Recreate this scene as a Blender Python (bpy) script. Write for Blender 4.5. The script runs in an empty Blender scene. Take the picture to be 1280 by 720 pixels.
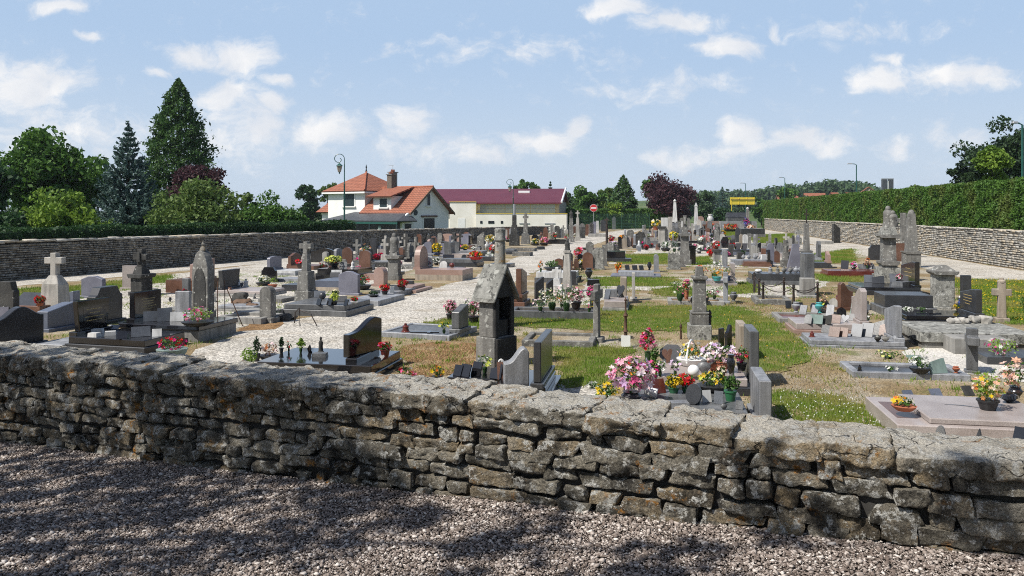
import bpy, bmesh, math, random
import numpy as np
from mathutils import Vector, Matrix, noise
R = random.Random(7)
NR = np.random.default_rng(7)
SC = bpy.context.scene
COL = SC.collection
F, CX, HY, CZ = 1000.0, 640.0, 264.0, 2.7      # focal length in px of the 1280 px photo, principal column, horizon row, eye height
rad = math.radians

def G(px, py, z=0.0):                            # point of the plane z seen at a photo pixel
    d = (CZ - z) * F / (py - HY)
    return ((px - CX) / F * d, d)

# ------------------------------------------------------------------ materials
def nd(t, typ, ins=None, **props):
    n = t.nodes.new(typ)
    for k, v in props.items():
        setattr(n, k, v)
    for k, v in (ins or {}).items():
        s = n.inputs[k]
        if isinstance(v, bpy.types.NodeSocket):
            t.links.new(v, s)
        else:
            s.default_value = v
    return n

def c4(c):
    return (c[0], c[1], c[2], 1.0)

def mixc(t, f, a, b, mode='MIX'):
    n = nd(t, 'ShaderNodeMix', data_type='RGBA', blend_type=mode)
    for i, v in ((0, f), (6, a), (7, b)):
        if isinstance(v, bpy.types.NodeSocket):
            t.links.new(v, n.inputs[i])
        else:
            n.inputs[i].default_value = v if i == 0 else c4(v)
    return n.outputs[2]

def sstep(t, v, lo, hi, a=0.0, b=1.0):
    n = nd(t, 'ShaderNodeMapRange', {0: v, 1: lo, 2: hi, 3: a, 4: b}, interpolation_type='SMOOTHSTEP')
    return n.outputs[0]

def mth(t, op, a, b=0.0):
    return nd(t, 'ShaderNodeMath', {0: a, 1: b}, operation=op).outputs[0]

def nz(t, vec, scale, detail=6.0, rough=0.55):
    return nd(t, 'ShaderNodeTexNoise', {'Vector': vec, 'Scale': scale, 'Detail': detail, 'Roughness': rough}).outputs['Fac']

M = {}
def newmat(name):
    m = bpy.data.materials.new(name)
    m.use_nodes = True
    t = m.node_tree
    for n in list(t.nodes):
        t.nodes.remove(n)
    out = nd(t, 'ShaderNodeOutputMaterial')
    M[name] = m
    return m, t, out

def objvec(t):
    tc = nd(t, 'ShaderNodeTexCoord').outputs['Object']
    rnd = nd(t, 'ShaderNodeObjectInfo').outputs['Random']
    off = mth(t, 'MULTIPLY', rnd, 37.0)
    v = nd(t, 'ShaderNodeVectorMath', {0: tc}, operation='ADD')
    cb = nd(t, 'ShaderNodeCombineXYZ', {0: off, 1: off, 2: off})
    t.links.new(cb.outputs[0], v.inputs[1])
    return v.outputs[0], rnd

TONE = {'grey granite': .6, 'light granite': .62, 'lavender granite': .62, 'blue granite': .7, 'pink granite': .68, 'rose granite': .66, 'beige stone': .68, 'white marble': .74, 'pale limestone': .74, 'grey limestone': .62, 'dark limestone': .7, 'lichen stone': .7, 'lichen column': .75, 'concrete': .66, 'brown granite': .8, 'dark granite': .8}
def stone(name, c1, c2, sc=2.5, rough=0.8, spots=(), bump=0.3, grain=0.0, gsc=110.0, bsc=25.0, island=0.0, coat=0.0, per=0.22):
    m, t, out = newmat(name)
    k_ = TONE.get(name, 1.0)
    c1, c2 = tuple(x * k_ for x in c1), tuple(x * k_ for x in c2)
    vec, rnd = objvec(t)
    col = mixc(t, sstep(t, nz(t, vec, sc, 8), 0.35, 0.68), c1, c2)
    if island:
        ri = nd(t, 'ShaderNodeNewGeometry').outputs['Random Per Island']
        col = nd(t, 'ShaderNodeHueSaturation', {'Color': col, 'Value': mth(t, 'ADD', mth(t, 'MULTIPLY', ri, island), 1 - island * 0.5)}).outputs[0]
    if grain:
        g = nz(t, vec, gsc, 2, 0.7)
        col = nd(t, 'ShaderNodeHueSaturation', {'Color': col, 'Value': sstep(t, g, 0.3, 0.7, 1 - grain, 1 + grain)}).outputs[0]
    if rough >= .4 and bump > .04 and per > 0:
        sv = nd(t, 'ShaderNodeVectorMath', {0: vec, 1: (4.5, 4.5, .55)}, operation='MULTIPLY').outputs[0]
        col = nd(t, 'ShaderNodeHueSaturation', {'Color': col, 'Value': sstep(t, nz(t, sv, 1.6, 6, .6), .34, .62, .72, 1.1)}).outputs[0]
    for (sc_, ssc, lo, hi, k) in spots:
        f = sstep(t, nz(t, vec, ssc, 9, 0.62), lo, hi, 0.0, k)
        col = mixc(t, f, col, sc_)
    col = nd(t, 'ShaderNodeHueSaturation', {'Color': col, 'Value': mth(t, 'ADD', mth(t, 'MULTIPLY', rnd, per), 1 - per / 2)}).outputs[0]
    bs = nd(t, 'ShaderNodeBsdfPrincipled', {'Base Color': col, 'Roughness': rough, 'Coat Weight': coat, 'Coat Roughness': 0.05})
    if bump:
        bh = nz(t, vec, bsc, 8, 0.65)
        b = nd(t, 'ShaderNodeBump', {'Height': bh, 'Strength': bump, 'Distance': 0.02})
        t.links.new(b.outputs[0], bs.inputs['Normal'])
    t.links.new(bs.outputs[0], out.inputs[0])
    return m

WL = (0.40, 0.40, 0.365)        # pale lichen
BK = (0.035, 0.034, 0.03)
OL = (0.42, 0.22, 0.05)
stone('black granite', (.010, .010, .012), (.016, .016, .018), rough=.10, bump=0, grain=.3, coat=.4)
stone('dark granite', (.038, .040, .044), (.055, .057, .062), rough=.28, bump=.05, grain=.4)
stone('grey granite', (.15, .155, .16), (.225, .23, .235), rough=.42, bump=.05, grain=.4, spots=[((.05, .05, .048), 2.2, .55, .75, .55)])
stone('light granite', (.31, .32, .34), (.44, .45, .47), rough=.5, bump=.06, grain=.3, spots=[((.14, .14, .135), 2.4, .56, .76, .6)])
stone('blue granite', (.13, .15, .2), (.17, .19, .25), rough=.35, bump=.05, grain=.25)
stone('lavender granite', (.22, .22, .275), (.28, .28, .34), rough=.4, bump=.04, grain=.2)
stone('pink granite', (.40, .26, .21), (.47, .33, .28), rough=.38, bump=.05, grain=.25)
stone('rose granite', (.44, .375, .345), (.54, .475, .445), rough=.34, bump=.05, grain=.22)
stone('maroon granite', (.11, .026, .02), (.15, .04, .032), rough=.2, bump=.03, grain=.35)
stone('brown granite', (.13, .065, .042), (.19, .10, .07), rough=.3, bump=.04, grain=.3)
stone('beige stone', (.40, .33, .25), (.48, .41, .33), rough=.7, bump=.2, grain=.12, spots=[((.2, .19, .17), 4, .55, .75, .5)])
stone('white marble', (.66, .66, .64), (.74, .73, .71), rough=.45, bump=.05, spots=[((.45, .44, .42), 3, .6, .8, .4)])
stone('pale limestone', (.42, .40, .36), (.54, .51, .46), rough=.85, bump=.4, spots=[((.2, .2, .18), 5, .58, .72, .6)])
stone('grey limestone', (.21, .205, .19), (.31, .30, .275), rough=.9, bump=.6, spots=[(BK, 4, .56, .72, .7), (WL, 9, .57, .64, .8)])
stone('dark limestone', (.04, .04, .038), (.085, .083, .077), rough=.9, bump=.6, spots=[(BK, 5, .55, .7, .6), (WL, 8, .6, .68, .7)])
stone('lichen stone', (.26, .26, .235), (.40, .395, .36), rough=.95, bump=.9, spots=[((.06, .06, .055), 9, .54, .62, .9), (WL, 7, .55, .62, .8)])
stone('lichen column', (.24, .23, .2), (.36, .35, .31), rough=.95, bump=.8, spots=[((.05, .05, .045), 8, .56, .64, .9), ((.26, .15, .04), 3.5, .52, .64, .85), (WL, 11, .58, .64, .8)])
stone('concrete', (.32, .31, .29), (.40, .39, .36), rough=.9, bump=.3, spots=[((.18, .175, .16), 3, .55, .75, .6)])
stone('cream render', (.68, .65, .575), (.76, .735, .67), rough=.9, bump=.1, sc=.6, per=.0)
stone('white render', (.72, .71, .68), (.78, .77, .74), rough=.9, bump=.1, sc=.8, per=.0)
stone('iron', (.02, .016, .014), (.05, .03, .022), rough=.65, bump=.3, sc=8)
stone('rust iron', (.06, .03, .018), (.11, .055, .03), rough=.8, bump=.3, sc=12)
stone('grey metal', (.25, .26, .27), (.3, .31, .32), rough=.4, bump=0)
stone('gold lettering', (.45, .33, .12), (.55, .42, .18), rough=.4, bump=0)
stone('white enamel', (.75, .75, .73), (.8, .8, .78), rough=.35, bump=0)
stone('terracotta', (.30, .09, .045), (.36, .12, .06), rough=.75, bump=.1)
stone('green plastic', (.02, .11, .05), (.03, .14, .06), rough=.4, bump=0)
stone('lime plastic', (.25, .5, .04), (.3, .55, .05), rough=.4, bump=0)
stone('black plastic', (.015, .015, .017), (.025, .025, .027), rough=.45, bump=0)
stone('teal plastic', (.05, .28, .28), (.07, .32, .32), rough=.4, bump=0)
stone('grey green board', (.14, .2, .18), (.18, .24, .22), rough=.7, bump=.1)
stone('blue glaze', (.03, .045, .12), (.04, .06, .16), rough=.2, bump=0)
stone('red plastic', (.45, .02, .02), (.5, .03, .03), rough=.4, bump=0)
stone('yellow paint', (.8, .58, .04), (.85, .62, .06), rough=.5, bump=0)
stone('lamp green', (.012, .07, .055), (.018, .09, .07), rough=.35, bump=0, per=0)
stone('fence green', (.03, .09, .06), (.035, .1, .07), rough=.6, bump=0, per=0)
stone('dark opening', (.012, .014, .018), (.018, .02, .026), rough=.25, bump=0, per=0)
stone('dark shutter', (.010, .022, .026), (.014, .028, .032), rough=.5, bump=0, per=0)
stone('chimney brick', (.10, .08, .065), (.16, .13, .1), rough=.9, bump=.4, sc=9, per=0)
stone('slate dark', (.05, .055, .062), (.075, .08, .09), rough=.5, bump=.1, per=0)
stone('burgundy sheet', (.105, .022, .035), (.125, .028, .042), rough=.45, bump=0, per=0, sc=.4)
stone('grey glazing', (.085, .115, .15), (.11, .14, .18), rough=.5, bump=0, per=0, sc=.5)
stone('wood brown', (.12, .07, .04), (.18, .11, .07), rough=.8, bump=.3, sc=6)

def petalmat(name='petals'):
    m, t, out = newmat(name)
    a = nd(t, 'ShaderNodeAttribute', attribute_name='Col')
    d = nd(t, 'ShaderNodeBsdfDiffuse', {'Color': a.outputs['Color']})
    tr = nd(t, 'ShaderNodeBsdfTranslucent', {'Color': a.outputs['Color']})
    mx = nd(t, 'ShaderNodeMixShader', {0: .3, 1: d.outputs[0], 2: tr.outputs[0]})
    t.links.new(mx.outputs[0], out.inputs[0])
petalmat()

def leafmat(name, c1, c2, c3=None, trans=.3, rough=.6):
    m, t, out = newmat(name)
    ri = nd(t, 'ShaderNodeNewGeometry').outputs['Random Per Island']
    pos = nd(t, 'ShaderNodeNewGeometry').outputs['Position']
    col = mixc(t, ri, c1, c2)
    if c3:
        col = mixc(t, sstep(t, nz(t, pos, .55, 3), .45, .65), col, c3)
    d = nd(t, 'ShaderNodeBsdfPrincipled', {'Base Color': col, 'Roughness': rough, 'Specular IOR Level': .3})
    tr = nd(t, 'ShaderNodeBsdfTranslucent', {'Color': col})
    mx = nd(t, 'ShaderNodeMixShader', {0: trans, 1: d.outputs[0], 2: tr.outputs[0]})
    t.links.new(mx.outputs[0], out.inputs[0])
leafmat('leaf green', (0.046, 0.113, 0.019), (0.110, 0.210, 0.036), (0.063, 0.138, 0.023))
leafmat('leaf dark', (0.018, 0.053, 0.016), (0.040, 0.093, 0.025))
leafmat('leaf bright', (0.123, 0.217, 0.023), (0.220, 0.320, 0.042), (0.110, 0.192, 0.028))
leafmat('leaf olive', (0.075, 0.136, 0.029), (0.142, 0.203, 0.050))
leafmat('leaf spruce', (0.049, 0.098, 0.081), (0.121, 0.188, 0.166))
leafmat('leaf thuja', (0.032, 0.087, 0.021), (0.082, 0.153, 0.038), (0.054, 0.112, 0.025))
leafmat('leaf purple', (0.041, 0.017, 0.023), (0.091, 0.038, 0.044))
leafmat('leaf hedge', (0.043, 0.106, 0.014), (0.093, 0.185, 0.028), (0.100, 0.139, 0.028))
leafmat('leaf pine', (0.023, 0.049, 0.018), (0.046, 0.085, 0.031))
leafmat('leaf far', (0.050, 0.100, 0.037), (0.094, 0.156, 0.062), (0.056, 0.094, 0.050))
leafmat('grass blade', (.13, .23, .022), (.21, .31, .04), (.32, .31, .075), trans=.45)
leafmat('dry blade', (.30, .20, .09), (.45, .34, .18), (.22, .17, .07), trans=.2)
leafmat('plant leaf', (.03, .09, .015), (.08, .16, .03), trans=.25)
leafmat('plant leaf dark', (.012, .04, .014), (.03, .07, .02), trans=.2)
leafmat('plant leaf lime', (.14, .26, .03), (.25, .36, .06), trans=.3)
leafmat('plant dried', (.3, .18, .1), (.45, .3, .22), trans=.2)
stone('bark', (.05, .038, .028), (.09, .07, .05), rough=.95, bump=.8, sc=6)

def groundmat(name, layers, bump=.4, bsc=40., bdist=.02, vor=None, rough=.95):
    """layers: first colour pair, then (colour, scale, lo, hi, amount) patches over it, all in world space"""
    m, t, out = newmat(name)
    pos = nd(t, 'ShaderNodeNewGeometry').outputs['Position']
    (c1, c2, s0), rest = layers[0], layers[1:]
    col = mixc(t, sstep(t, nz(t, pos, s0, 8), .35, .65), c1, c2)
    for (c, s, lo, hi, k) in rest:
        col = mixc(t, sstep(t, nz(t, pos, s, 6), lo, hi, 0., k), col, c)
    h = nz(t, pos, bsc, 8, .7)
    if vor:
        v = nd(t, 'ShaderNodeTexVoronoi', {'Vector': pos, 'Scale': vor[0]})
        bw = nd(t, 'ShaderNodeRGBToBW', {0: v.outputs['Color']}).outputs[0]
        col = nd(t, 'ShaderNodeHueSaturation', {'Color': col, 'Value': sstep(t, bw, .1, .9, 1 - vor[1], 1 + vor[1])}).outputs[0]
        h = mth(t, 'SUBTRACT', h, v.outputs['Distance'])
    b = nd(t, 'ShaderNodeBump', {'Height': h, 'Strength': bump, 'Distance': bdist})
    bs = nd(t, 'ShaderNodeBsdfPrincipled', {'Base Color': col, 'Roughness': rough, 'Specular IOR Level': .2, 'Normal': b.outputs[0]})
    t.links.new(bs.outputs[0], out.inputs[0])
groundmat('field', [((.05, .085, .025), (.09, .13, .04), .05), ((.2, .17, .09), .02, .5, .7, .6)])
groundmat('cemetery soil', [((.22, .16, .085), (.31, .245, .15), .7), ((.37, .34, .28), .35, .48, .64, .75), ((.11, .13, .03), .9, .54, .68, .75), ((.22, .15, .08), 2.3, .6, .72, .5)], vor=(38, .3), bump=.8)
groundmat('bare soil', [((.17, .095, .042), (.27, .165, .08), 2.2), ((.32, .25, .16), 1.1, .52, .68, .8)], vor=(30, .3), bump=.9)
groundmat('path gravel', [((.37, .345, .30), (.46, .43, .38), .5), ((.27, .225, .165), .9, .50, .72, .7), ((.15, .125, .09), 2.6, .6, .7, .6)], vor=(30, .5), bump=.7, bdist=.015)
groundmat('white gravel', [((.48, .455, .41), (.56, .535, .49), .8), ((.33, .29, .23), 1.6, .6, .75, .6)], vor=(45, .25), bump=.6, bdist=.015)
groundmat('yard gravel', [((.10, .08, .066), (.16, .13, .11), .6), ((.07, .055, .045), 1.7, .55, .7, .6)], vor=(52, .5), bump=1., bdist=.02)
groundmat('lawn soil', [((.10, .12, .03), (.15, .16, .05), 1.5), ((.25, .19, .1), 2.0, .48, .64, .9)], bump=.6)
m_, t_, o_ = newmat('pebble')
ri_ = nd(t_, 'ShaderNodeNewGeometry').outputs['Random Per Island']
rp_ = nd(t_, 'ShaderNodeValToRGB', {0: ri_})
el_ = rp_.color_ramp.elements
el_[0].position, el_[0].color = 0, c4((.12, .092, .075))
el_[1].position, el_[1].color = 1, c4((.64, .585, .535))
for p_, c_ in ((.3, (.165, .13, .11)), (.6, (.28, .232, .202)), (.86, (.43, .375, .335))):
    e_ = el_.new(p_)
    e_.color = c4(c_)
bs_ = nd(t_, 'ShaderNodeBsdfPrincipled', {'Base Color': rp_.outputs[0], 'Roughness': .9})
t_.links.new(bs_.outputs[0], o_.inputs[0])

# dry-stone walls: tone per stone, weather stains, pale and orange lichen, cracks
def wallstone(name, dark, light, wl, orange, s=1.0, bump=.8, top=0.0, crack=0.0, fine=.45, blot=.75):
    m, t, out = newmat(name)
    geo = nd(t, 'ShaderNodeNewGeometry')
    pos, ri = geo.outputs['Position'], geo.outputs['Random Per Island']
    col = mixc(t, ri, dark, light)
    warm = mth(t, 'FRACT', mth(t, 'MULTIPLY', ri, 17.3))
    col = mixc(t, sstep(t, warm, .35, 1., 0, .75), col, tuple(c * k for c, k in zip(light, (1.08, .9, .66))))
    col = mixc(t, sstep(t, nz(t, pos, 8 * s, 10, .72), .40, .68, 0, .7), col, (.31, .29, .245))
    col = mixc(t, sstep(t, nz(t, pos, 3.3 * s, 10, .72), .48, .62, 0, blot), col, (.03, .028, .025))
    v = nd(t, 'ShaderNodeVectorMath', {0: pos, 1: (11.3, 4.1, 7.7)}, operation='ADD').outputs[0]
    wf = sstep(t, nz(t, v, 15 * s, 10, .74), .525, .575, 0, wl)
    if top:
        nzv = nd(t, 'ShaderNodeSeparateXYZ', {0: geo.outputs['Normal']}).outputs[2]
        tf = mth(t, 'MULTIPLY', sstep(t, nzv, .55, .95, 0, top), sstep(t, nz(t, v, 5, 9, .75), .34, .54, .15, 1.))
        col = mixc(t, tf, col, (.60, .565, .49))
    col = mixc(t, wf, col, (.54, .53, .49))
    v2 = nd(t, 'ShaderNodeVectorMath', {0: pos, 1: (3.3, 14.1, 2.7)}, operation='ADD').outputs[0]
    of = mth(t, 'MULTIPLY', sstep(t, nz(t, v2, 11 * s, 8, .72), .55, .64, 0, 1), sstep(t, nz(t, v2, 1.7 * s, 3), .43, .55, 0, 1))
    col = mixc(t, mth(t, 'MULTIPLY', of, orange), col, (.36, .17, .04))
    fn = nz(t, pos, 75 * s, 5, .8)
    col = nd(t, 'ShaderNodeHueSaturation', {'Color': col, 'Value': sstep(t, fn, .3, .7, 1 - fine, 1 + fine)}).outputs[0]
    h = mth(t, 'ADD', nz(t, pos, 20 * s, 10, .75), mth(t, 'MULTIPLY', fn, .5))
    if crack:
        cv = nd(t, 'ShaderNodeVectorMath', {0: pos, 1: nd(t, 'ShaderNodeVectorMath', {0: nd(t, 'ShaderNodeTexNoise', {'Vector': pos, 'Scale': 9.0, 'Detail': 5.0}).outputs['Color'], 1: (.16, .16, .16)}, operation='MULTIPLY').outputs[0]}, operation='ADD').outputs[0]
        cr = nd(t, 'ShaderNodeTexVoronoi', {'Vector': cv, 'Scale': 5.5}, feature='DISTANCE_TO_EDGE').outputs['Distance']
        cf_ = mth(t, 'MULTIPLY', sstep(t, cr, .035, .0, 0, crack), sstep(t, nz(t, v2, 4, 4), .45, .6))
        col = mixc(t, cf_, col, (.025, .023, .02))
        h = mth(t, 'SUBTRACT', h, mth(t, 'MULTIPLY', cf_, .6))
    b = nd(t, 'ShaderNodeBump', {'Height': h, 'Strength': bump, 'Distance': .045})
    bs = nd(t, 'ShaderNodeBsdfPrincipled', {'Base Color': col, 'Roughness': .95, 'Specular IOR Level': .15, 'Normal': b.outputs[0]})
    t.links.new(bs.outputs[0], out.inputs[0])
wallstone('yard wall stone', (.11, .10, .08), (.34, .305, .24), .95, 1.0, bump=1.0, blot=.85, fine=.6)
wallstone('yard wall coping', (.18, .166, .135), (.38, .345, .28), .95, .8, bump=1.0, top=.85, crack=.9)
wallstone('shade toned wall stone', (.045, .042, .04), (.19, .18, .165), .5, .05, s=.7, bump=.5, fine=.3, blot=.4)  # boundary wall stone darkened, its shade put into the colour
wallstone('sun toned wall stone', (.20, .19, .17), (.44, .42, .38), .6, .1, s=.8, bump=.5, fine=.3, blot=.35)  # same boundary stone, sunlight put into its lighter colour
wallstone('far wall coping', (.36, .345, .31), (.48, .46, .42), .5, .1, s=.7, bump=.4, blot=.3)
stone('wall shadow core', (.03, .028, .026), (.05, .047, .042), rough=.95, per=0)  # dark backing, shadow of the gaps between stones put into its colour

def tiles(name, c1, c2, pitch=.36, axis=2):
    m, t, out = newmat(name)
    tc = nd(t, 'ShaderNodeTexCoord').outputs['Object']
    br = nd(t, 'ShaderNodeTexBrick', {'Vector': nd(t, 'ShaderNodeTexCoord').outputs['UV'], 'Color1': c4(c1), 'Color2': c4(c2), 'Mortar': c4(tuple(x * .45 for x in c1)), 'Scale': 1.0, 'Mortar Size': .035, 'Brick Width': .24, 'Row Height': pitch})
    col = mixc(t, sstep(t, nz(t, tc, 1.2, 6), .45, .7, 0, .45), br.outputs['Color'], tuple(x * .6 for x in c2))
    b = nd(t, 'ShaderNodeBump', {'Height': br.outputs['Fac'], 'Strength': .6, 'Distance': .05}, invert=True)
    bs = nd(t, 'ShaderNodeBsdfPrincipled', {'Base Color': col, 'Roughness': .8, 'Normal': b.outputs[0]})
    t.links.new(bs.outputs[0], out.inputs[0])
tiles('roof tiles', (.30, .098, .052), (.38, .14, .08))

# ------------------------------------------------------------------ mesh helpers
class MB:
    def __init__(s):
        s.v, s.f = [], []
    def add(s, v, f):
        o = len(s.v)
        s.v += [tuple(p) for p in v]
        s.f += [tuple(i + o for i in q) for q in f]
        return s
    def box(s, x0, x1, y0, y1, z0, z1, t=1.0, ty=None, sx=0.0):
        ty = t if ty is None else ty
        cx, cy = (x0 + x1) / 2, (y0 + y1) / 2
        hx, hy = (x1 - x0) / 2, (y1 - y0) / 2
        v = [(cx - hx, cy - hy, z0), (cx + hx, cy - hy, z0), (cx + hx, cy + hy, z0), (cx - hx, cy + hy, z0),
             (cx - hx * t + sx, cy - hy * ty, z1), (cx + hx * t + sx, cy - hy * ty, z1), (cx + hx * t + sx, cy + hy * ty, z1), (cx - hx * t + sx, cy + hy * ty, z1)]
        return s.add(v, [(3, 2, 1, 0), (4, 5, 6, 7), (0, 1, 5, 4), (1, 2, 6, 5), (2, 3, 7, 6), (3, 0, 4, 7)])
    def prism(s, poly, a, b, axis='x', topoff=0.0):
        """poly: (p, z) outline, counter-clockwise; extruded from a to b along axis"""
        n = len(poly)
        if axis == 'x':
            v = [(a, p, z) for p, z in poly] + [(b, p, z) for p, z in poly]
            fl = False
        elif axis == 'y':
            v = [(p, a, z) for p, z in poly] + [(p, b, z) for p, z in poly]
            fl = True
        else:
            v = [(p, q, a) for p, q in poly] + [(p, q, b) for p, q in poly]
            fl = True
        f = [tuple(range(n - 1, -1, -1)), tuple(range(n, 2 * n))] + [(i, (i + 1) % n, n + (i + 1) % n, n + i) for i in range(n)]
        if axis == 'y':
            f = [q[::-1] for q in f]
        return s.add(v, f)
    def ring(s, x0, x1, y0, y1, z0, z1, w):
        o = [(x0, y0), (x1, y0), (x1, y1), (x0, y1)]
        i = [(x0 + w, y0 + w), (x1 - w, y0 + w), (x1 - w, y1 - w), (x0 + w, y1 - w)]
        v = [(*p, z0) for p in o] + [(*p, z1) for p in o] + [(*p, z1) for p in i] + [(*p, z0) for p in i]
        f = []
        for k in range(4):
            j = (k + 1) % 4
            f += [(k, j, 4 + j, 4 + k), (4 + k, 4 + j, 8 + j, 8 + k), (8 + k, 8 + j, 12 + j, 12 + k), (12 + k, 12 + j, j, k)]
        return s.add(v, f)
    def lathe(s, prof, seg=14, c=(0, 0, 0), sx=1.0, sy=1.0):
        v, f, n = [], [], len(prof)
        for r, z in prof:
            for k in range(seg):
                a = 2 * math.pi * k / seg
                v.append((c[0] + r * sx * math.cos(a), c[1] + r * sy * math.sin(a), c[2] + z))
        for i in range(n - 1):
            for k in range(seg):
                j = (k + 1) % seg
                f.append((i * seg + k, i * seg + j, (i + 1) * seg + j, (i + 1) * seg + k))
        f.append(tuple(range(seg - 1, -1, -1)))
        f.append(tuple((n - 1) * seg + k for k in range(seg)))
        return s.add(v, f)
    def tube(s, pts, r, seg=6):
        pts = [Vector(p) for p in pts]
        rs = r if isinstance(r, (list, tuple)) else [r] * len(pts)
        v, f = [], []
        for i, p in enumerate(pts):
            d = (pts[min(i + 1, len(pts) - 1)] - pts[max(i - 1, 0)]).normalized()
            a = d.cross(Vector((0, 0, 1)) if abs(d.z) < .9 else Vector((0, 1, 0))).normalized()
            b = d.cross(a)
            for k in range(seg):
                w = 2 * math.pi * k / seg
                v.append(p + a * (rs[i] * math.cos(w)) + b * (rs[i] * math.sin(w)))
        for i in range(len(pts) - 1):
            for k in range(seg):
                j = (k + 1) % seg
                f.append((i * seg + k, i * seg + j, (i + 1) * seg + j, (i + 1) * seg + k))
        f.append(tuple(range(seg - 1, -1, -1)))
        f.append(tuple((len(pts) - 1) * seg + k for k in range(seg)))
        return s.add(v, f)
    def xf(s, mat):
        s.v = [tuple(mat @ Vector(p)) for p in s.v]
        return s
    def build(s, name, mat, parent=None, bev=0.0, smooth=False):
        me = bpy.data.meshes.new(name)
        me.from_pydata(s.v, [], s.f)
        bm = bmesh.new()
        bm.from_mesh(me)
        bmesh.ops.recalc_face_normals(bm, faces=bm.faces)
        if bev:
            es = [e for e in bm.edges if len(e.link_faces) == 2 and e.calc_face_angle(0) > .6]
            if es:
                bmesh.ops.bevel(bm, geom=es, offset=bev, segments=1, affect='EDGES', clamp_overlap=True)
        bm.to_mesh(me)
        bm.free()
        if smooth:
            me.shade_smooth()
            try:
                me.set_sharp_from_angle(angle=.7)
            except Exception:
                pass
        return link(name, me, mat, parent)

def link(name, me, mat, parent=None):
    if mat is not None and not me.materials:
        me.materials.append(M[mat] if isinstance(mat, str) else mat)
    o = bpy.data.objects.new(name, me)
    COL.objects.link(o)
    if parent is not None:
        o.parent = parent
    return o

def bulk(name, verts, faces_n, mat, parent=None, cols=None):
    """verts (N,k,3) array: N separate k-gons; cols (N,3) face colours"""
    n, k = verts.shape[0], verts.shape[1]
    me = bpy.data.meshes.new(name)
    me.vertices.add(n * k)
    me.vertices.foreach_set('co', verts.astype(np.float32).ravel())
    me.loops.add(n * k)
    me.loops.foreach_set('vertex_index', np.arange(n * k, dtype=np.int32))
    me.polygons.add(n)
    me.polygons.foreach_set('loop_start', np.arange(0, n * k, k, dtype=np.int32))
    me.polygons.foreach_set('loop_total', np.full(n, k, dtype=np.int32))
    if cols is not None:
        a = me.color_attributes.new('Col', 'FLOAT_COLOR', 'CORNER')
        cc = np.ones((n, k, 4), np.float32)
        cc[:, :, :3] = cols[:, None, :]
        a.data.foreach_set('color', cc.ravel())
    me.update(calc_edges=True)
    return link(name, me, mat, parent)

def tiled(name, base_v, base_f, xf, mat, parent=None):
    """copies of one small mesh in ONE mesh: xf (N,3,3) matrices and (N,3) offsets"""
    A, T = xf
    bv, bf = np.array(base_v, float), np.array(base_f, int)
    n, k = len(T), len(bv)
    v = np.einsum('nij,kj->nki', A, bv) + T[:, None, :]
    f = bf[None, :, :] + (np.arange(n) * k)[:, None, None]
    me = bpy.data.meshes.new(name)
    me.vertices.add(n * k)
    me.vertices.foreach_set('co', v.astype(np.float32).ravel())
    nf, w = n * len(bf), bf.shape[1]
    me.loops.add(nf * w)
    me.loops.foreach_set('vertex_index', f.astype(np.int32).ravel())
    me.polygons.add(nf)
    me.polygons.foreach_set('loop_start', np.arange(0, nf * w, w, dtype=np.int32))
    me.polygons.foreach_set('loop_total', np.full(nf, w, dtype=np.int32))
    me.update(calc_edges=True)
    return link(name, me, mat, parent)

def tag(o, label=None, cat=None, group=None, kind=None):
    if label: o['label'] = label
    if cat: o['category'] = cat
    if group: o['group'] = group
    if kind: o['kind'] = kind
    return o

def thing(name, label, cat, loc, rz=0.0, group=None):
    o = bpy.data.objects.new(name, None)
    o.empty_display_size = .2
    COL.objects.link(o)
    o.location = (loc[0], loc[1], loc[2] if len(loc) > 2 else 0.0)
    o.rotation_euler = (0, 0, rz)
    return tag(o, label, cat, group, 'thing')

def structure(o):
    o['kind'] = 'structure'
    return o
def stuff(o, label, cat):
    return tag(o, label, cat, kind='stuff')

# ------------------------------------------------------------------ camera, world, sun
cam = bpy.data.cameras.new('camera')
cam.sensor_width, cam.lens, cam.clip_end = 36.0, F / 1280 * 36.0, 6000.0
cam.shift_y = -(360 - HY) / 1280.0
co = bpy.data.objects.new('camera', cam)
COL.objects.link(co)
co.location, co.rotation_euler = (0, 0, CZ), (rad(90), 0, 0)
SC.camera = co
SUN_EL, SUN_AZ = rad(52), math.atan2(-.86, -.51)         # azimuth of the sun from +Y towards +X
sd = Vector((math.sin(SUN_AZ) * math.cos(SUN_EL), math.cos(SUN_AZ) * math.cos(SUN_EL), math.sin(SUN_EL)))
sl = bpy.data.lights.new('sun', 'SUN')
sl.energy, sl.angle, sl.color = 5.0, rad(.53), (1.0, .955, .88)
so = bpy.data.objects.new('sun', sl)
COL.objects.link(so)
so.rotation_euler = (-sd).to_track_quat('-Z', 'Y').to_euler()
so.location = sd * 50

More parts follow.
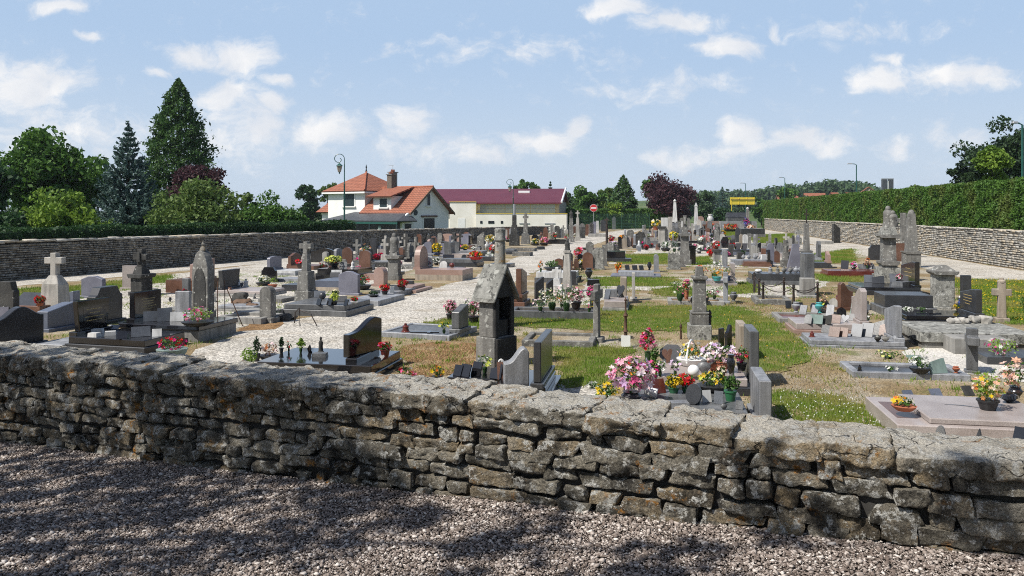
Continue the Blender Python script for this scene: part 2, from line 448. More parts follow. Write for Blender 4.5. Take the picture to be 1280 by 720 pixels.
w = bpy.data.worlds.new('World')
SC.world = w
w.use_nodes = True
t = w.node_tree
for n in list(t.nodes):
    t.nodes.remove(n)
sky = nd(t, 'ShaderNodeTexSky', sky_type='NISHITA', sun_disc=False, sun_elevation=SUN_EL, sun_rotation=SUN_AZ % (2 * math.pi), air_density=1.0, dust_density=1.2, ozone_density=1.6)
dirv = nd(t, 'ShaderNodeTexCoord').outputs['Generated']
sp = nd(t, 'ShaderNodeSeparateXYZ', {0: dirv})
fy = mth(t, 'MAXIMUM', sp.outputs[1], .15)
tx, tz = mth(t, 'DIVIDE', sp.outputs[0], fy), mth(t, 'DIVIDE', sp.outputs[2], fy)
tv = nd(t, 'ShaderNodeCombineXYZ', {0: tx, 1: tz}).outputs[0]
wob = nd(t, 'ShaderNodeTexNoise', {'Vector': tv, 'Scale': 13.0, 'Detail': 6.0})
wv = nd(t, 'ShaderNodeVectorMath', {0: nd(t, 'ShaderNodeVectorMath', {0: wob.outputs['Color'], 1: (.5, .5, .5)}, operation='SUBTRACT').outputs[0], 1: (.075, .05, 0)}, operation='MULTIPLY').outputs[0]
tvw = nd(t, 'ShaderNodeVectorMath', {0: tv, 1: wv}, operation='ADD').outputs[0]
CL = [(40, 108, 62, 36, 1), (70, 8, 32, 13, .9), (112, 46, 20, 9, .8), (193, 92, 15, 8, .75), (243, 66, 34, 17, .95), (300, 70, 44, 25, 1), (285, 118, 34, 24, .95), (350, 100, 15, 9, .8),
      (300, 160, 70, 50, .62), (405, 162, 60, 26, .8), (510, 156, 30, 22, .85), (338, 130, 24, 16, .8), (678, 180, 58, 17, .85), (716, 166, 18, 18, .9), (770, 9, 36, 15, .9), (840, 25, 50, 17, .95),
      (906, 58, 38, 18, 1), (968, 40, 14, 12, .55), (925, 172, 24, 24, .95), (925, 190, 34, 18, .75), (998, 172, 42, 20, .88), (1040, 186, 32, 18, .7), (1105, 94, 40, 20, .88), (1200, 97, 66, 19, 1), (1118, 70, 22, 9, .7),
      (1122, 182, 28, 16, .62), (80, 170, 120, 34, .55), (600, 195, 60, 14, .6), (850, 198, 60, 14, .6), (560, 190, 120, 20, .5), (1190, 170, 50, 14, .5), (820, 110, 120, 18, .42), (640, 60, 160, 22, .38), (1060, 40, 120, 16, .36)]
mask = None
for (px, py, rx, ry, k) in CL:
    a = nd(t, 'ShaderNodeVectorMath', {0: tvw, 1: ((px - CX) / F, (HY - py) / F, 0)}, operation='SUBTRACT').outputs[0]
    a = nd(t, 'ShaderNodeVectorMath', {0: a, 1: (F / rx, F / ry, 0)}, operation='MULTIPLY').outputs[0]
    l = nd(t, 'ShaderNodeVectorMath', {0: a}, operation='LENGTH').outputs['Value']
    e = sstep(t, l, 1.6, .0, 0., k)
    mask = e if mask is None else mth(t, 'MAXIMUM', mask, e)
ns = nz(t, nd(t, 'ShaderNodeVectorMath', {0: tvw, 1: (1, 1.5, 1)}, operation='MULTIPLY').outputs[0], 27.0, 10, .64)
dens = mth(t, 'ADD', mask, mth(t, 'MULTIPLY', mth(t, 'SUBTRACT', ns, .5), 1.7))
cf = sstep(t, dens, .06, .86, 0., .94)
front = sstep(t, sp.outputs[1], .1, .3)
cf = mth(t, 'MULTIPLY', cf, front)
shade = sstep(t, nz(t, tvw, 13.0, 5), .35, .7)
ccol = mixc(t, shade, (6.7, 6.95, 7.4), (8.6, 8.5, 8.4))
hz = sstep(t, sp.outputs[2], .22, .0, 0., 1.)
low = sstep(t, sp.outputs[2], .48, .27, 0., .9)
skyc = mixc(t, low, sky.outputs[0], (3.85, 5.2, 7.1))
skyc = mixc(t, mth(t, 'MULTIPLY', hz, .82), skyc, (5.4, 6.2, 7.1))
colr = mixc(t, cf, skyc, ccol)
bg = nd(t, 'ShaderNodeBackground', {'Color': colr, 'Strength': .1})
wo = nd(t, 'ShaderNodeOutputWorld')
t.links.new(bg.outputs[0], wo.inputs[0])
SC.view_settings.view_transform = 'Standard'
SC.view_settings.look = 'None'
SC.view_settings.exposure = 0.24
SC.view_settings.gamma = 1.0
SC.cycles.use_denoising = True
SC.cycles.max_bounces = 6
SC.cycles.diffuse_bounces = 3
SC.cycles.glossy_bounces = 3
SC.cycles.transmission_bounces = 4

stone('plaque grey', (.07, .075, .085), (.12, .13, .145), rough=.3, bump=0, grain=.3)

stone('chapel shade stone', (.010, .010, .0105), (.028, .028, .027), rough=.9, bump=.6, spots=[((.13, .13, .12), 6, .62, .72, .5)])  # shade of the chapel front put into a near black colour

SC.cycles.pixel_filter_type = 'BLACKMAN_HARRIS'
SC.cycles.filter_width = 1.05
SC.cycles.use_denoising = False
SC.cycles.volume_bounces = 0
SC.cycles.sample_clamp_indirect = 4.0

m_, t_, o_ = newmat('grey glazing')
b_ = nd(t_, 'ShaderNodeBsdfPrincipled', {'Base Color': c4((.30, .37, .44)), 'Metallic': .45, 'Roughness': .35})
t_.links.new(b_.outputs[0], o_.inputs[0])

# ------------------------------------------------------------------ ground sheets
def ragged(pts, step=.3, amp=.09, seed=0.0):
    out = []
    for a, b in zip(pts, pts[1:] + pts[:1]):
        a, b = Vector(a), Vector(b)
        n = max(1, min(60, int((b - a).length / step)))
        for k in range(n):
            p = a.lerp(b, k / n)
            q = Vector((p.x * 1.9 + seed, p.y * 1.9, 3.1))
            out.append((p.x + amp * 2 * noise.fractal(q, 1., 2., 3), p.y + amp * 2 * noise.fractal(q + Vector((9, 4, 2)), 1., 2., 3)))
    return out

def sheet(name, pts, z, mat, sub=None):
    if name in ('path', 'soil'):
        pts = ragged(list(pts), .35, .10, 5.0)
    m = MB().add([(x, y, z) for x, y in pts], [tuple(range(len(pts)))])
    return structure(m.build(name, mat))

structure(MB().add([(-3500, -400, -.5), (3500, -400, -.5), (3500, 5000, -.5), (-3500, 5000, -.5)], [(0, 1, 2, 3)]).build('ground', 'field'))
LW = [(-26.5, 12.0), (-20.0, 30.5), (-14.2, 44.3), (-9.0, 62.0), (-1.0, 85.0), (4.4, 96.0)]    # left wall, inner foot
LT = [1.55, 1.53, 1.46, 1.27, 1.02, .9]
RW = [(18.6, 9.0), (23.4, 36.5), (38.2, 121.0)]                                             # right wall, inner foot
RT = [1.85, 1.80, 1.58]
sheet('cemetery_ground', [(-27.5, 8), (19.6, 2), (24.2, 36.5), (39.6, 128), (14, 132), (4.6, 96.5), (-1.3, 85.4), (-9.4, 62.2), (-14.6, 44.6), (-20.4, 30.8)], 0.0, 'cemetery soil')

def P(*px):
    return [G(a, b) for a, b in px]
# central path and side paths
sheet('path', P((190, 480), (236, 446), (296, 416), (346, 403), (466, 385), (521, 367), (592, 347), (645, 322), (694, 304), (748, 292), (800, 284.5), (812, 284.5), (742, 306), (700, 325), (655, 346), (600, 376), (562, 396), (522, 410), (470, 424), (395, 470), (360, 490)), .008, 'path gravel')
sheet('path', [(-19.7, 30.0), (-13.9, 44.2), (-8.8, 61.5), (-6.6, 60.5), (-11.9, 43.4), (-17.9, 28.6), (-24, 11), (-26, 11)], .006, 'path gravel')
sheet('path', [(17.5, 12), (18.4, 12), (23.1, 36.5), (37.6, 120), (34.2, 120), (19.3, 36.8), (14.5, 16)], .006, 'path gravel')
sheet('path', P((1128, 440), (1180, 428), (1216, 440), (1290, 450), (1290, 480), (1232, 470), (1140, 462)), .006, 'white gravel')
sheet('path', P((690, 478), (760, 478), (780, 520), (650, 520)), .006, 'path gravel')
sheet('path', P((745, 345), (700, 380), (735, 382), (790, 362), (935, 372), (1010, 372), (1040, 350), (940, 350), (850, 348)), .005, 'path gravel')
sheet('path', P((800, 312), (760, 330), (960, 335), (1060, 312), (960, 300), (850, 302)), .005, 'path gravel')
sheet('path', P((205, 344), (120, 362), (60, 392), (110, 396), (230, 420), (330, 405), (480, 352), (560, 318), (640, 296), (590, 297), (430, 318)), .005, 'path gravel')
sheet('soil', P((500, 432), (545, 428), (640, 432), (640, 462), (500, 476)), .010, 'bare soil')
sheet('soil', P((320, 402), (350, 402), (345, 412), (300, 414)), .012, 'bare soil')

def inpoly(x, y, poly):
    c = np.zeros(len(x), bool)
    n = len(poly)
    for i in range(n):
        (x0, y0), (x1, y1) = poly[i], poly[(i + 1) % n]
        k = ((y0 > y) != (y1 > y)) & (x < (x1 - x0) * (y - y0) / (y1 - y0 + 1e-12) + x0)
        c ^= k
    return c

def scatter(poly, dens, feather=0.0):
    a = np.array(poly)
    lo, hi = a.min(0), a.max(0)
    n = int((hi - lo).prod() * dens)
    x, y = NR.uniform(lo[0], hi[0], n), NR.uniform(lo[1], hi[1], n)
    if feather:
        xo, yo = x + NR.normal(0, feather, n), y + NR.normal(0, feather, n)
        k = inpoly(xo, yo, poly)
    else:
        k = inpoly(x, y, poly)
    return x[k], y[k]

def blades(name, label, x, y, z, h, wd, mat, cat='grass', lean=.5):
    n = len(x)
    a = NR.uniform(0, 2 * np.pi, n)
    hh = h * NR.uniform(.45, 1.25, n)
    ww = wd * NR.uniform(.6, 1.3, n)
    la, ll = NR.uniform(0, 2 * np.pi, n), NR.uniform(0, lean, n) * hh
    v = np.zeros((n, 3, 3))
    v[:, 0] = np.stack([x - np.cos(a) * ww, y - np.sin(a) * ww, np.full(n, z)], 1)
    v[:, 1] = np.stack([x + np.cos(a) * ww, y + np.sin(a) * ww, np.full(n, z)], 1)
    v[:, 2] = np.stack([x + np.cos(la) * ll, y + np.sin(la) * ll, z + hh], 1)
    return stuff(bulk(name, v, None, mat), label, cat)

LAWNS = [
    (((690, 433), (792, 436), (772, 455), (764, 482), (700, 484), (690, 460)), 'short green lawn behind the dark slanted headstone', 1500, .05),
    (((640, 396), (748, 392), (760, 384), (850, 382), (925, 384), (975, 404), (1002, 432), (1018, 452), (985, 466), (952, 466), (938, 440), (925, 412), (850, 414), (752, 414), (640, 408)), 'broad green lawn around the tall stone column', 1000, .05),
    (((976, 490), (1046, 492), (1086, 506), (1122, 536), (1100, 560), (972, 560)), 'bright green lawn just behind the near stone wall', 2200, .045),
    (((742, 347), (846, 347), (842, 358), (742, 358)), 'lawn strip in front of the pale two level tomb', 420, .07),
    (((778, 319), (838, 317), (842, 331), (772, 330)), 'lawn patch behind the pale two level tomb', 300, .08),
    (((1186, 349), (1300, 352), (1300, 408), (1240, 400), (1206, 372)), 'flowering lawn around the small limestone cross', 500, .08),
    (((14, 362), (92, 358), (160, 350), (210, 343), (212, 353), (160, 358), (92, 376), (14, 384)), 'lawn strip along the shaded boundary wall', 350, .08),
    (((1016, 318), (1066, 311), (1068, 328), (1020, 331)), 'lawn patch beside the maroon slab tomb', 300, .09),
    (((940, 294), (992, 292), (986, 304), (942, 304)), 'far lawn patch near the sunny boundary wall', 200, .1),
    (((905, 356), (950, 352), (948, 366), (908, 368)), 'narrow lawn between flower tomb and chained tomb', 420, .07),
    (((1022, 343), (1098, 342), (1092, 353), (1022, 352)), 'lawn strip in front of the maroon slab tomb', 350, .08),
    (((524, 404), (566, 398), (640, 402), (640, 412), (596, 410), (530, 410)), 'thin grass behind the grey slanted headstone', 500, .06),
    (((865, 322), (888, 320), (890, 331), (862, 332)), 'small lawn square beside the square pillar', 280, .08),
    (((900, 285), (925, 284), (932, 299), (905, 300)), 'grass plot at the far end of cemetery', 150, .12),
    (((850, 358), (868, 360), (900, 372), (850, 371), (810, 368), (815, 362)), 'thin grass around the planted flower grave', 420, .06),
]
for q, lab, den, h in LAWNS:
    poly = ragged(P(*q), .15, .16)
    sheet('lawn', poly, .012, 'lawn soil')
    x, y = scatter(poly, den * .8, .09)
    x2, y2 = scatter(poly, den * .45, .30)
    x, y = np.concatenate([x, x2]), np.concatenate([y, y2])
    blades('grass', lab, x, y, .012, h, .006 if den > 900 else .011, 'grass blade')
for q, lab, den in [
    (((502, 432), (640, 432), (640, 462), (500, 474)), 'cut brown straw on the bare grave plot', 700),
    (((925, 372), (1000, 378), (1005, 415), (1050, 450), (1100, 490), (1130, 540), (1075, 500), (960, 486), (952, 468), (1018, 454), (1000, 425), (960, 395), (900, 384)), 'dry straw and dead grass between right tombs', 420),
    (((760, 432), (800, 418), (860, 424), (860, 440), (800, 446)), 'dry grass around the red flower bush', 260)]:
    x, y = scatter(P(*q), den, .12)
    blades('dry_grass', lab, x, y, .01, .035, .006, 'dry blade', lean=1.6)
# stray weeds along kerbs and between the tombs
wx, wy = [], []
rwd = random.Random(4)
for poly, n in ((P((640, 480), (620, 400), (760, 350), (1010, 350), (1280, 380), (1280, 520), (1000, 520)), 420), (P((20, 440), (60, 370), (420, 330), (470, 345), (340, 400), (250, 440)), 260), (P((500, 470), (480, 425), (640, 392), (660, 470)), 60), (P((690, 360), (780, 315), (980, 305), (1000, 350)), 200)):
    x, y = scatter(poly, n / max(1e-6, abs(sum(poly[i][0] * poly[(i + 1) % len(poly)][1] - poly[(i + 1) % len(poly)][0] * poly[i][1] for i in range(len(poly)))) / 2))
    for a, b in zip(x, y):
        m = rwd.randint(8, 40)
        r = rwd.uniform(.03, .22)
        wx.append(NR.normal(a, r, m))
        wy.append(NR.normal(b, r, m))
blades('weeds', 'scattered tufts of weeds between the graves and along kerbs', np.concatenate(wx), np.concatenate(wy), .008, .07, .009, 'grass blade', 'weeds', 1.2)
# clover heads and yellow flowers in the lawns
def speckle(name, label, q, n, z, col, r):
    x, y = scatter(P(*q), n)
    a = NR.uniform(0, 6.28, len(x))
    v = np.zeros((len(x), 4, 3))
    for k in range(4):
        v[:, k] = np.stack([x + np.cos(a + k * 1.57) * r, y + np.sin(a + k * 1.57) * r, z + NR.uniform(-.01, .012, len(x))], 1)
    stuff(bulk(name, v, None, 'petals', cols=np.tile(np.array(col), (len(x), 1)) * NR.uniform(.8, 1.1, (len(x), 1))), label, 'flowers')
speckle('clover_flowers', 'white clover heads dotting the lawn behind the near wall', LAWNS[2][0], 130, .06, (.7, .7, .66), .008)
speckle('dandelion_flowers', 'yellow flowers dotting the lawn around the limestone cross', LAWNS[5][0], 26, .1, (.75, .52, .03), .022)
speckle('buttercup_flowers', 'orange and yellow flowers dotting the lawn near the column', LAWNS[1][0], 7, .06, (.7, .42, .04), .014)

# ------------------------------------------------------------------ front yard and its dry-stone wall
WA, WDIR = Vector((-4.13, 6.45)), Vector((.9343, -.3565))
WN = Vector((-.3565, -.9343))
def itp(s, xs, ys):
    return float(np.interp(s, xs, ys))
def yard_z(x, y):
    s = (x - WA.x) * WDIR.x + (y - WA.y) * WDIR.y
    return np.interp(s, [-8, 0, 2.6, 4.42, 7.1, 12], [.72, .83, .865, .914, .99, 1.07])
def crest(s):
    return itp(s, [-8, 0, 2.6, 4.42, 7.1, 12], [1.57, 1.55, 1.535, 1.52, 1.46, 1.42])

nx, ny = 60, 40
v, f = [], []
for j in range(ny + 1):
    for i in range(nx + 1):
        s, q = -9 + 22 * i / nx, -.3 + 16 * (j / ny) ** 1.6
        p = WA + WDIR * s + WN * q
        v.append((p.x, p.y, float(yard_z(p.x, p.y)) + .012 * noise.noise(Vector((p.x * 1.3, p.y * 1.3, 0))) - .012))
for j in range(ny):
    for i in range(nx):
        a = j * (nx + 1) + i
        f.append((a, a + 1, a + nx + 2, a + nx + 1))
structure(MB().add(v, f).build('yard_ground', 'yard gravel', smooth=True))
# loose stones of the gravel
iv = [(1, 0, 0), (-1, 0, 0), (0, 1, 0), (0, -1, 0), (0, 0, 1), (0, 0, -1)]
iv = [(.9, .3, .2), (-.9, .2, -.3), (.2, .9, .1), (-.3, -.9, .2), (-.1, .2, .9), (.2, -.1, -.9)]
iff = [(0, 2, 4), (2, 1, 4), (1, 3, 4), (3, 0, 4), (2, 0, 5), (1, 2, 5), (3, 1, 5), (0, 3, 5)]
x, y = scatter([(-4.9, 6.9), (-3.1, 3.4), (3.1, 3.3), (3.4, 3.75)], 11500)
keep = ((x - WA.x) * WN.x + (y - WA.y) * WN.y) > -.05
x, y = x[keep], y[keep]
n = len(x)
ang = NR.uniform(0, 6.28, n)
sz = NR.lognormal(math.log(.0060), .46, n).clip(.0028, .022)
A = np.zeros((n, 3, 3))
ax_, ay_, az_ = sz * NR.uniform(.8, 1.5, n), sz * NR.uniform(.7, 1.1, n), sz * NR.uniform(.4, .8, n)
ca, sa = np.cos(ang), np.sin(ang)
A[:, 0, 0], A[:, 0, 1], A[:, 1, 0], A[:, 1, 1], A[:, 2, 2] = ca * ax_, -sa * ay_, sa * ax_, ca * ay_, az_
A[:, 0, 2], A[:, 2, 0] = NR.normal(0, .4, n) * sz, NR.normal(0, .3, n) * sz
iv = [tuple(Vector(q) * (1 + .28 * noise.noise(Vector(q) * 3.1))) for q in iv]
T = np.stack([x, y, yard_z(x, y) + sz * .15], 1)
stuff(tiled('gravel', iv, iff, (A, T), 'pebble'), 'loose brown and pale gravel in front of the stone wall', 'gravel')

def gridcube(nx, ny, nz):
    """surface of a unit cube (-1..1) cut into cells, vertices shared"""
    idx, V, Fc = {}, [], []
    def vid(p):
        k = tuple(round(c, 5) for c in p)
        if k not in idx:
            idx[k] = len(V)
            V.append(k)
        return idx[k]
    def face(o, a, b, na, nb):
        for i in range(na):
            for j in range(nb):
                q = []
                for (u, w_) in ((i, j), (i + 1, j), (i + 1, j + 1), (i, j + 1)):
                    q.append(vid(tuple(o[k] + a[k] * u / na + b[k] * w_ / nb for k in range(3))))
                Fc.append(tuple(q))
    X, Y, Z = (2, 0, 0), (0, 2, 0), (0, 0, 2)
    face((-1, -1, -1), X, Z, nx, nz)
    face((-1, 1, -1), Z, X, nz, nx)
    face((-1, -1, -1), Z, Y, nz, ny)
    face((1, -1, -1), Y, Z, ny, nz)
    face((-1, -1, 1), X, Y, nx, ny)
    face((-1, -1, -1), Y, X, ny, nx)
    return np.array(V, float), Fc

def rockblock(mb, gc, hx, hy, hz, c, axes, p=.03, jit=.12, dis=.012, rnd=R):
    V, Fc = gc
    U = V
    hh = np.array((hx, hy, hz))
    rr_ = min(p, hz * .85, hx * .8)
    Q = V * hh
    inn = np.clip(Q, -(hh - rr_), hh - rr_)
    dl = Q - inn
    Q = inn + dl / (np.linalg.norm(dl, axis=1)[:, None] + 1e-9) * rr_
    cor = np.array([[rnd.uniform(-jit, jit) for _ in range(3)] for _ in range(8)])
    w8 = np.stack([(1 + sx * U[:, 0]) * (1 + sy * U[:, 1]) * (1 + sz * U[:, 2]) / 8 for sx in (-1, 1) for sy in (-1, 1) for sz in (-1, 1)], 1)
    off = w8 @ cor
    S = Q + off * np.array([min(hx, .12), min(hy, .08), hz])
    seed = Vector((rnd.uniform(0, 90), rnd.uniform(0, 90), rnd.uniform(0, 90)))
    out = []
    for q, u in zip(S, U):
        vv = Vector(q)
        n1 = noise.fractal((vv * 11 + seed), .7, 2.1, 5)
        n2 = noise.noise(vv * 3.2 + seed)
        d = dis * n1 + dis * 1.0 * n2 - dis * .8 * abs(noise.noise(vv * 6.1 - seed))
        q2 = vv + Vector(u).normalized() * d
        out.append(c + axes[0] * q2.x + axes[1] * q2.y + axes[2] * q2.z)
    mb.add(out, Fc)

AX = (Vector((WDIR.x, WDIR.y, 0)), Vector((-WN.x, -WN.y, 0)), Vector((0, 0, 1)))      # along, into the wall, up
wall = thing('stone_wall', 'low weathered dry stone wall with lichened coping beside the gravel yard', 'wall', (0, 0, 0))
mb, mc = MB(), MB()
GS, GB = gridcube(18, 3, 9), gridcube(26, 18, 10)
rw = random.Random(21)
capH = lambda s: itp(s, [0, 4, 7], [.105, .11, .11])
s = -8.0
while s < 12:
    L = rw.uniform(.16, .36)
    L = rw.uniform(.22, .52) if s > 2.5 else L
    z1 = crest(s + L / 2) + rw.uniform(-.018, .012)
    h = capH(s) + rw.uniform(-.01, .02)
    fr = rw.uniform(-.01, .035)
    p = WA + WDIR * (s + L / 2) - WN * (.255 + fr / 2)
    rockblock(mc, GB, L / 2 + .012, .265 - fr / 2, h / 2, Vector((p.x, p.y, z1 - h / 2)), AX, p=rw.uniform(.018, .034), jit=.22, dis=.022, rnd=rw)
    s += L
nc = 10
for side in (0, 1):
    for c in range(nc):
        s = -8.0 + rw.uniform(0, .2)
        while s < 12:
            th = itp(s, [0, 4.4, 7.1], [.075, .083, .097])
            L = rw.uniform(.10, .30) * itp(s, [0, 4, 7], [.9, 1.12, 1.25])
            if rw.random() < .15:
                L *= 1.4
            zt = crest(s) - capH(s) - th * c + .012 * math.sin(s * 2.1 + c * 1.7) + .006
            if zt > float(yard_z(*(WA + WDIR * s))) - .07 if side == 0 else c < 14:
                hz_ = th / 2 * rw.uniform(.92, 1.14)
                dp = rw.uniform(-.022, .026)
                p = WA + WDIR * (s + L / 2) - WN * ((.13 - dp) if side == 0 else (.40 + dp))
                rockblock(mb, GS, L / 2 - rw.uniform(.002, .008), .11, hz_, Vector((p.x, p.y, zt - th / 2 + rw.uniform(-.005, .005))), AX, p=rw.uniform(.010, .028), jit=.26, dis=.014, rnd=rw)
            s += L
bed = MB()
for k in range(80):
    s0, s1 = -8 + k * .25, -8 + (k + 1) * .25
    z0, z1 = crest(s0) - .035 + .012 * noise.noise(Vector((s0 * 3, 0, 0))), crest(s1) - .035 + .012 * noise.noise(Vector((s1 * 3, 0, 0)))
    vv = []
    for ss, zz in ((s0, z0), (s1, z1)):
        for o_, q_ in ((.05, -.09), (.05, -.02), (.10, 0), (.44, 0), (.44, -.09)):
            p = WA + WDIR * ss - WN * o_
            vv.append((p.x, p.y, zz + q_))
    bed.add(vv, [(0, 5, 6, 1), (1, 6, 7, 2), (2, 7, 8, 3), (3, 8, 9, 4), (4, 9, 5, 0)])
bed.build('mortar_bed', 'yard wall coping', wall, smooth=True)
mb.build('masonry', 'yard wall stone', wall, smooth=True)
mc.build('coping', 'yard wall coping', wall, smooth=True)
q = []
for s in (-8, 12):
    for o in (.075, .44):
        p = WA + WDIR * s - WN * o
        q.append(p)
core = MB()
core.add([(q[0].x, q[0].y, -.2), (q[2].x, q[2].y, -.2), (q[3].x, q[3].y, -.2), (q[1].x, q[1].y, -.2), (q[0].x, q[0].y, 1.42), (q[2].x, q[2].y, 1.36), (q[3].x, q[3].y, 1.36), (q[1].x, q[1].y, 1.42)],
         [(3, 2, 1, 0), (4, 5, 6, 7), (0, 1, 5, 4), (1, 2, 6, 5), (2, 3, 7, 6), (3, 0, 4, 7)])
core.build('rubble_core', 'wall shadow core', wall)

# ------------------------------------------------------------------ boundary walls
def longwall(label, pts, tops, inward, th, course, lens, capmat, smat, bot=-.6):
    w_ = thing('boundary_wall', label, 'wall', (pts[0][0], pts[0][1], 0))
    w_.location = (0, 0, 0)
    bv, bf = [(-1, -1, -1), (1, -1, -1), (1, 1, -1), (-1, 1, -1), (-1, -1, 1), (1, -1, 1), (1, 1, 1), (-1, 1, 1)], [(3, 2, 1, 0), (4, 5, 6, 7), (0, 1, 5, 4), (1, 2, 6, 5), (2, 3, 7, 6), (3, 0, 4, 7)]
    As, Ts, Ac, Tc = [], [], [], []
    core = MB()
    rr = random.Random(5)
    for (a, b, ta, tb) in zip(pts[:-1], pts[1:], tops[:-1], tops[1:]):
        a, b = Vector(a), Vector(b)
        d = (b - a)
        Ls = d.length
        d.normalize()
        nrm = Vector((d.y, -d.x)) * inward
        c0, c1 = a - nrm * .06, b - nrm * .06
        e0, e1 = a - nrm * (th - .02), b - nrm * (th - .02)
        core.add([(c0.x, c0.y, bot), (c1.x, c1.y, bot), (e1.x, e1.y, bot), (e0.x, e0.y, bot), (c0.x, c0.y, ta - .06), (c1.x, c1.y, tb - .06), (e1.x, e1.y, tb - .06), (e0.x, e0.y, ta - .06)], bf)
        k = 0
        z = 0.0
        while True:
            hc = course * rr.uniform(.75, 1.25)
            if z > max(ta, tb) - .09:
                break
            s = rr.uniform(0, .2)
            while s < Ls:
                L = rr.uniform(*lens)
                zt = ta + (tb - ta) * s / Ls - .07
                if z + hc * .6 < zt:
                    hh = min(hc, zt - z) * .5 * rr.uniform(.62, .9)
                    dd = rr.uniform(-.02, .03)
                    p = a + d * (s + L / 2) - nrm * (.08 - dd)
                    yaw = rr.uniform(-.06, .06)
                    d2 = Vector((d.x * math.cos(yaw) - d.y * math.sin(yaw), d.x * math.sin(yaw) + d.y * math.cos(yaw)))
                    n2 = Vector((d2.y, -d2.x))
                    As.append([[d2.x * L * .48, n2.x * .09, 0], [d2.y * L * .48, n2.y * .09, 0], [rr.uniform(-.06, .06) * hh * 2, 0, hh]])
                    Ts.append((p.x, p.y, z + hc / 2))
                s += L
            z += hc
        s = 0
        while s < Ls:
            L = rr.uniform(.3, .7)
            zt = ta + (tb - ta) * s / Ls
            p = a + d * (s + L / 2) - nrm * (th / 2 - .03 + rr.uniform(-.02, .02))
            Ac.append([[d.x * L * .49, nrm.x * (th / 2 + .03), 0], [d.y * L * .49, nrm.y * (th / 2 + .03), 0], [0, rr.uniform(-.02, .02), .045 * rr.uniform(.7, 1.2)]])
            Tc.append((p.x, p.y, zt - .03 + rr.uniform(-.015, .02)))
            s += L
    tiled('masonry', bv, bf, (np.array(As), np.array(Ts)), smat, w_)
    tiled('coping', bv, bf, (np.array(Ac), np.array(Tc)), capmat, w_)
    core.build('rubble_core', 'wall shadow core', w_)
    return w_
longwall('long shaded dry stone boundary wall running past the house', LW, LT, 1, .45, .085, (.16, .5), 'far wall coping', 'shade toned wall stone')
longwall('long sunlit dry stone boundary wall below the clipped hedge', RW, RT, -1, .45, .11, (.2, .6), 'far wall coping', 'sun toned wall stone')
# ------------------------------------------------------------------ vegetation
def leafquads(c, s, asp=.6, up=0.0):
    n = len(c)
    a = NR.normal(size=(n, 3))
    a[:, 2] *= 1 - up
    a /= np.linalg.norm(a, axis=1)[:, None] + 1e-9
    b = NR.normal(size=(n, 3))
    b -= (a * b).sum(1)[:, None] * a
    b /= np.linalg.norm(b, axis=1)[:, None] + 1e-9
    s = (s * NR.uniform(.6, 1.35, n))[:, None]
    return np.stack([c - a * s, c - b * s * asp, c + a * s, c + b * s * asp], 1)

def ball(n, c, r, shell=.35):
    d = NR.normal(size=(n, 3))
    d /= np.linalg.norm(d, axis=1)[:, None]
    q = NR.uniform(0, 1, n) ** shell
    return np.array(c) + d * q[:, None] * np.array(r)

def broadleaf(name, label, px, d, ytop, W, mat, n=9000, leaf=.16, trunkz=1.6, clumps=46, group=None, base=-.5, dens=.30, cat='tree', yw=None, xoff=None):
    x = (px - CX) / F * d if xoff is None else xoff
    zt = CZ + (HY - ytop) * d / F if ytop is not None else yw
    t_ = thing(name, label, cat, (x, d, base), R.uniform(0, 6), group)
    H = zt - base
    if cat == 'tree' and H - trunkz > 1.25 * W:
        trunkz = H - 1.2 * W
    hc = H - trunkz
    rx, rz = W / 2, hc / 2
    cen = np.array((0, 0, trunkz + hc / 2))
    pts, tr = [], MB()
    r0 = max(.08, W * .028)
    tr.tube([(0, 0, 0), (.04 * W * .2, 0, trunkz * .6), (0, .02 * W, trunkz + hc * .3), (.02 * W, 0, trunkz + hc * .62)], [r0 * 1.3, r0, r0 * .7, r0 * .25], 8)
    per = n // clumps
    for k in range(clumps):
        dr = NR.normal(size=3)
        dr /= np.linalg.norm(dr)
        q = R.uniform(.35, .92) if k > clumps * .2 else R.uniform(0, .4)
        cr = R.uniform(.65, 1.25) * W * dens * .5
        c = cen + dr * q * np.array((rx - cr * .5, rx - cr * .5, rz - cr * .4))
        pts.append(ball(per, c, (cr, cr, cr * .8), .42))
        if k % 4 == 0:
            st = Vector((0, 0, trunkz * R.uniform(.8, 1.3)))
            e = Vector(c)
            tr.tube([st, st.lerp(e, .5) + Vector((0, 0, .1 * W * .3)), e], [r0 * .5, r0 * .3, r0 * .1], 5)
    p = np.concatenate(pts)
    tr.build('trunk', 'bark', t_, smooth=True)
    bulk('crown', leafquads(p, leaf), None, mat, t_)
    return t_

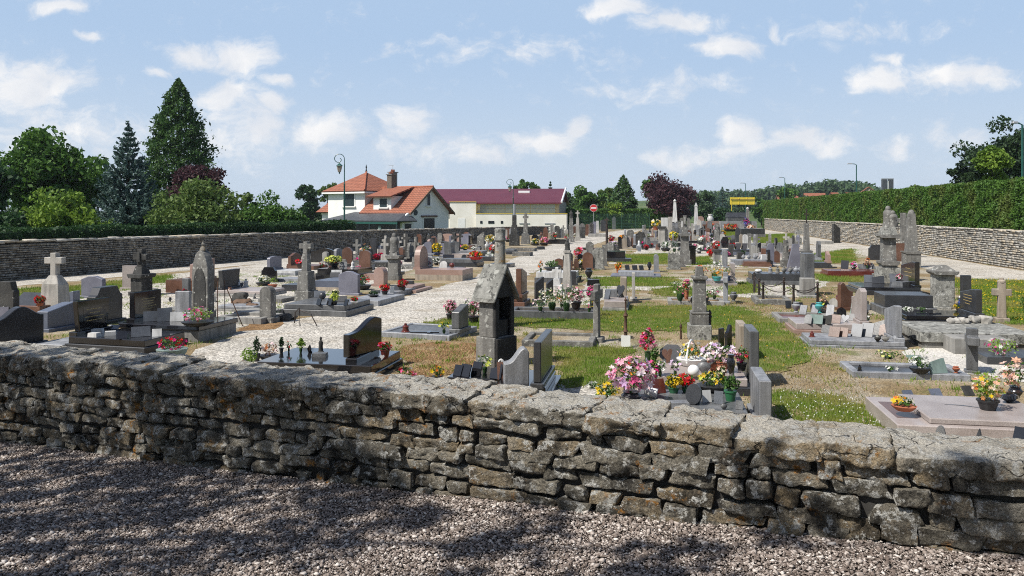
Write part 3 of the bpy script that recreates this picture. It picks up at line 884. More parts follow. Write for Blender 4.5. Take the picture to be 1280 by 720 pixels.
def thuja(name, label, px, d, ytop, W, mat, n=26000, leaf=.16, base=-.5):
    x, zt = (px - CX) / F * d, CZ + (HY - ytop) * d / F
    t_ = thing(name, label, 'tree', (x, d, base))
    H = zt - base
    MB().tube([(0, 0, 0), (0, 0, H * .9)], [.25, .04], 8).build('trunk', 'bark', t_, smooth=True)
    z = H * (1 - NR.uniform(0, 1, n) ** .62) ** 1.0
    a = NR.uniform(0, 6.283, n)
    prof = np.interp(z / H, [0, .12, .3, .5, .7, .86, .95, 1], [.55, .85, 1, .92, .66, .36, .17, .02])
    lump = 1 + .17 * np.sin(a * 5 + z * 2.3) + .12 * np.sin(a * 9 - z * 4.1 + 1.3) + .08 * np.sin(z * 7 + a * 3)
    r = W / 2 * prof * lump * (1 + .12 * np.sin(z * 3.1 + 2 * np.sin(a * 2))) * (NR.uniform(.35, 1, n) ** .4)
    spike = NR.uniform(0, 1, n) < .09
    r = r * np.where(spike, 1.22, 1)
    p = np.stack([r * np.cos(a), r * np.sin(a), z], 1)
    bulk('crown', leafquads(p, leaf, .42), None, mat, t_)
    return t_

def spruce(name, label, px, d, ytop, W, mat, whorls=20, leaf=.10, base=-.5, nb=12, per=90, group=None, sag=.22):
    x, zt = (px - CX) / F * d, CZ + (HY - ytop) * d / F
    t_ = thing(name, label, 'tree', (x, d, base), R.uniform(0, 6), group)
    H = zt - base
    MB().tube([(0, 0, 0), (0, 0, H * .97)], [W * .04, .015], 8).build('trunk', 'bark', t_, smooth=True)
    pts = [np.stack([NR.normal(0, .04, 60), NR.normal(0, .04, 60), NR.uniform(H * .9, H, 60)], 1)]
    for i in range(whorls):
        f = (i + .5) / whorls
        z0 = H * (.06 + .9 * f)
        L0 = W / 2 * (1 - f) ** .82 + .12
        for j in range(nb):
            a, L = R.uniform(0, 6.283), L0 * R.uniform(.7, 1.15)
            m = max(12, int(per * (L / (W / 2)) ** 1.2))
            q = NR.uniform(.12, 1, m) ** .7
            side = NR.normal(0, 1, m) * .15 * L * (1.1 - q)
            rr = q * L
            zz = z0 + .22 * L * (q - 1) * 0 - sag * L * q * (1.3 - q) * 2 + .14 * L * q ** 3 * 2 + NR.normal(0, .04, m) - np.abs(side) * .3
            pts.append(np.stack([rr * math.cos(a) - side * math.sin(a), rr * math.sin(a) + side * math.cos(a), zz], 1))
    bulk('crown', leafquads(np.concatenate(pts), leaf, .4, .3), None, mat, t_)
    return t_

broadleaf('broadleaf_tree', 'big rounded dark green tree beside the blue spruce', 58, 50, 159, 8.0, 'leaf green', 15000, .17, 2.0, 60)
broadleaf('broadleaf_tree', 'dark tree cut off by the picture edge behind the shaded wall', -22, 44, 192, 4.6, 'leaf dark', 7000, .17, 1.6, 36)
broadleaf('broadleaf_tree', 'smaller green tree squeezed between big tree and blue spruce', 112, 56, 186, 4.6, 'leaf green', 6000, .17, 1.8, 34)
broadleaf('broadleaf_shrub', 'yellow green rounded shrub in front of the big dark tree', 78, 40, 222, 5.0, 'leaf bright', 11000, .11, .3, 46, cat='shrub')
broadleaf('broadleaf_shrub', 'dark low shrub at the picture edge above the shaded wall', 4, 38, 244, 3.4, 'leaf dark', 5000, .12, .3, 30, cat='shrub')
spruce('blue_spruce', 'blue grey spruce with drooping tiered branches', 160, 48, 151, 5.4, 'leaf spruce', 26, .10, nb=17, per=170)
thuja('cypress_tree', 'tallest tree, dense dark green pointed conifer', 223, 62, 98, 5.2, 'leaf thuja', 34000, .15)
broadleaf('purple_shrub', 'small dark purple leaved tree at the foot of the tall conifer', 248, 57, 190, 5.0, 'leaf purple', 8000, .12, 1.2, 40, cat='shrub')
broadleaf('broadleaf_shrub', 'wide olive green bush in front of the purple tree', 246, 46, 217, 6.4, 'leaf olive', 13000, .11, .3, 56, cat='shrub')
broadleaf('broadleaf_shrub', 'rounded green bush next to the house carport', 342, 55, 237, 5.0, 'leaf green', 10000, .11, .3, 46, cat='shrub')
broadleaf('broadleaf_shrub', 'narrow green shrub between olive bush and rounded bush', 305, 56, 232, 2.6, 'leaf olive', 3500, .12, .6, 22, cat='shrub')
broadleaf('broadleaf_tree', 'far dark tree top just left of the house roof', 386, 112, 225, 4.6, 'leaf dark', 4600, .2, .4, 40, cat='shrub')
broadleaf('broadleaf_tree', 'far pale green tree top showing over the house roof', 409, 118, 222, 3.4, 'leaf olive', 2400, .2, 1.5, 24)
broadleaf('broadleaf_tree', 'round green tree top rising above the burgundy roof', 654, 145, 218, 3.6, 'leaf green', 2600, .26, 2, 20)
broadleaf('broadleaf_tree', 'lower green tree top above the burgundy roof skylight', 671, 145, 225, 4.0, 'leaf green', 2600, .26, 2, 20)
spruce('blue_spruce', 'tiny far conifer tip above the burgundy roof end', 688, 150, 227, 2.4, 'leaf dark', 14, .2, nb=7, per=24)
broadleaf('broadleaf_tree', 'dull green tree at the far end of the burgundy roof', 712, 140, 234, 6.0, 'leaf far', 4200, .26, .5, 22)
broadleaf('broadleaf_tree', 'dense dark green tree behind the no entry sign', 736, 130, 226, 6.6, 'leaf green', 7000, .24, .6, 32)
broadleaf('broadleaf_tree', 'mid green tree between no entry sign and dark conifer', 758, 136, 231, 5.6, 'leaf olive', 5200, .24, .5, 26)
thuja('cypress_tree', 'dark conifer standing left of the purple beech', 779, 128, 219, 4.4, 'leaf thuja', 6000, .26)
broadleaf('broadleaf_tree', 'pale green shrubby tree in front of the dark conifer', 768, 122, 248, 3.4, 'leaf bright', 2400, .2, .3, 18)
broadleaf('broadleaf_tree', 'green tree top peeping out behind the purple beech', 812, 140, 221, 3.6, 'leaf green', 2400, .26, 2, 20)
broadleaf('copper_beech', 'broad dark purple leaved beech beyond the cemetery end', 832, 126, 215, 9.6, 'leaf purple', 15000, .22, .8, 56)
broadleaf('broadleaf_tree', 'bluish green far tree right of the purple beech', 880, 150, 238, 5.6, 'leaf far', 3400, .28, .3, 26)
spruce('blue_spruce', 'far blue grey conifer right of the purple beech', 903, 160, 234, 4.2, 'leaf spruce', 14, .22, nb=8, per=30)
broadleaf('broadleaf_shrub', 'dark green shrub left of the yellow billboard', 900, 135, 254, 5.0, 'leaf dark', 4000, .2, .2, 28, cat='shrub')
broadleaf('broadleaf_shrub', 'pale silvery shrub behind the white obelisk', 886, 142, 250, 2.8, 'leaf far', 1800, .2, .2, 18, cat='shrub')
broadleaf('broadleaf_tree', 'green bushy tree right behind the yellow billboard', 952, 165, 236, 6.0, 'leaf green', 3600, .3, .4, 28)
broadleaf('broadleaf_tree', 'wide green tree between yellow billboard and red roofs', 984, 190, 233, 8.0, 'leaf green', 4000, .34, .4, 30)
broadleaf('broadleaf_tree', 'round tree crown above the hedge beside the grey totem', 1157, 118, 221, 4.8, 'leaf olive', 4000, .2, 1, 30)
broadleaf('clipped_shrub', 'bright green clipped box shrub by the white obelisk', 875, 128, 257, 1.5, 'leaf bright', 1500, .12, .1, 14, cat='shrub')
broadleaf('ivy_tree', 'yellow green leafy tree rising above the clipped hedge', 1240, 50, 170, 2.6, 'leaf bright', 6000, .13, 1.5, 36)
for px, yt, W, lab in ((1252, 142, 7.4, 'dark pine with open crown behind the yellow green tree'), (1296, 150, 4.4, 'dark pine cut by the picture edge behind the hedge')):
    broadleaf('pine_tree', lab, px, 58, yt, W, 'leaf pine', 9000, .12, 3.8, 40, dens=.25)
broadleaf('pine_tree', 'low spreading pine branch mass left of the yellow green tree', 1209, 60, 200, 3.4, 'leaf pine', 3200, .12, 4.2, 20, dens=.3)
# wood on the far hill
hv = [(-60, 330, -1), (40, 330, -1), (180, 330, -1), (320, 330, -1), (-60, 520, 4), (40, 520, 7), (180, 520, 12), (320, 520, 9), (-60, 900, 6), (40, 900, 10), (180, 900, 16), (320, 900, 12)]
structure(MB().add(hv, [(0, 1, 5, 4), (1, 2, 6, 5), (2, 3, 7, 6), (4, 5, 9, 8), (5, 6, 10, 9), (6, 7, 11, 10)]).build('hill', 'field', smooth=True))
wp = []
for k in range(190):
    px = R.uniform(860, 1100)
    d = R.uniform(340, 520)
    prof = np.interp(px, [860, 930, 985, 1020, 1060, 1085, 1110], [241, 240, 232, 228, 227, 231, 241])
    zt = CZ + (HY - prof + R.uniform(-1.5, 3.5)) * d / F
    W = R.uniform(7, 13)
    for q in range(5):
        wp.append(ball(46, ((px - CX) / F * d + R.uniform(-.3, .3) * W, d + R.uniform(-2, 2), zt - W * R.uniform(.25, .7)), (W * .26, W * .26, W * .3), .4))
    wp.append(ball(80, ((px - CX) / F * d, d + 1, zt - W * .75), (W * .5, W * .4, W * .55), .5))
stuff(bulk('woods', leafquads(np.concatenate(wp), .8), None, 'leaf far'), 'distant wooded hillside beyond the hedge', 'woods')
# broken line of far trees behind everything, left to right
for k, (px, yt, W, lab) in enumerate([(700, 240, 8, 'hazy far tree left of the dark sign tree'), (860, 243, 8, 'hazy far tree just right of the beech crown'), (925, 242, 9, 'hazy far tree behind the yellow billboard'), (1010, 240, 8, 'far green tree beside the red roofed houses'), (1050, 236, 7, 'far green tree behind the middle red roof')]):
    broadleaf('broadleaf_tree', lab, px, 230, yt, W, 'leaf far', 2600, .4, .2, 24)

# clipped hedge on the sunny side
def hedge(label, line, z0, z1, th, n, leaf, mat, inward):
    h_ = thing('hedge', label, 'hedge', (0, 0, 0))
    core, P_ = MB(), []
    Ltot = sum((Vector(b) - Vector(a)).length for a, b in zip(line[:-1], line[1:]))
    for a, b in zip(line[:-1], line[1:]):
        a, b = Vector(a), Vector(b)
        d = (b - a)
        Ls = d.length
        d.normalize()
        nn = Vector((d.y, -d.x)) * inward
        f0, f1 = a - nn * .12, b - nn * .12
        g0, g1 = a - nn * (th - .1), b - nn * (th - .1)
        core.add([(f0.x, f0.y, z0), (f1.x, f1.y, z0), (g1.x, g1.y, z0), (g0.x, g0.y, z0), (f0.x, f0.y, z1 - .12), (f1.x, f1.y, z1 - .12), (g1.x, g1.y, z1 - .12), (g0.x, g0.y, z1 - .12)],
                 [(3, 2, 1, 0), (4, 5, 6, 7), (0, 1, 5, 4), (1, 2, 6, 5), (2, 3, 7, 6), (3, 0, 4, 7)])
        m = int(n * Ls / Ltot)
        u = NR.uniform(0, 1, m) ** 1.35 * Ls if Ls > 20 else NR.uniform(0, Ls, m)
        top = NR.uniform(0, 1, m) < .3
        q = np.where(top, NR.uniform(0, th, m), np.abs(NR.normal(0, .06, m)))
        bulge = .07 * np.sin(u * 1.7) + .05 * np.sin(u * 4.3 + 1) + .04 * np.sin(u * 11)
        z = np.where(top, z1 + NR.normal(0, .045, m) + .05 * np.sin(u * 1.1), NR.uniform(z0, z1, m))
        off = np.where(top, q, q - .06 + bulge * .8 + .05 * np.sin(z * 7 + u * 2))
        P_.append(np.stack([a.x + d.x * u - nn.x * off, a.y + d.y * u - nn.y * off, z], 1))
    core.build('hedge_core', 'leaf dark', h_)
    bulk('leaves', leafquads(np.concatenate(P_), leaf, .55), None, mat, h_)
hl = [(RW[0][0] + .75, RW[0][1]), (RW[1][0] + .75, RW[1][1]), (RW[2][0] + .95, RW[2][1] + 4)]
hedge('tall clipped green hedge standing behind the sunlit boundary wall', [(23.0, 30), hl[1], hl[2]], -.5, 4.22, 1.5, 150000, .075, 'leaf hedge', -1)
hedge('far dark hedge behind the mesh fence and road sign', [(7.5, 120), (24, 124)], -.5, 2.9, 2.0, 9000, .2, 'leaf green', 1)
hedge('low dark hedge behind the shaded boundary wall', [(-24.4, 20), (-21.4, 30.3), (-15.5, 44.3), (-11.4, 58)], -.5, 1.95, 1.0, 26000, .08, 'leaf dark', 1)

# tree outside the view whose crown shades the near yard and wall
sh = thing('shade_tree', 'leafy tree standing in the yard beside the stone wall', 'tree', (-7.7, 2.5, .8))
tr = MB().tube([(0, 0, 0), (.1, 0, 2.5), (0, .1, 5), (.1, 0, 7.6)], [.22, .18, .12, .04], 8)
pp = []
rs = random.Random(3)
def clump(c, r_, n):
    pp.append(ball(n, tuple(c), (r_, r_, r_ * .7), .5))
for k in range(70):
    dr = Vector((rs.gauss(0, 1), rs.gauss(0, 1), rs.gauss(0, .7))).normalized() * rs.uniform(.25, 1)
    c = Vector((0.1, .3, 6.0)) + Vector((dr.x * 2.8, dr.y * 2.7, dr.z * 2.1))
    r_ = rs.uniform(.28, .62)
    clump(c + Vector((.5, .1, 0)), r_, 80)
    if k % 3 == 0:
        tr.tube([(0, 0, 3 + rs.uniform(0, 2.5)), tuple(c * .55 + Vector((0, 0, 2.0))), tuple(c)], [.07, .04, .012], 5)
for (lx, ly, lz, r0, n_) in ((4.5, -1.5, 6.4, .7, 8), (5.4, -1.7, 6.6, .7, 7), (3.2, -2.0, 6.0, .8, 9), (6.5, -1.1, 7.0, .5, 5), (3.4, -.6, 6.3, .6, 5)):
    tr.tube([(0, 0, 4.2), (lx * .3, ly * .5 + .25, lz - 1.2), (lx * .6, ly * .6 - .2, lz - .5), (lx, ly, lz)], [.06, .035, .02, .008], 6)
    for q in range(n_):
        clump(Vector((lx + rs.gauss(0, r0 * .6), ly + rs.gauss(0, r0 * .6), lz + rs.gauss(0, .3))), rs.uniform(.16, .36), 55)
tr.build('trunk', 'bark', sh, smooth=True)
bulk('crown', leafquads(np.concatenate(pp), .075), None, 'leaf green', sh)

# unseen trees added behind the yard to cut skylight and deepen the shade
for x_, y_, W_, zt_ in ((-24, -9, 12, 13), (-13, -12, 12, 14), (-2, -11, 11, 13.5), (8, -12, 12, 14), (19, -9, 12, 13), (27, 0, 10, 12)):
    broadleaf('broadleaf_tree', 'unseen tall leafy tree added behind the yard to block skylight', 0, y_, None, W_, 'leaf green', 5200, .42, 1.6, 40, 'unseen trees added behind the yard to block skylight', .6, .36, 'tree', zt_, x_)

# ------------------------------------------------------------------ buildings
def roofmesh(name, faces, mat, parent, th=.14):
    me = bpy.data.meshes.new(name)
    v, f, uvs = [], [], []
    for q in faces:
        o = len(v)
        p = [Vector(a) for a in q]
        e = (p[1] - p[0]).normalized()
        nrm = e.cross(p[-1] - p[0]).normalized()
        s = nrm.cross(e)
        v += q
        f.append(tuple(range(o, o + len(q))))
        uvs += [((a - p[0]).dot(e), (a - p[0]).dot(s)) for a in p]
    me.from_pydata(v, [], f)
    u = me.uv_layers.new(name='UVMap')
    for i, c in enumerate(uvs):
        u.data[i].uv = c
    o = link(name, me, mat, parent)
    md = o.modifiers.new('thick', 'SOLIDIFY')
    md.thickness, md.offset = th, -1
    return o

hs_ = thing('house', 'white rendered house with orange tiled hip roof and gabled wing', 'house', (-17.3, 94.0, -.6), math.atan2(.8, .6))
B = .6                                            # local z = world z + B
m = MB().box(0, 6.5, 0, 6.5, 0, 5.1 + B)
m.build('wall', 'white render', hs_)
e, zE, zA = .55, 5.12 + B, 7.5 + B
c_ = (3.25, 3.25, zA)
q = [(-e, -e, zE), (6.5 + e, -e, zE), (6.5 + e, 6.5 + e, zE), (-e, 6.5 + e, zE)]
hr = roofmesh('roof', [[q[0], q[1], c_], [q[1], q[2], c_], [q[2], q[3], c_], [q[3], q[0], c_]], 'roof tiles', hs_)
MB().tube([(-e, -e, zE + .06), (3.25, 3.25, zA + .06)], .11, 6).build('hip_ridge', 'terracotta', hr)
MB().lathe([(.16, 0), (.1, .2), (.05, .45), (.1, .6), (.02, .95)], 8, (3.25, 3.25, zA)).build('finial', 'dark shutter', hr)
MB().ring(-e, 6.5 + e, -e, 6.5 + e, zE - .32, zE - .13, .5).build('eaves_board', 'white render', hs_)
def win(parent, plane, a0, a1, z0, z1, mat='dark shutter', off=0.0, frame=True, sill=True, depth=.05):
    """a window on plane x=off (plane 'x') or y=off ('y'), proud of a face that looks towards -x / -y"""
    m = MB()
    w_ = .1
    if plane == 'x':
        m.box(off - depth, off + .02, a0, a1, z0, z1)
    else:
        m.box(a0, a1, off - depth, off + .02, z0, z1)
    o = m.build('window', mat, parent)
    if frame:
        fr = MB()
        for (b0, b1, c0, c1) in ((a0 - w_, a0, z0, z1), (a1, a1 + w_, z0, z1), (a0 - w_, a1 + w_, z1, z1 + w_)):
            if plane == 'x': fr.box(off - depth - .03, off + .02, b0, b1, c0, c1)
            else: fr.box(b0, b1, off - depth - .03, off + .02, c0, c1)
        fr.build('frame', 'white render', o)
    if sill:
        s_ = MB()
        if plane == 'x': s_.box(off - .2, off + .02, a0 - .25, a1 + .25, z0 - .14, z0 - .004)
        else: s_.box(a0 - .25, a1 + .25, off - .2, off + .02, z0 - .14, z0 - .004)
        s_.build('sill', 'white render', o)
    return o
win(hs_, 'x', 1.75, 3.65, 3.3 + B, 4.75 + B)
MB().box(-.9, 0, 4.1, 5.0, 0, 0.02).xf(Matrix.Translation((0, 0, .3)))
# gabled wing
zw, zr = 2.85 + B, 5.5 + B
MB().prism([(-.4, 0), (6.0, 0), (6.0, zw), (2.8, zr - .15), (-.4, zw)], -7.8, 0, 'y').build('wing_wall', 'white render', hs_)
wr = roofmesh('wing_roof', [[(-.95, -8.3, zw - .38), (-.95, .0, zw - .38), (2.8, .0, zr), (2.8, -8.3, zr)][::-1], [(6.55, -8.3, zw - .38), (6.55, .0, zw - .38), (2.8, .0, zr), (2.8, -8.3, zr)]], 'roof tiles', hs_, .16)
MB().tube([(2.8, -8.3, zr + .04), (2.8, 0, zr + .04)], .12, 6).build('ridge', 'terracotta', wr)
for s_, nm in ((-1, 'barge'), (1, 'barge')):
    xa = -.95 if s_ < 0 else 6.55
    MB().add([(xa, -8.36, zw - .62), (2.8, -8.36, zr - .24), (2.8, -8.36, zr + .02), (xa, -8.36, zw - .36), (xa, -8.26, zw - .62), (2.8, -8.26, zr - .24), (2.8, -8.26, zr + .02), (xa, -8.26, zw - .36)],
             [(0, 1, 2, 3), (7, 6, 5, 4), (0, 4, 5, 1), (1, 5, 6, 2), (2, 6, 7, 3), (3, 7, 4, 0)]).build('barge_board', 'wood brown', wr)
win(hs_, 'y', 2.25, 2.75, 3.35 + B, 4.7 + B, 'dark opening', -7.8)
dr_ = win(hs_, 'y', 1.7, 3.5, .2, 1.9 + B, 'dark opening', -7.8, True, False)
MB().box(1.3, 3.9, -7.98, -7.78, 2.02 + B, 2.22 + B).build('lintel', 'wood brown', dr_)
MB().prism([(.32 * math.cos(a * .5236), 2.55 + B + .32 * math.sin(a * .5236)) for a in range(12)], -7.9, -7.79, 'y').xf(Matrix.Translation((.35, 0, 0))).build('wall_disc', 'dark shutter', hs_)
# dormer and its window
MB().box(-.42, 2.0, -4.8, -1.9, zw - .5, 4.42 + B).build('dormer_wall', 'white render', hs_)
roofmesh('dormer_roof', [[(-1.1, -1.3, 4.42 + B), (-1.1, -5.4, 4.42 + B), (2.85, -5.4, zr + .12), (2.85, -1.3, zr + .12)]], 'roof tiles', hs_, .16)
win(hs_, 'x', -4.2, -3.0, 3.15 + B, 4.15 + B, 'dark shutter', -.42)
# veranda with dark roof
roofmesh('veranda_roof', [[(-3.6, 3.6, 1.66 + B), (-3.6, -8.9, 1.66 + B), (-.45, -7.4, 2.62 + B), (-.05, 1.6, 2.62 + B)], [(-3.6, -8.9, 1.66 + B), (-.45, -8.9, 1.66 + B), (-.45, -7.4, 2.62 + B)]], 'slate dark', hs_, .16)
vp = MB()
MB().box(-3.6, -3.45, -8.9, 3.6, 1.3 + B, 1.5 + B).build('veranda_beam', 'lamp green', hs_)
for yy in (-8.8, -4.6, -.5, 3.5):
    MB().box(-3.6, -3.48, yy - .07, yy + .07, 0, 1.3 + B).build('post', 'dark shutter', hs_)
MB().box(-.5, -.40, -7.0, 3.2, 0, 1.9 + B).build('veranda_back', 'dark opening', hs_)
MB().box(-3.3, -3.2, -6.1, -5.7, 0, 1.1 + B).build('veranda_screen', 'grey green board', hs_)
MB().prism([(-.2, 0), (-2.0, 0), (-2.0, 1.4 + B), (-1.6, 2.1 + B), (-1.0, 2.5 + B), (-.2, 2.6 + B)][::-1], -8.1, -7.82, 'y').build('garden_wall', 'white render', hs_)
MB().box(-1.6, -.6, -8.14, -8.08, 0, 1.3 + B).build('garden_door', 'dark opening', hs_)
# rear-left wing
MB().box(.8, 5.5, 6.5, 8.6, 0, 2.6 + B).build('side_wall', 'white render', hs_)
roofmesh('side_roof', [[(.2, 9.1, 2.6 + B), (.2, 6.5, 2.6 + B), (3.1, 6.5, 5.0 + B), (3.1, 7.6, 5.0 + B)], [(5.9, 6.5, 2.6 + B), (5.9, 9.1, 2.6 + B), (3.1, 7.6, 5.0 + B), (3.1, 6.5, 5.0 + B)], [(5.9, 9.1, 2.6 + B), (.2, 9.1, 2.6 + B), (3.1, 7.6, 5.0 + B)]], 'roof tiles', hs_)
for (x0, y0, zt, mt) in ((3.6, -1.0, 7.35, 'concrete'), (2.1, -2.3, 7.0, 'chimney brick')):
    ch = MB().box(x0, x0 + .75, y0, y0 + .75, 4.6 + B, zt + B).build('chimney', mt, hs_)
    MB().box(x0 - .1, x0 + .85, y0 - .1, y0 + .85, zt + B, zt + .1 + B).build('chimney_cap', 'concrete', ch)
    for k in range(3):
        MB().lathe([(.09, 0), (.07, .3)], 8, (x0 + .15 + .22 * k, y0 + .38, zt + .1 + B)).build('chimney_pot', 'terracotta', ch)
an = MB().tube([(4.0, -.6, 7.3 + B), (4.0, -.6, 8.3 + B)], .025, 5)
an.tube([(3.7, -1.1, 8.25 + B), (4.3, .4, 8.25 + B)], .02, 5)
an.build('aerial', 'grey metal', hs_)

gy = thing('sports_hall', 'long cream hall with burgundy metal roof and grey window band', 'building', (6.6, 108.0, -.6), rad(-8))
MB().box(-24, -.5, 0, 14, 0, 3.95 + B).build('wall', 'cream render', gy)
MB().box(-.5, -.25, 0, 14, 0, 4.0 + B).build('end_wall', 'grey metal', gy)
MB().prism([(0, 3.9 + B), (14, 3.9 + B), (7, 5.75 + B)], -24, -.3, 'x').build('gable_wall', 'burgundy sheet', gy)
gr_ = roofmesh('roof', [[(-24.4, -.9, 3.86 + B), (.1, -.9, 3.86 + B), (.1, 7, 5.95 + B), (-24.4, 7, 5.95 + B)], [(.1, 14.9, 3.86 + B), (-24.4, 14.9, 3.86 + B), (-24.4, 7, 5.95 + B), (.1, 7, 5.95 + B)]], 'burgundy sheet', gy, .2)
sm = MB()
MB().box(-24.4, .14, -1.0, -.88, 3.70 + B, 3.84 + B).build('gutter', 'burgundy sheet', gr_)
MB().tube([(.16, -.9, 3.9 + B), (.16, 7, 5.99 + B)], .14, 6).build('verge_trim', 'white enamel', gr_)
MB().box(-6.4, -4.8, 4.6, 5.3, 5.32 + B, 5.6 + B).build('skylight', 'white enamel', gr_)
for k in range(3):
    wn = MB().box(-11.0 + 3.45 * k, -7.65 + 3.45 * k, -.12, .02, 2.35 + B, 3.78 + B).build('window', 'grey glazing', gy)
    MB().box(-11.0 + 3.45 * k, -7.65 + 3.45 * k, -.15, -.11, 3.02 + B, 3.07 + B).build('transom', 'grey metal', wn)
MB().box(-17.6, -14.4, -.12, .02, 2.45 + B, 3.78 + B).build('window', 'grey glazing', gy)
MB().box(-.62, -.2, -.12, .02, 2.35 + B, 3.85 + B).build('corner_panel', 'grey metal', gy)
an1 = MB().box(-11.3, .9, -2.0, -.02, 0, 2.32 + B).build('annexe', 'cream render', gy)
MB().box(-11.32, .95, -2.05, -.13, 2.34 + B, 2.39 + B).build('coping', 'yellow paint', an1)
an2 = MB().box(-15.0, -11.4, -1.4, -.02, 0, 3.98 + B).build('entrance_block', 'cream render', gy)
MB().box(-15.1, -11.35, -1.5, -1.4, 3.95 + B, 4.0 + B).build('coping', 'yellow paint', an2)
MB().box(-13.9, -12.9, -1.45, -1.38, 0, 1.75 + B).build('door', 'white enamel', an2)
for (a, b) in ((-10.7, -10.4), (-9.6, -8.8), (-7.9, -7.6)):
    MB().box(a, b, -2.05, -1.98, 1.05 + B, 1.4 + B).build('window', 'dark opening', an1)
for (a, b) in ((-5.4, -4.0), (-2.0, -.6)):
    MB().box(a, b, -2.06, -1.98, 1.0 + B, 1.12 + B).build('canopy', 'grey metal', an1)

# far houses, signs, lamps
def farhouse(label, px, d, zb, w_, h, rz, flip=False):
    t_ = thing('house', label, 'house', ((px - CX) / F * d, d, zb), rz)
    MB().box(-w_ / 2, w_ / 2, -3, 3, 0, h).build('wall', 'cream render', t_)
    MB().prism([(-3, h), (3, h), (0, h + 2.2)], -w_ / 2 + .02, w_ / 2 - .02, 'x').build('gable', 'beige stone', t_)
    roofmesh('roof', [[(-w_ / 2 - .3, -3.5, h - .3), (w_ / 2 + .3, -3.5, h - .3), (w_ / 2 + .3, 0, h + 2.4), (-w_ / 2 - .3, 0, h + 2.4)], [(w_ / 2 + .3, 3.5, h - .3), (-w_ / 2 - .3, 3.5, h - .3), (-w_ / 2 - .3, 0, h + 2.4), (w_ / 2 + .3, 0, h + 2.4)]], 'roof tiles', t_)
farhouse('distant house with orange roof nearest the yellow billboard', 1018, 260, 0, 6, 6.2, rad(-15))
farhouse('distant house with low brown roof behind the hedge middle', 1050, 260, 0, 6, 6.4, rad(10))
farhouse('distant house whose gable end shows beside the hedge lamp', 1085, 230, .5, 6, 6.8, rad(70))
farhouse('distant reddish roof between billboard and orange roofed house', 984, 255, 0, 6, 5.4, rad(-5))

def uvline(x, d, y): return (x - CX) / F * d, CZ + (HY - y) * d / F
# ornate lamp posts
def crosier(label, px, d, yt, group=None):
    x, zt = uvline(px, d, yt)
    t_ = thing('street_lamp', label, 'street lamp', (x, d, 0))
    zp = zt - .72
    MB().lathe([(.13, -.6), (.13, .2), (.09, .3), (.09, 1.2), (.11, 1.25), (.065, 1.35), (.055, zp * .75), (.075, zp * .76), (.04, zp * .77), (.035, zp)], 12).build('pole', 'lamp green', t_, smooth=True)
    pts = [(0, 0, zp), (0, 0, zp + .3)]
    for k in range(1, 30):
        a = math.pi * k / 13
        r_ = .36 * max(.16, 1 - max(0, a - math.pi) * .22)
        pts.append((-.36 + r_ * math.cos(a), 0, zp + .36 + r_ * math.sin(a)))
    MB().tube(pts, .028, 6).build('scroll_arm', 'lamp green', t_, smooth=True)
    zl = zp + .02
    ln = MB().lathe([(.03, 0), (.03, .1)], 8, (-.36, 0, zl - .12)).build('hanger', 'lamp green', t_)
    MB().lathe([(.05, -.62), (.12, -.58), (.2, -.2), (.2, -.17)], 6, (-.36, 0, zl)).build('lantern', 'beige stone', t_)
    MB().lathe([(.25, -.17), (.2, -.1), (.09, -.02), (.04, .04), (.01, .1)], 6, (-.36, 0, zl)).build('lantern_cap', 'lamp green', t_)
    MB().lathe([(.02, -.76), (.045, -.7), (.06, -.615)], 6, (-.36, 0, zl)).build('finial', 'lamp green', t_)
crosier('tall green lamp post with scroll arm and lantern before the house', 430.5, 58, 192.5)
crosier('green scroll lamp post in front of the burgundy roofed hall', 641.5, 88, 224)
def modern(label, px, d, yt, side, zb=-.5, arm=1.0, r=.06):
    x, zt = uvline(px, d, yt)
    t_ = thing('street_lamp', label, 'street lamp', (x, d, zb))
    MB().tube([(0, 0, 0), (0, 0, zt - zb - .1), (side * .2, 0, zt - zb), (side * arm * .6, 0, zt - zb + .03)], [r * 1.3, r, r * .8, r * .6], 8).build('pole', 'lamp green', t_, smooth=True)
    MB().box(min(side * arm * .5, side * arm * 1.1), max(side * arm * .5, side * arm * 1.1), -.12, .12, zt - zb - .02, zt - zb + .1, .8).build('lamp_head', 'grey metal', t_, bev=.02)
modern('tall modern street lamp rising above the clipped hedge', 1070.5, 95, 205, -1)
modern('distant street lamp with small head left of the hedge lamp', 981, 150, 222, -1)
modern('most distant street lamp just behind the yellow billboard', 932, 160, 229, -1)
modern('green lamp pole at the picture edge beside the pine', 1278, 46, 154, -1, r=.06, arm=.55)

x, z = uvline(742, 100, 260)
ns_ = thing('road_sign', 'round red no entry sign with white bar on a post', 'road sign', (x, 100, 0))
MB().tube([(0, 0.03, -.6), (0, 0.03, z + .4)], .035, 8).build('post', 'grey metal', ns_)
disc = lambda r: [(r * math.cos(2 * math.pi * k / 32), z + r * math.sin(2 * math.pi * k / 32)) for k in range(32)]
MB().prism(disc(.47), -.03, 0, 'y').build('rim', 'white enamel', ns_)
MB().prism(disc(.44), -.04, -.031, 'y').build('disc', 'red plastic', ns_)
MB().box(-.34, .34, -.05, -.041, z - .08, z + .08).build('bar', 'white enamel', ns_)

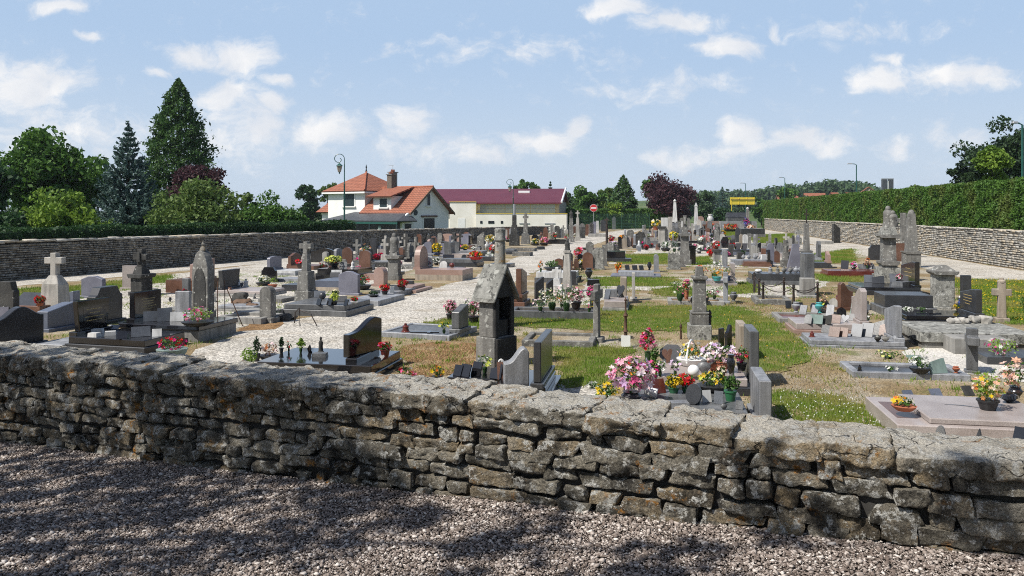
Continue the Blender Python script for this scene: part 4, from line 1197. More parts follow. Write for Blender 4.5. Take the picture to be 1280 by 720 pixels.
x, z = uvline(928, 150, 250)
yb = thing('billboard', 'yellow framed billboard seen from behind beyond the hedge end', 'billboard', (x, 150, -.5), rad(5))
MB().box(-2.35, 2.35, 0, .1, z - .3, z + .95).build('panel', 'yellow paint', yb)
MB().ring(-2.4, 2.4, -.12, -.01, z - .35, z + 1.0, .1).build('edge_frame', 'yellow paint', yb)
for k in range(4):
    MB().box(-2.2 + k * 1.45, -2.08 + k * 1.45, -.16, -.125, -.3 if k == 0 else z - .3, z + .95).build('post', 'yellow paint', yb)
MB().box(-2.3, 2.3, -.24, -.165, z + .55, z + .63).build('rail', 'wood brown', yb)
x, z = uvline(1110, 150, 223)
tt = thing('totem_sign', 'grey totem sign with central slit above the hedge', 'sign', (x, 150, -.5), rad(0))
MB().box(-1.05, -.15, 0, .5, 0, z + .3).build('panel', 'slate dark', tt, bev=.02)
MB().box(.15, 1.05, 0, .5, 0, z + .3).build('panel', 'slate dark', tt, bev=.02)
MB().box(-.15, .15, .1, .4, 0, z + .1).build('light_strip', 'white enamel', tt)
MB().box(-1.08, 1.08, -.02, .52, z + .31, z + .5).build('cap', 'grey metal', tt)

fn = thing('mesh_fence', 'green mesh fence panels behind the no entry sign', 'fence', (9.4, 112, 0), rad(3))
for k in range(6):
    MB().tube([(k * 2.0, 0, -.6), (k * 2.0, 0, 2.4)], .03, 6).build('post', 'fence green', fn)
for k in range(5):
    m = MB()
    for j in range(1, 16):
        m.tube([(k * 2 + j * .125, .03, -.4), (k * 2 + j * .125, .03, 2.35)], .012, 4)
    for j in range(7):
        m.box(k * 2 + .02, k * 2 + 1.98, .02, .045, -.35 + j * .44, -.33 + j * .44)
    m.build('mesh_panel', 'fence green', fn)
# ------------------------------------------------------------------ builders for the cemetery
def prof(shape, w, h):
    a = w / 2
    if shape == 'flat': return [(-a, 0), (a, 0), (a, h), (-a, h)]
    if shape == 'trap': return [(-a * .86, 0), (a * .86, 0), (a, h), (-a, h)]
    if shape == 'taper': return [(-a, 0), (a, 0), (a * .45, h), (-a * .2, h)]
    if shape == 'gable': return [(-a, 0), (a, 0), (a, h * .84), (a * .25, h), (-a * .25, h), (-a, h * .84)]
    if shape == 'shoulder': return [(-a, 0), (a, 0), (a, h * .74), (a * .84, h * .78), (a * .62, h), (-a * .62, h), (-a * .84, h * .78), (-a, h * .74)]
    if shape == 'slant': return [(-a, 0), (a, 0), (a, h), (a * .7, h), (-a, h * .74)]
    if shape == 'slantn': return [(-a, 0), (a, 0), (a, h * .76), (-a * .6, h), (-a, h)]
    if shape in ('arch', 'round'):
        r = a if shape == 'round' else h * .16
        return [(-a, 0), (a, 0)] + [(a * math.cos(t), h - r + r * math.sin(t)) for t in [math.pi * k / 12 for k in range(13)]]
    if shape == 'gothic':
        z0, q = h * .62, []
        for k in range(8):
            t = k / 7
            q.append((a * (1 - t ** 1.6), z0 + (h - z0) * math.sin(t * math.pi / 2)))
        return [(-a, 0), (a, 0)] + q + [(-x, z) for x, z in q[-2::-1]]
    if shape in ('scurve', 'scurven'):
        q = []
        for k in range(15):
            t = k / 14
            s = 1 / (1 + math.exp(-(t - .5) * 9))
            z = h * (.62 + .38 * s) - (.10 * h * max(0, t - .82) / .18 if t > .82 else 0)
            q.append((-a + w * t, z))
        p = [(-a, 0), (a, 0)] + q[::-1]
        return p if shape == 'scurve' else [(-y, z) for y, z in p][::-1]
    if shape == 'wave':
        return [(-a, 0), (a, 0)] + [(a - w * k / 14, h * (.86 + .14 * math.cos((k / 14 - .5) * 2 * math.pi))) for k in range(15)]
    if shape == 'rough':
        rr = random.Random(int(w * 991 + h * 317))
        return [(-a, 0), (a, 0)] + [(a * (1 - 2 * k / 9), h * (rr.uniform(.78, 1) if 0 < k < 9 else rr.uniform(.6, .8))) for k in range(10)]
    if shape == 'oval':
        return [(a * math.sin(t), h / 2 - h / 2 * math.cos(t)) for t in [2 * math.pi * k / 18 for k in range(18)]]
    if shape == 'octagon':
        return [(-a * .45, 0), (a * .45, 0), (a, h * .3), (a, h * .7), (a * .45, h), (-a * .45, h), (-a, h * .7), (-a, h * .3)]
    if shape == 'heart':
        q = []
        for k in range(20):
            t = 2 * math.pi * k / 20
            x, z = 16 * math.sin(t) ** 3, 13 * math.cos(t) - 5 * math.cos(2 * t) - 2 * math.cos(3 * t) - math.cos(4 * t)
            q.append((x / 16 * a, (z + 17) / 29 * h))
        return q[::-1]
    if shape == 'book':
        return [(-a, 0), (0, h * .12), (a, 0), (a, h * .9), (0, h), (-a, h * .9)]
    if shape == 'diamond':
        return [(0, 0), (a, h * .45), (0, h), (-a, h * .45)]
    return [(-a, 0), (a, 0), (a, h), (-a, h)]

ITEMS = []                                     # (object, description, tomb phrase, x) - labels settled at the end
class Tomb:
    pass

def frame(rot):
    a = rad(rot)
    return Vector((math.cos(a), -math.sin(a))), Vector((math.sin(a), math.cos(a)))

def solve_len(A, dirv, px):
    k = (px - CX) / F
    return (k * A[1] - A[0]) / (dirv[0] - k * dirv[1])

def inscription(parent, x, y0, z0, w, h, side, n=4, mat='gold lettering'):
    """a few worn, unreadable incised strokes"""
    rr = random.Random(int(h * 1000))
    m = MB().box(min(x, x + side * .002), max(x, x + side * .002), y0 - w * .45, y0 + w * .45, z0 - .02, z0 + h + .02)
    for i in range(n):
        ww = w * rr.uniform(.35, .8)
        y = -ww / 2
        while y < ww / 2:
            l = rr.uniform(.015, .04)
            m.box(min(x, x + side * .004), max(x, x + side * .004), y0 + y, y0 + y + l, z0 + h * (1 - (i + .5) / n) - .007, z0 + h * (1 - (i + .5) / n) + .007)
            y += l + .015
    o = m.build('lettering', None, parent)
    o.data.materials.append(parent.data.materials[0])
    o.data.materials.append(M[mat])
    for k, pg in enumerate(o.data.polygons):
        pg.material_index = 0 if k < 6 else 1

def tomb(nm, xl, yl, xr, W, tiers, hs=None, rot=10, name='tomb', label=None, L=None, text=False, group=None):
    v, u = frame(rot)
    A = Vector(G(xl, yl))
    if L is None:
        L = solve_len(A, v, xr)
    c = A + v * (L / 2) + u * (W / 2)
    T = Tomb()
    T.nm, T.L, T.W, T.rot, T.c, T.v, T.u = nm, L, W, rot, c, v, u
    T.o = thing(name, label or nm, 'tomb', (c.x, c.y, 0), rad(-rot), group)
    z = 0.0
    bv = .012 if A[1] < 26 else 0
    for i, q in enumerate(tiers):
        part, h, ins, mat = q[:4]
        ex = q[4] if len(q) > 4 else None
        x0, x1, y0, y1 = -L / 2 + ins, L / 2 - ins, -W / 2 + ins, W / 2 - ins
        zb = z - (.05 if i == 0 else 0)
        if isinstance(ex, dict) and 'xl' in ex:
            x0 = -L / 2 + ex['xl'] * L
        if isinstance(ex, dict) and 'xr' in ex:
            x1 = L / 2 - ex['xr'] * L
        if isinstance(ex, dict) and 'fill' in ex:
            MB().ring(x0, x1, y0, y1, zb, z + h, ex.get('kw', .12)).build(part, mat, T.o, bev=bv)
            k = ex.get('kw', .12) - .004
            MB().box(x0 + k, x1 - k, y0 + k, y1 - k, zb, z + h * ex.get('fh', .55)).build('grave_bed', ex['fill'], T.o)
        else:
            MB().box(x0, x1, y0, y1, zb, z + h, 1 if h > .15 else .995).build(part, mat, T.o, bev=bv)
        z += h
    T.top = z
    if hs:
        side, shape, w, h, t, mat = hs[:6]
        ins = hs[6] if len(hs) > 6 else .06
        sg = 1 if side == 'R' else -1
        xc = sg * (L / 2 - ins - t / 2)
        ho = MB().box(xc - t / 2 - .04, xc + t / 2 + .04, -w / 2 - .05, w / 2 + .05, z - .02, z + .07).build('headstone_base', mat, T.o, bev=bv)
        hb = MB().prism([(p, q_ + z + .07) for p, q_ in prof(shape, w, h)], xc - t / 2, xc + t / 2, 'x')
        if len(hs) > 7:
            hb.xf(Matrix.Translation((xc, 0, 0)) @ Matrix.Rotation(rad(-hs[7]), 4, 'Z') @ Matrix.Translation((-xc, 0, 0)))
        o = hb.build('headstone', mat, T.o, bev=bv)
        if text:
            inscription(o, xc - sg * t / 2, 0, z + .07 + h * .25, w * .7, h * .5, -sg, text if isinstance(text, int) and text is not True else 4)
    return T

def on(T, px, py, margin=.06):
    """point of the tomb's top seen at a pixel, kept inside its outline"""
    if T is None or isinstance(T, str):
        x, y = G(px, py)
        return Vector((x, y, 0.0)), 1.0
    x, y = G(px, py, T.top)
    d = Vector((x, y)) - T.c
    a = max(-T.L / 2 + margin, min(T.L / 2 - margin, d.dot(T.v)))
    b = max(-T.W / 2 + margin, min(T.W / 2 - margin, d.dot(T.u)))
    p = T.c + T.v * a + T.u * b
    return Vector((p.x, p.y, T.top + .001)), 1.0

def reg(o, T, desc, cat, group=None):
    o['category'], o['kind'] = cat, 'thing'
    ITEMS.append((o, desc, T if isinstance(T, str) else (T.nm if T is not None else None), o.location.x / max(o.location.y, .1)))
    return o

def pl(T, px, py, wp, hp, mat, desc, yaw=0, lean=14, shape='flat', cat='plaque', t=.022):
    """small memorial plaque leaning on its foot; yaw 0 faces the camera"""
    p, _ = on(T, px, py)
    m_ = p.y / F
    w_, h_ = wp * m_, hp * m_
    mb = MB().prism([(a, b) for a, b in prof(shape, w_, h_)], -t / 2, t / 2, 'y')
    mb.xf(Matrix.Rotation(rad(-lean), 4, 'X'))
    yb_ = .5 * h_ * math.sin(rad(lean))
    mb.add([(-w_ * .18, yb_ + t * .4, h_ * .5 * math.cos(rad(lean))), (w_ * .18, yb_ + t * .4, h_ * .5 * math.cos(rad(lean))), (w_ * .18, yb_ + h_ * .36, 0), (-w_ * .18, yb_ + h_ * .36, 0), (-w_ * .18, t * .2, .0), (w_ * .18, t * .2, .0)], [(0, 1, 2, 3), (3, 2, 5, 4), (0, 3, 4), (1, 5, 2), (0, 4, 5, 1)])
    o = mb.build('memorial_plaque', mat)
    o.location, o.rotation_euler = p, (0, 0, rad(yaw))
    return reg(o, T, desc, cat)

PAL = {'red': [(.55, .01, .02), (.65, .03, .04)], 'pink': [(.75, .25, .38), (.8, .42, .5), (.7, .12, .3)], 'magenta': [(.6, .03, .2), (.7, .08, .3)], 'white': [(.8, .79, .74), (.75, .75, .7)],
       'yellow': [(.8, .58, .03), (.75, .5, .05)], 'orange': [(.75, .28, .03), (.7, .18, .03)], 'lilac': [(.62, .42, .68), (.72, .55, .74), (.8, .72, .8)], 'blue': [(.12, .13, .4), (.2, .22, .5)],
       'lime': [(.6, .65, .12), (.7, .72, .25)], 'palepink': [(.82, .6, .62), (.85, .72, .7)], 'peach': [(.8, .45, .3), (.85, .6, .5), (.8, .7, .62)], 'cream': [(.8, .72, .45), (.78, .75, .62)],
       'darkred': [(.28, .01, .03), (.4, .02, .05)], 'rust': [(.5, .16, .05), (.6, .3, .12), (.65, .45, .3)]}

def blossoms(c, r, cols):
    """cupped six-petal blossoms around centres c with radius r"""
    n = len(c)
    d = NR.normal(size=(n, 3)) * .6 + np.array((0, -.25, .75)) + (c - c.mean(0)) / (np.abs(c - c.mean(0)).max() + 1e-6) * .8
    d /= np.linalg.norm(d, axis=1)[:, None]
    a = np.cross(d, NR.normal(size=(n, 3)))
    a /= np.linalg.norm(a, axis=1)[:, None]
    b = np.cross(d, a)
    rr = r * NR.uniform(.55, 1.5, n)
    tri, col = [], []
    base = np.array([cols[i] for i in NR.integers(0, len(cols), n)])
    for k in range(6):
        t0, t1 = k * math.pi / 3, (k + .86) * math.pi / 3
        tm = (t0 + t1) / 2
        p0 = c
        p1 = c + (a * math.cos(t0) + b * math.sin(t0)) * (rr * .62)[:, None] + d * (rr * .22)[:, None]
        p2 = c + (a * math.cos(tm) + b * math.sin(tm)) * rr[:, None] + d * (rr * .3)[:, None]
        p3 = c + (a * math.cos(t1) + b * math.sin(t1)) * (rr * .62)[:, None] + d * (rr * .22)[:, None]
        tri.append(np.stack([p0, p1, p2, p3], 1))
        col.append(base * NR.uniform(.85, 1.08, (n, 1)))
    return np.concatenate(tri), np.concatenate(col)

POTS = {'pot': ('flower_pot', [(.26, 0), (.36, .55), (.40, .56), (.40, .66), (.35, .66)], 'terracotta'), 'bowl': ('flower_bowl', [(.30, 0), (.46, .2), (.50, .3), (.45, .3)], 'black plastic'),
        'vase': ('flower_vase', [(.16, 0), (.14, .1), (.24, .4), (.26, .6), (.18, .9), (.22, 1.0)], 'dark granite'), 'none': ('flower_bouquet', [(.1, 0), (.16, .12), (.14, .2)], 'plant leaf dark')}
def fl(T, px, py, wp, hp, cols, desc, pot='pot', pm=None, leaf='plant leaf', n=None, potf=.3, lf=1.0, br=None, cat='flowers', shape='dome', extra=None, nleaf=None):
    """flowers: container, foliage and blossoms; wp x hp pixels overall"""
    p, _ = on(T, px, py)
    m_ = p.y / F
    W_, H_ = wp * m_ * 1.16, hp * m_ * 1.08
    nm, pr, dm = POTS[pot]
    ph = H_ * potf
    root = bpy.data.objects.new(nm, None)
    COL.objects.link(root)
    root.location, root.rotation_euler = p, (0, 0, R.uniform(0, 6))
    pw = W_ * (.8 if pot != 'bowl' else 1.0)
    pz = pr[-1][1]
    MB().lathe([(r * pw, z / max(q[1] for q in pr) * ph) for r, z in pr], 12).build('pot', pm or dm, root, smooth=True)
    near = p.y < 22
    fh = H_ - ph * .85
    br = br or (.03 if near else max(.03, 1.5 * m_))
    n = n or int(min(170, max(7, 1.5 * W_ * max(fh, W_ * .5) / (br * br) * .75)))
    nl = nleaf or int(n * 2.4 * lf) + 14
    def cloud(k, rs):
        d = NR.normal(size=(k, 3))
        d /= np.linalg.norm(d, axis=1)[:, None]
        q = NR.uniform(.35, 1, k)[:, None] if rs < 1 else NR.uniform(.72, 1.0, k)[:, None]
        c = d * q * np.array((W_ / 2, W_ / 2, fh / 2)) * .92 + np.array((0, 0, ph * .85 + fh / 2))
        if shape == 'cone':
            f = np.clip((c[:, 2] - ph) / fh, 0, 1)
            s = (1.15 - f)[:, None]
            c[:, :2] *= s
        return c
    lv = leafquads(cloud(nl, .6), .026 if near else max(.03, 1.1 * m_), .45)
    if leaf:
        st = np.zeros((10, 4, 3))
        for k in range(10):
            a = k * .628
            e = np.array((math.cos(a) * W_ * .25, math.sin(a) * W_ * .25, ph + fh * .5))
            st[k] = [(-.004, 0, ph * .5), (.004, 0, ph * .5), e + (.004, 0, 0), e - (.004, 0, 0)]
        bulk('foliage', np.concatenate([lv, st]), None, leaf, root)
    if cols:
        pal = sum([PAL[c] for c in cols.split()], [])
        v, cc = blossoms(cloud(n, 1), br, pal)
        bulk('blossoms', v, None, 'petals', root, cols=cc)
    if extra == 'handle':
        hp_ = [(W_ * .46 * math.cos(math.pi * k / 12), 0, ph * .6 + (H_ * 1.05 - ph * .6) * math.sin(math.pi * k / 12)) for k in range(13)]
        MB().tube(hp_, .016, 6).build('handle', 'white enamel', root, smooth=True)
    return reg(root, T, desc, cat)

def fig(T, px, py, wp, hp, mat, desc, kind='statuette', cat='ornament'):
    """small ornaments: statuette, dove, urn, lantern, block"""
    p, _ = on(T, px, py)
    m_ = p.y / F
    w_, h_ = wp * m_, hp * m_
    a = w_ / 2
    mb = MB()
    if kind == 'statuette':
        mb.lathe([(a, 0), (a, h_ * .08), (a * .75, h_ * .12), (a * .62, h_ * .45), (a * .72, h_ * .62), (a * .5, h_ * .74), (a * .22, h_ * .79), (a * .36, h_ * .86), (a * .34, h_ * .94), (a * .1, h_)], 10, sy=.8)
    elif kind == 'dove':
        mb.lathe([(a * .25, 0), (a * .5, h_ * .2), (a * .8, h_ * .4), (a * .7, h_ * .65), (a * .3, h_ * .8), (a * .32, h_ * .92), (a * .08, h_)], 10, sx=1.25, sy=.7)
        mb.add([(a * .5, 0, h_ * .45), (a * 1.5, -a * .35, h_ * .9), (a * 1.5, a * .35, h_ * .9), (a * .5, 0, h_ * .7)], [(0, 1, 2), (1, 3, 2), (0, 3, 1), (0, 2, 3)])
    elif kind == 'urn':
        mb.lathe([(a * .6, 0), (a * .6, h_ * .06), (a * .3, h_ * .14), (a * .9, h_ * .5), (a, h_ * .7), (a * .6, h_ * .85), (a * .75, h_ * .95), (a * .7, h_)], 14)
    elif kind == 'ball':
        mb.lathe([(a * math.sin(math.pi * (k + .6) / 10.6), h_ / 2 - h_ / 2 * math.cos(math.pi * (k + .6) / 10.6)) for k in range(10)], 16)
    elif kind == 'lantern':
        mb.box(-a, a, -a, a, 0, h_ * .12).box(-a * .75, a * .75, -a * .75, a * .75, h_ * .12 - .001, h_ * .75).box(-a, a, -a, a, h_ * .749, h_, .25)
    elif kind == 'fallenpot':
        mb.lathe([(a * .6, -h_ * .55), (a * .62, -h_ * .5), (a * .85, h_ * .45), (a * .95, h_ * .5), (a * .78, h_ * .5), (a * .6, -h_ * .3)], 16)
        mb.xf(Matrix.Translation((0, 0, a * .9)) @ Matrix.Rotation(rad(105), 4, 'Y') @ Matrix.Rotation(.5, 4, 'X'))
    elif kind == 'arc':
        q = [(a * 1.1 * math.cos(t), 0, h_ * math.sin(t)) for t in [math.pi * k / 12 * .62 + .2 for k in range(13)]]
        q = [(x, y, z - q[0][2] + .01) for x, y, z in q]
        mb.tube(q, [h_ * .12 * (1 - .6 * k / 12) for k in range(13)], 8)
        mb.box(-.02 + q[0][0], .1 + q[0][0] - a * .1, -.06, .06, 0, .05)
    elif kind == 'flatcross':
        mb.box(-a, a, -a * .10, a * .10, 0, .025).box(a * .2, a * .42, -a * .42, a * .42, .001, .027)
    elif kind == 'rock':
        rockblock(mb, gridcube(6, 6, 5), a, a * .8, h_ / 2, Vector((0, 0, h_ * .45)), (Vector((1, 0, 0)), Vector((0, 1, 0)), Vector((0, 0, 1))), p=.06, jit=.3, dis=.03)
    else:
        mb.box(-a, a, -a * .7, a * .7, 0, h_, .92)
    nm = {'statuette': 'statuette', 'dove': 'dove_figurine', 'urn': 'urn', 'ball': 'round_vase', 'lantern': 'grave_lantern', 'fallenpot': 'fallen_pot', 'arc': 'arc_sculpture', 'rock': 'stone_lump', 'flatcross': 'lying_cross'}.get(kind, 'grave_ornament')
    o = mb.build(nm, mat, None, smooth=kind not in ('lantern', 'block', 'flatcross'))
    o.location, o.rotation_euler = p, (0, 0, rad(R.uniform(-30, 30)) if kind != 'arc' else 0)
    return reg(o, T, desc, cat)

def stele(label, px, py, wp, hp, mat, shape='flat', t=.12, face='c', rot=None, base=.08, group=None, bm=None, cat='headstone', text=0):
    """a headstone standing on the ground. face c: width seen square on; face v: set along the row, wp is the pixel of its far edge"""
    x, y = G(px, py)
    m_ = y / F
    if face == 'v':
        rot = 12 if rot is None else rot
        v, u = frame(rot)
        w_ = abs(solve_len(Vector((x, y)), u, wp))
        h_ = hp * m_
        c = Vector((x, y)) + u * (w_ / 2)
        ang = -rot
        mk = lambda p, a, b: MB().prism(p, a, b, 'x')
    else:
        rot = 8 if rot is None else rot
        w_, h_ = wp * m_, hp * m_
        c = Vector((x, y + t / 2))
        ang = -rot
        mk = lambda p, a, b: MB().prism(p, a, b, 'y')
    T = thing('headstone', label, cat, (c.x, c.y, 0), rad(ang), group)
    bv = .012 if y < 26 else 0
    b = min(base, h_ * .3)
    sl = mk([(p, z + b - .004) for p, z in prof(shape, w_, h_ - b)], -t / 2, t / 2).build('stone', mat, T, bev=bv)
    if face == 'v':
        MB().box(-t * .8, t * .8, -w_ / 2 - .06, w_ / 2 + .06, -.05, b).build('plinth', bm or mat, T, bev=bv)
    else:
        MB().box(-w_ / 2 - .06, w_ / 2 + .06, -t * .8, t * .8, -.05, b).build('plinth', bm or mat, T, bev=bv)
    if text:
        if face == 'v':
            inscription(sl, t / 2, 0, b + h_ * .3, w_ * .7, h_ * .45, 1, text)
    T['w'] = w_
    return T

def statue(mb, z0, h, w, seed=1, sy=.8):
    """robed standing figure: one continuous lathe-like surface with folds, head bowed"""
    rr = random.Random(seed)
    P_ = [(.50, 0), (.48, .05), (.44, .2), (.40, .38), (.42, .52), (.46, .62), (.44, .70), (.36, .76), (.28, .80), (.25, .83), (.245, .87), (.23, .91), (.19, .95), (.11, .985), (.02, 1.0)]
    seg, v, f = 18, [], []
    for i, (r, z) in enumerate(P_):
        for k in range(seg):
            a = 2 * math.pi * k / seg
            fold = 1 + (.13 * math.sin(a * 5 + z * 6 + seed) if z < .6 else 0) + (.16 * max(0, -math.sin(a)) if .5 < z < .66 else 0)
            q = r * fold
            v.append((q * w * math.cos(a) + (.02 * w * math.sin(z * 5)), q * w * sy * math.sin(a) - (.05 * w if z > .8 else 0), z0 + z * h))
    for i in range(len(P_) - 1):
        for k in range(seg):
            j = (k + 1) % seg
            f.append((i * seg + k, i * seg + j, (i + 1) * seg + j, (i + 1) * seg + k))
    f.append(tuple((len(P_) - 1) * seg + k for k in range(seg)))
    f.append(tuple(range(seg - 1, -1, -1)))
    return mb.add(v, f)

def mon(label, name, cat, px, py, segs, mat, rot=6, group=None):
    """stacked monument, sizes in pixels at its own distance, from the ground up"""
    x, y = G(px, py)
    m_ = y / F
    T = thing(name, label, cat, (x, y, 0), rad(-rot), group)
    z = 0.0
    near = y < 30
    for i, q in enumerate(segs):
        k, part, w_, h_ = q[0], q[1], q[2] * m_, q[3] * m_
        o = dict(q[4]) if len(q) > 4 else {}
        mt = o.get('mat', mat)
        mb = MB()
        zb = z - (.05 if i == 0 else .003)
        a = w_ / 2
        dy = o.get('d', 1.0)
        sm = False
        if k == 'b':
            mb.box(-a, a, -a * dy, a * dy, zb, z + h_, o.get('t', 1.0))
        elif k == 'm':                                             # moulding
            mb.prism([(-a * .8, zb), (a * .8, zb), (a, z + h_ * .5), (a, z + h_), (-a, z + h_), (-a, z + h_ * .5)], -a * dy, a * dy, 'y')
        elif k == 'p':                                             # pyramid or gable cap
            if o.get('gable'):
                mb.prism([(-a, zb), (a, zb), (0, z + h_)], -a * dy, a * dy, 'y')
            else:
                mb.box(-a, a, -a * dy, a * dy, zb, z + h_, o.get('t', .06))
        elif k == 'c':                                             # cross: w = arm span
            th = o.get('th', .3) * w_ / 2
            zc = z + h_ * o.get('arm', .64)
            dd = o.get('dd', th)
            mb.prism([(-th * o.get('ft', 1.0), zb), (th * o.get('ft', 1.0), zb), (th, zc - th), (a, zc - th), (a, zc + th), (th, zc + th), (th, z + h_), (-th, z + h_), (-th, zc + th), (-a, zc + th), (-a, zc - th), (-th, zc - th)], -dd, dd, 'y')
            if o.get('body'):
                mb.box(-th * .8, th * .8, -dd - .06, -dd + .001, z + h_ * .25, zc + th * 1.6, .7)
        elif k == 'l':
            mb.lathe([(r * a, z + zz * h_) for r, zz in o['p']], 14)
            sm = True
        elif k == 's':
            statue(mb, z - .003, h_, w_, seed=int(px))
            sm = True
        elif k == 'g':                                             # group of two robed figures
            statue(mb, z - .003, h_, w_ * .75, seed=int(px))
            i0 = len(mb.v)
            statue(mb, z - .004, h_ * .78, w_ * .7, seed=int(px) + 5)
            mb.v[i0:] = [(x_ + w_ * .3, y_ - w_ * .12, z_) for x_, y_, z_ in mb.v[i0:]]
            sm = True
        elif k == 'f':                                             # upright slab with a profile
            mb.prism([(p, zz + zb) for p, zz in prof(o.get('shape', 'gothic'), w_, h_)], -a * dy, a * dy, 'y')
        elif k == 't':
            mb.tube([(0, 0, zb), (0, 0, z + h_)], [a, a * o.get('t', 1)], 8)
        mb.build(part, mt, T, bev=.012 if near and k in 'bmcf' else 0, smooth=sm)
        z += h_
    T['hh'] = z
    return T

def kerb(nm, xl, yl, xr, W, mat, h=.12, fill='bare soil', rot=10, **k):
    return tomb(nm, xl, yl, xr, W, [('kerb', h, 0, mat, {'fill': fill})], None, rot, 'grave_kerb', **k)
# ================================================================== LEFT BLOCK (graves between the shaded wall and the path)
BG, DG, GG, LG, BL, LV, PK, RO, MA, BR = 'black granite', 'dark granite', 'grey granite', 'light granite', 'blue granite', 'lavender granite', 'pink granite', 'rose granite', 'maroon granite', 'brown granite'
PL, GL, DL, LI, CO, WM, BE = 'pale limestone', 'grey limestone', 'dark limestone', 'lichen stone', 'concrete', 'white marble', 'beige stone'
GRAVES = 'graves set out in the cemetery'
stele('dark headstone with curved top cut by the left picture edge', -6, 441, 51, 54, DG, 'wave', .16, 'v', 14)
s_ = stele('weathered dark headstone with rounded shoulders at the far left edge', 6, 402, 26, 50, DL, 'shoulder', .2)
MB().box(-.14, .14, -.13, -.101, .12, .36).build('panel', LV, s_)
stele('blue grey headstone with sloping top beside the black stele', 53, 415, 89, 33, BL, 'slant', .3, 'v', 14)
tomb('pale low slab between two dark headstones', 42, 436, 78, 1.1, [('slab', .10, 0, LG)], rot=14, name='grave_slab')
T = tomb('black polished tomb with tapering stele near left edge', 80, 437, 181, 1.25, [('plinth', .12, 0, DG), ('slab', .13, .05, BG)], ('L', 'trap', .85, .60, .12, BG, .0), 16, text=4, label='black polished tomb with tapering stele near the left picture edge')
T.nm = 'black tomb with tapering stele'
pl(T, 152, 424, 12, 10, BG, 'tilted black plaque', 20, 30)
pl(T, 176, 421, 22, 13, 'plaque grey', 'wide blue grey plaque', 25, 22)
pl(T, 196, 421, 11, 10, WM, 'small framed photo plaque', 20, 20)
for q in ((122, 416), (138, 419), (118, 421)):
    fig(T, *q, 13, 5, WM, 'flat white ceramic ornament', 'block')
pl(T, 140, 412, 14, 8, LG, 'pale plaque lying back', 0, 55)
stele('dark octagonal topped headstone behind the black tapering stele', 114, 407, 148, 47, DG, 'shoulder', .25, 'v', 14)
T = tomb('polished black tomb with gold lettered stele', 150, 424, 248, 1.35, [('plinth', .24, 0, CO), ('slab', .10, -.03, BG)], ('L', 'flat', .85, .55, .14, BG, .02), 14, text=5, label='polished black tomb on stone plinth with gold lettered stele')
pl(T, 188, 402, 16, 13, 'plaque grey', 'blue grey photo plaque', 25, 18)
pl(T, 206, 402, 17, 17, 'plaque grey', 'tall blue grey photo plaque', 25, 14)
pl(T, 221, 402, 16, 12, WM, 'pale plaque with dark picture', 15, 18)
fig(T, 240, 402, 18, 9, LG, 'grey ceramic flower wreath', 'ball')
fl(T, 266, 413, 34, 23, 'pink magenta darkred', 'bushy pink flowering plant', 'bowl', potf=.22, leaf='plant leaf lime', n=46, lf=2.2)
mon('white limestone cross on a tall tapering pedestal', 'stone_cross', 'cross', 69, 389, [('b', 'step', 31, 7), ('b', 'pedestal', 27, 27, {'t': .86, 'd': .8}), ('b', 'neck', 23, 11, {'t': .5, 'd': .8}), ('c', 'cross', 25, 28, {'th': .32, 'arm': .66})], PL, 10)
stele('blue grey gabled headstone right of the white cross', 115, 373, 29, 28, LV, 'gable', .18)
T = tomb('small dark ridged tomb left of the white cross', 13, 391, 50, 1.0, [('slab', .2, 0, BR)], None, 14)
MB().prism([(-.42, .2), (.42, .2), (0, .5)], -.55, .25, 'x').build('ridged_cover', DG, T.o)
fl(T, 46, 385, 13, 12, 'red', 'little red flowering plant', 'pot')
stele('small dark blue block with slanting top behind the white cross', 86, 380, 14, 16, BL, 'slant', .3)
stele('pinkish beige headstone near the shaded wall', 162, 362, 19, 30, RO, 'flat', .16)
m_ = mon('weathered dark crucifix statue on a stepped pedestal', 'stone_cross', 'cross', 177, 369, [('b', 'base', 22, 5), ('b', 'pedestal', 18, 17), ('m', 'cornice', 24, 5), ('b', 'block', 15, 9, {'t': .7}), ('c', 'cross', 22, 22, {'th': .34, 'arm': .55, 'body': 1})], DL, 20)
m_ = mon('tall gothic arched gravestone with small gilded finial', 'gothic_stele', 'headstone', 254, 401, [('b', 'base', 30, 13, {'d': .5}), ('f', 'stone', 27, 75, {'shape': 'gothic', 'd': .42}), ('l', 'finial', 9, 13, {'p': [(1, 0), (.8, .25), (.35, .4), (.55, .6), (.15, .8), (.1, 1)], 'mat': 'lichen column'})], GL, 26)
MB().prism([(p * .26, q * .95 + .36) for p, q in prof('gothic', 1.5, 1.0)], -.128, -.1, 'y').build('panel', DL, m_)
T = tomb('red brown tomb with slanting headstone by the gothic stele', 207, 366, 244, 1.3, [('slab', .42, 0, BR)], ('R', 'slant', 1.0, .6, .25, PK), 14)
stele('small white bluish headstone left of the gothic stele', 228, 394, 19, 30, LG, 'flat', .14)
stele('narrow grey headstone directly behind the white bluish headstone', 232, 368, 9, 20, GG, 'flat', .14)
fl(None, 224, 362, 8, 13, 'peach', 'orange pot with pale flower beside the red brown tomb', 'pot')
T = tomb('rose tomb with flaring dark stele near the wall', 266, 370, 330, 1.4, [('plinth', .08, 0, CO), ('slab', .1, .05, RO)], ('L', 'trap', 1.0, .55, .16, DG, .05), 14)
for q in ((287, 358, 7, 12), (298, 359, 6, 9), (310, 358, 8, 10)):
    fig(T, *q, WM, 'white statuette', 'statuette')
pl(T, 296, 354, 22, 8, 'plaque grey', 'low dark plaque', 0, 30)
tomb('pale granite slab with low border right of gothic stele', 268, 389, 318, 1.1, [('plinth', .07, 0, CO), ('slab', .08, .05, LG)], None, 14, 'grave_slab')
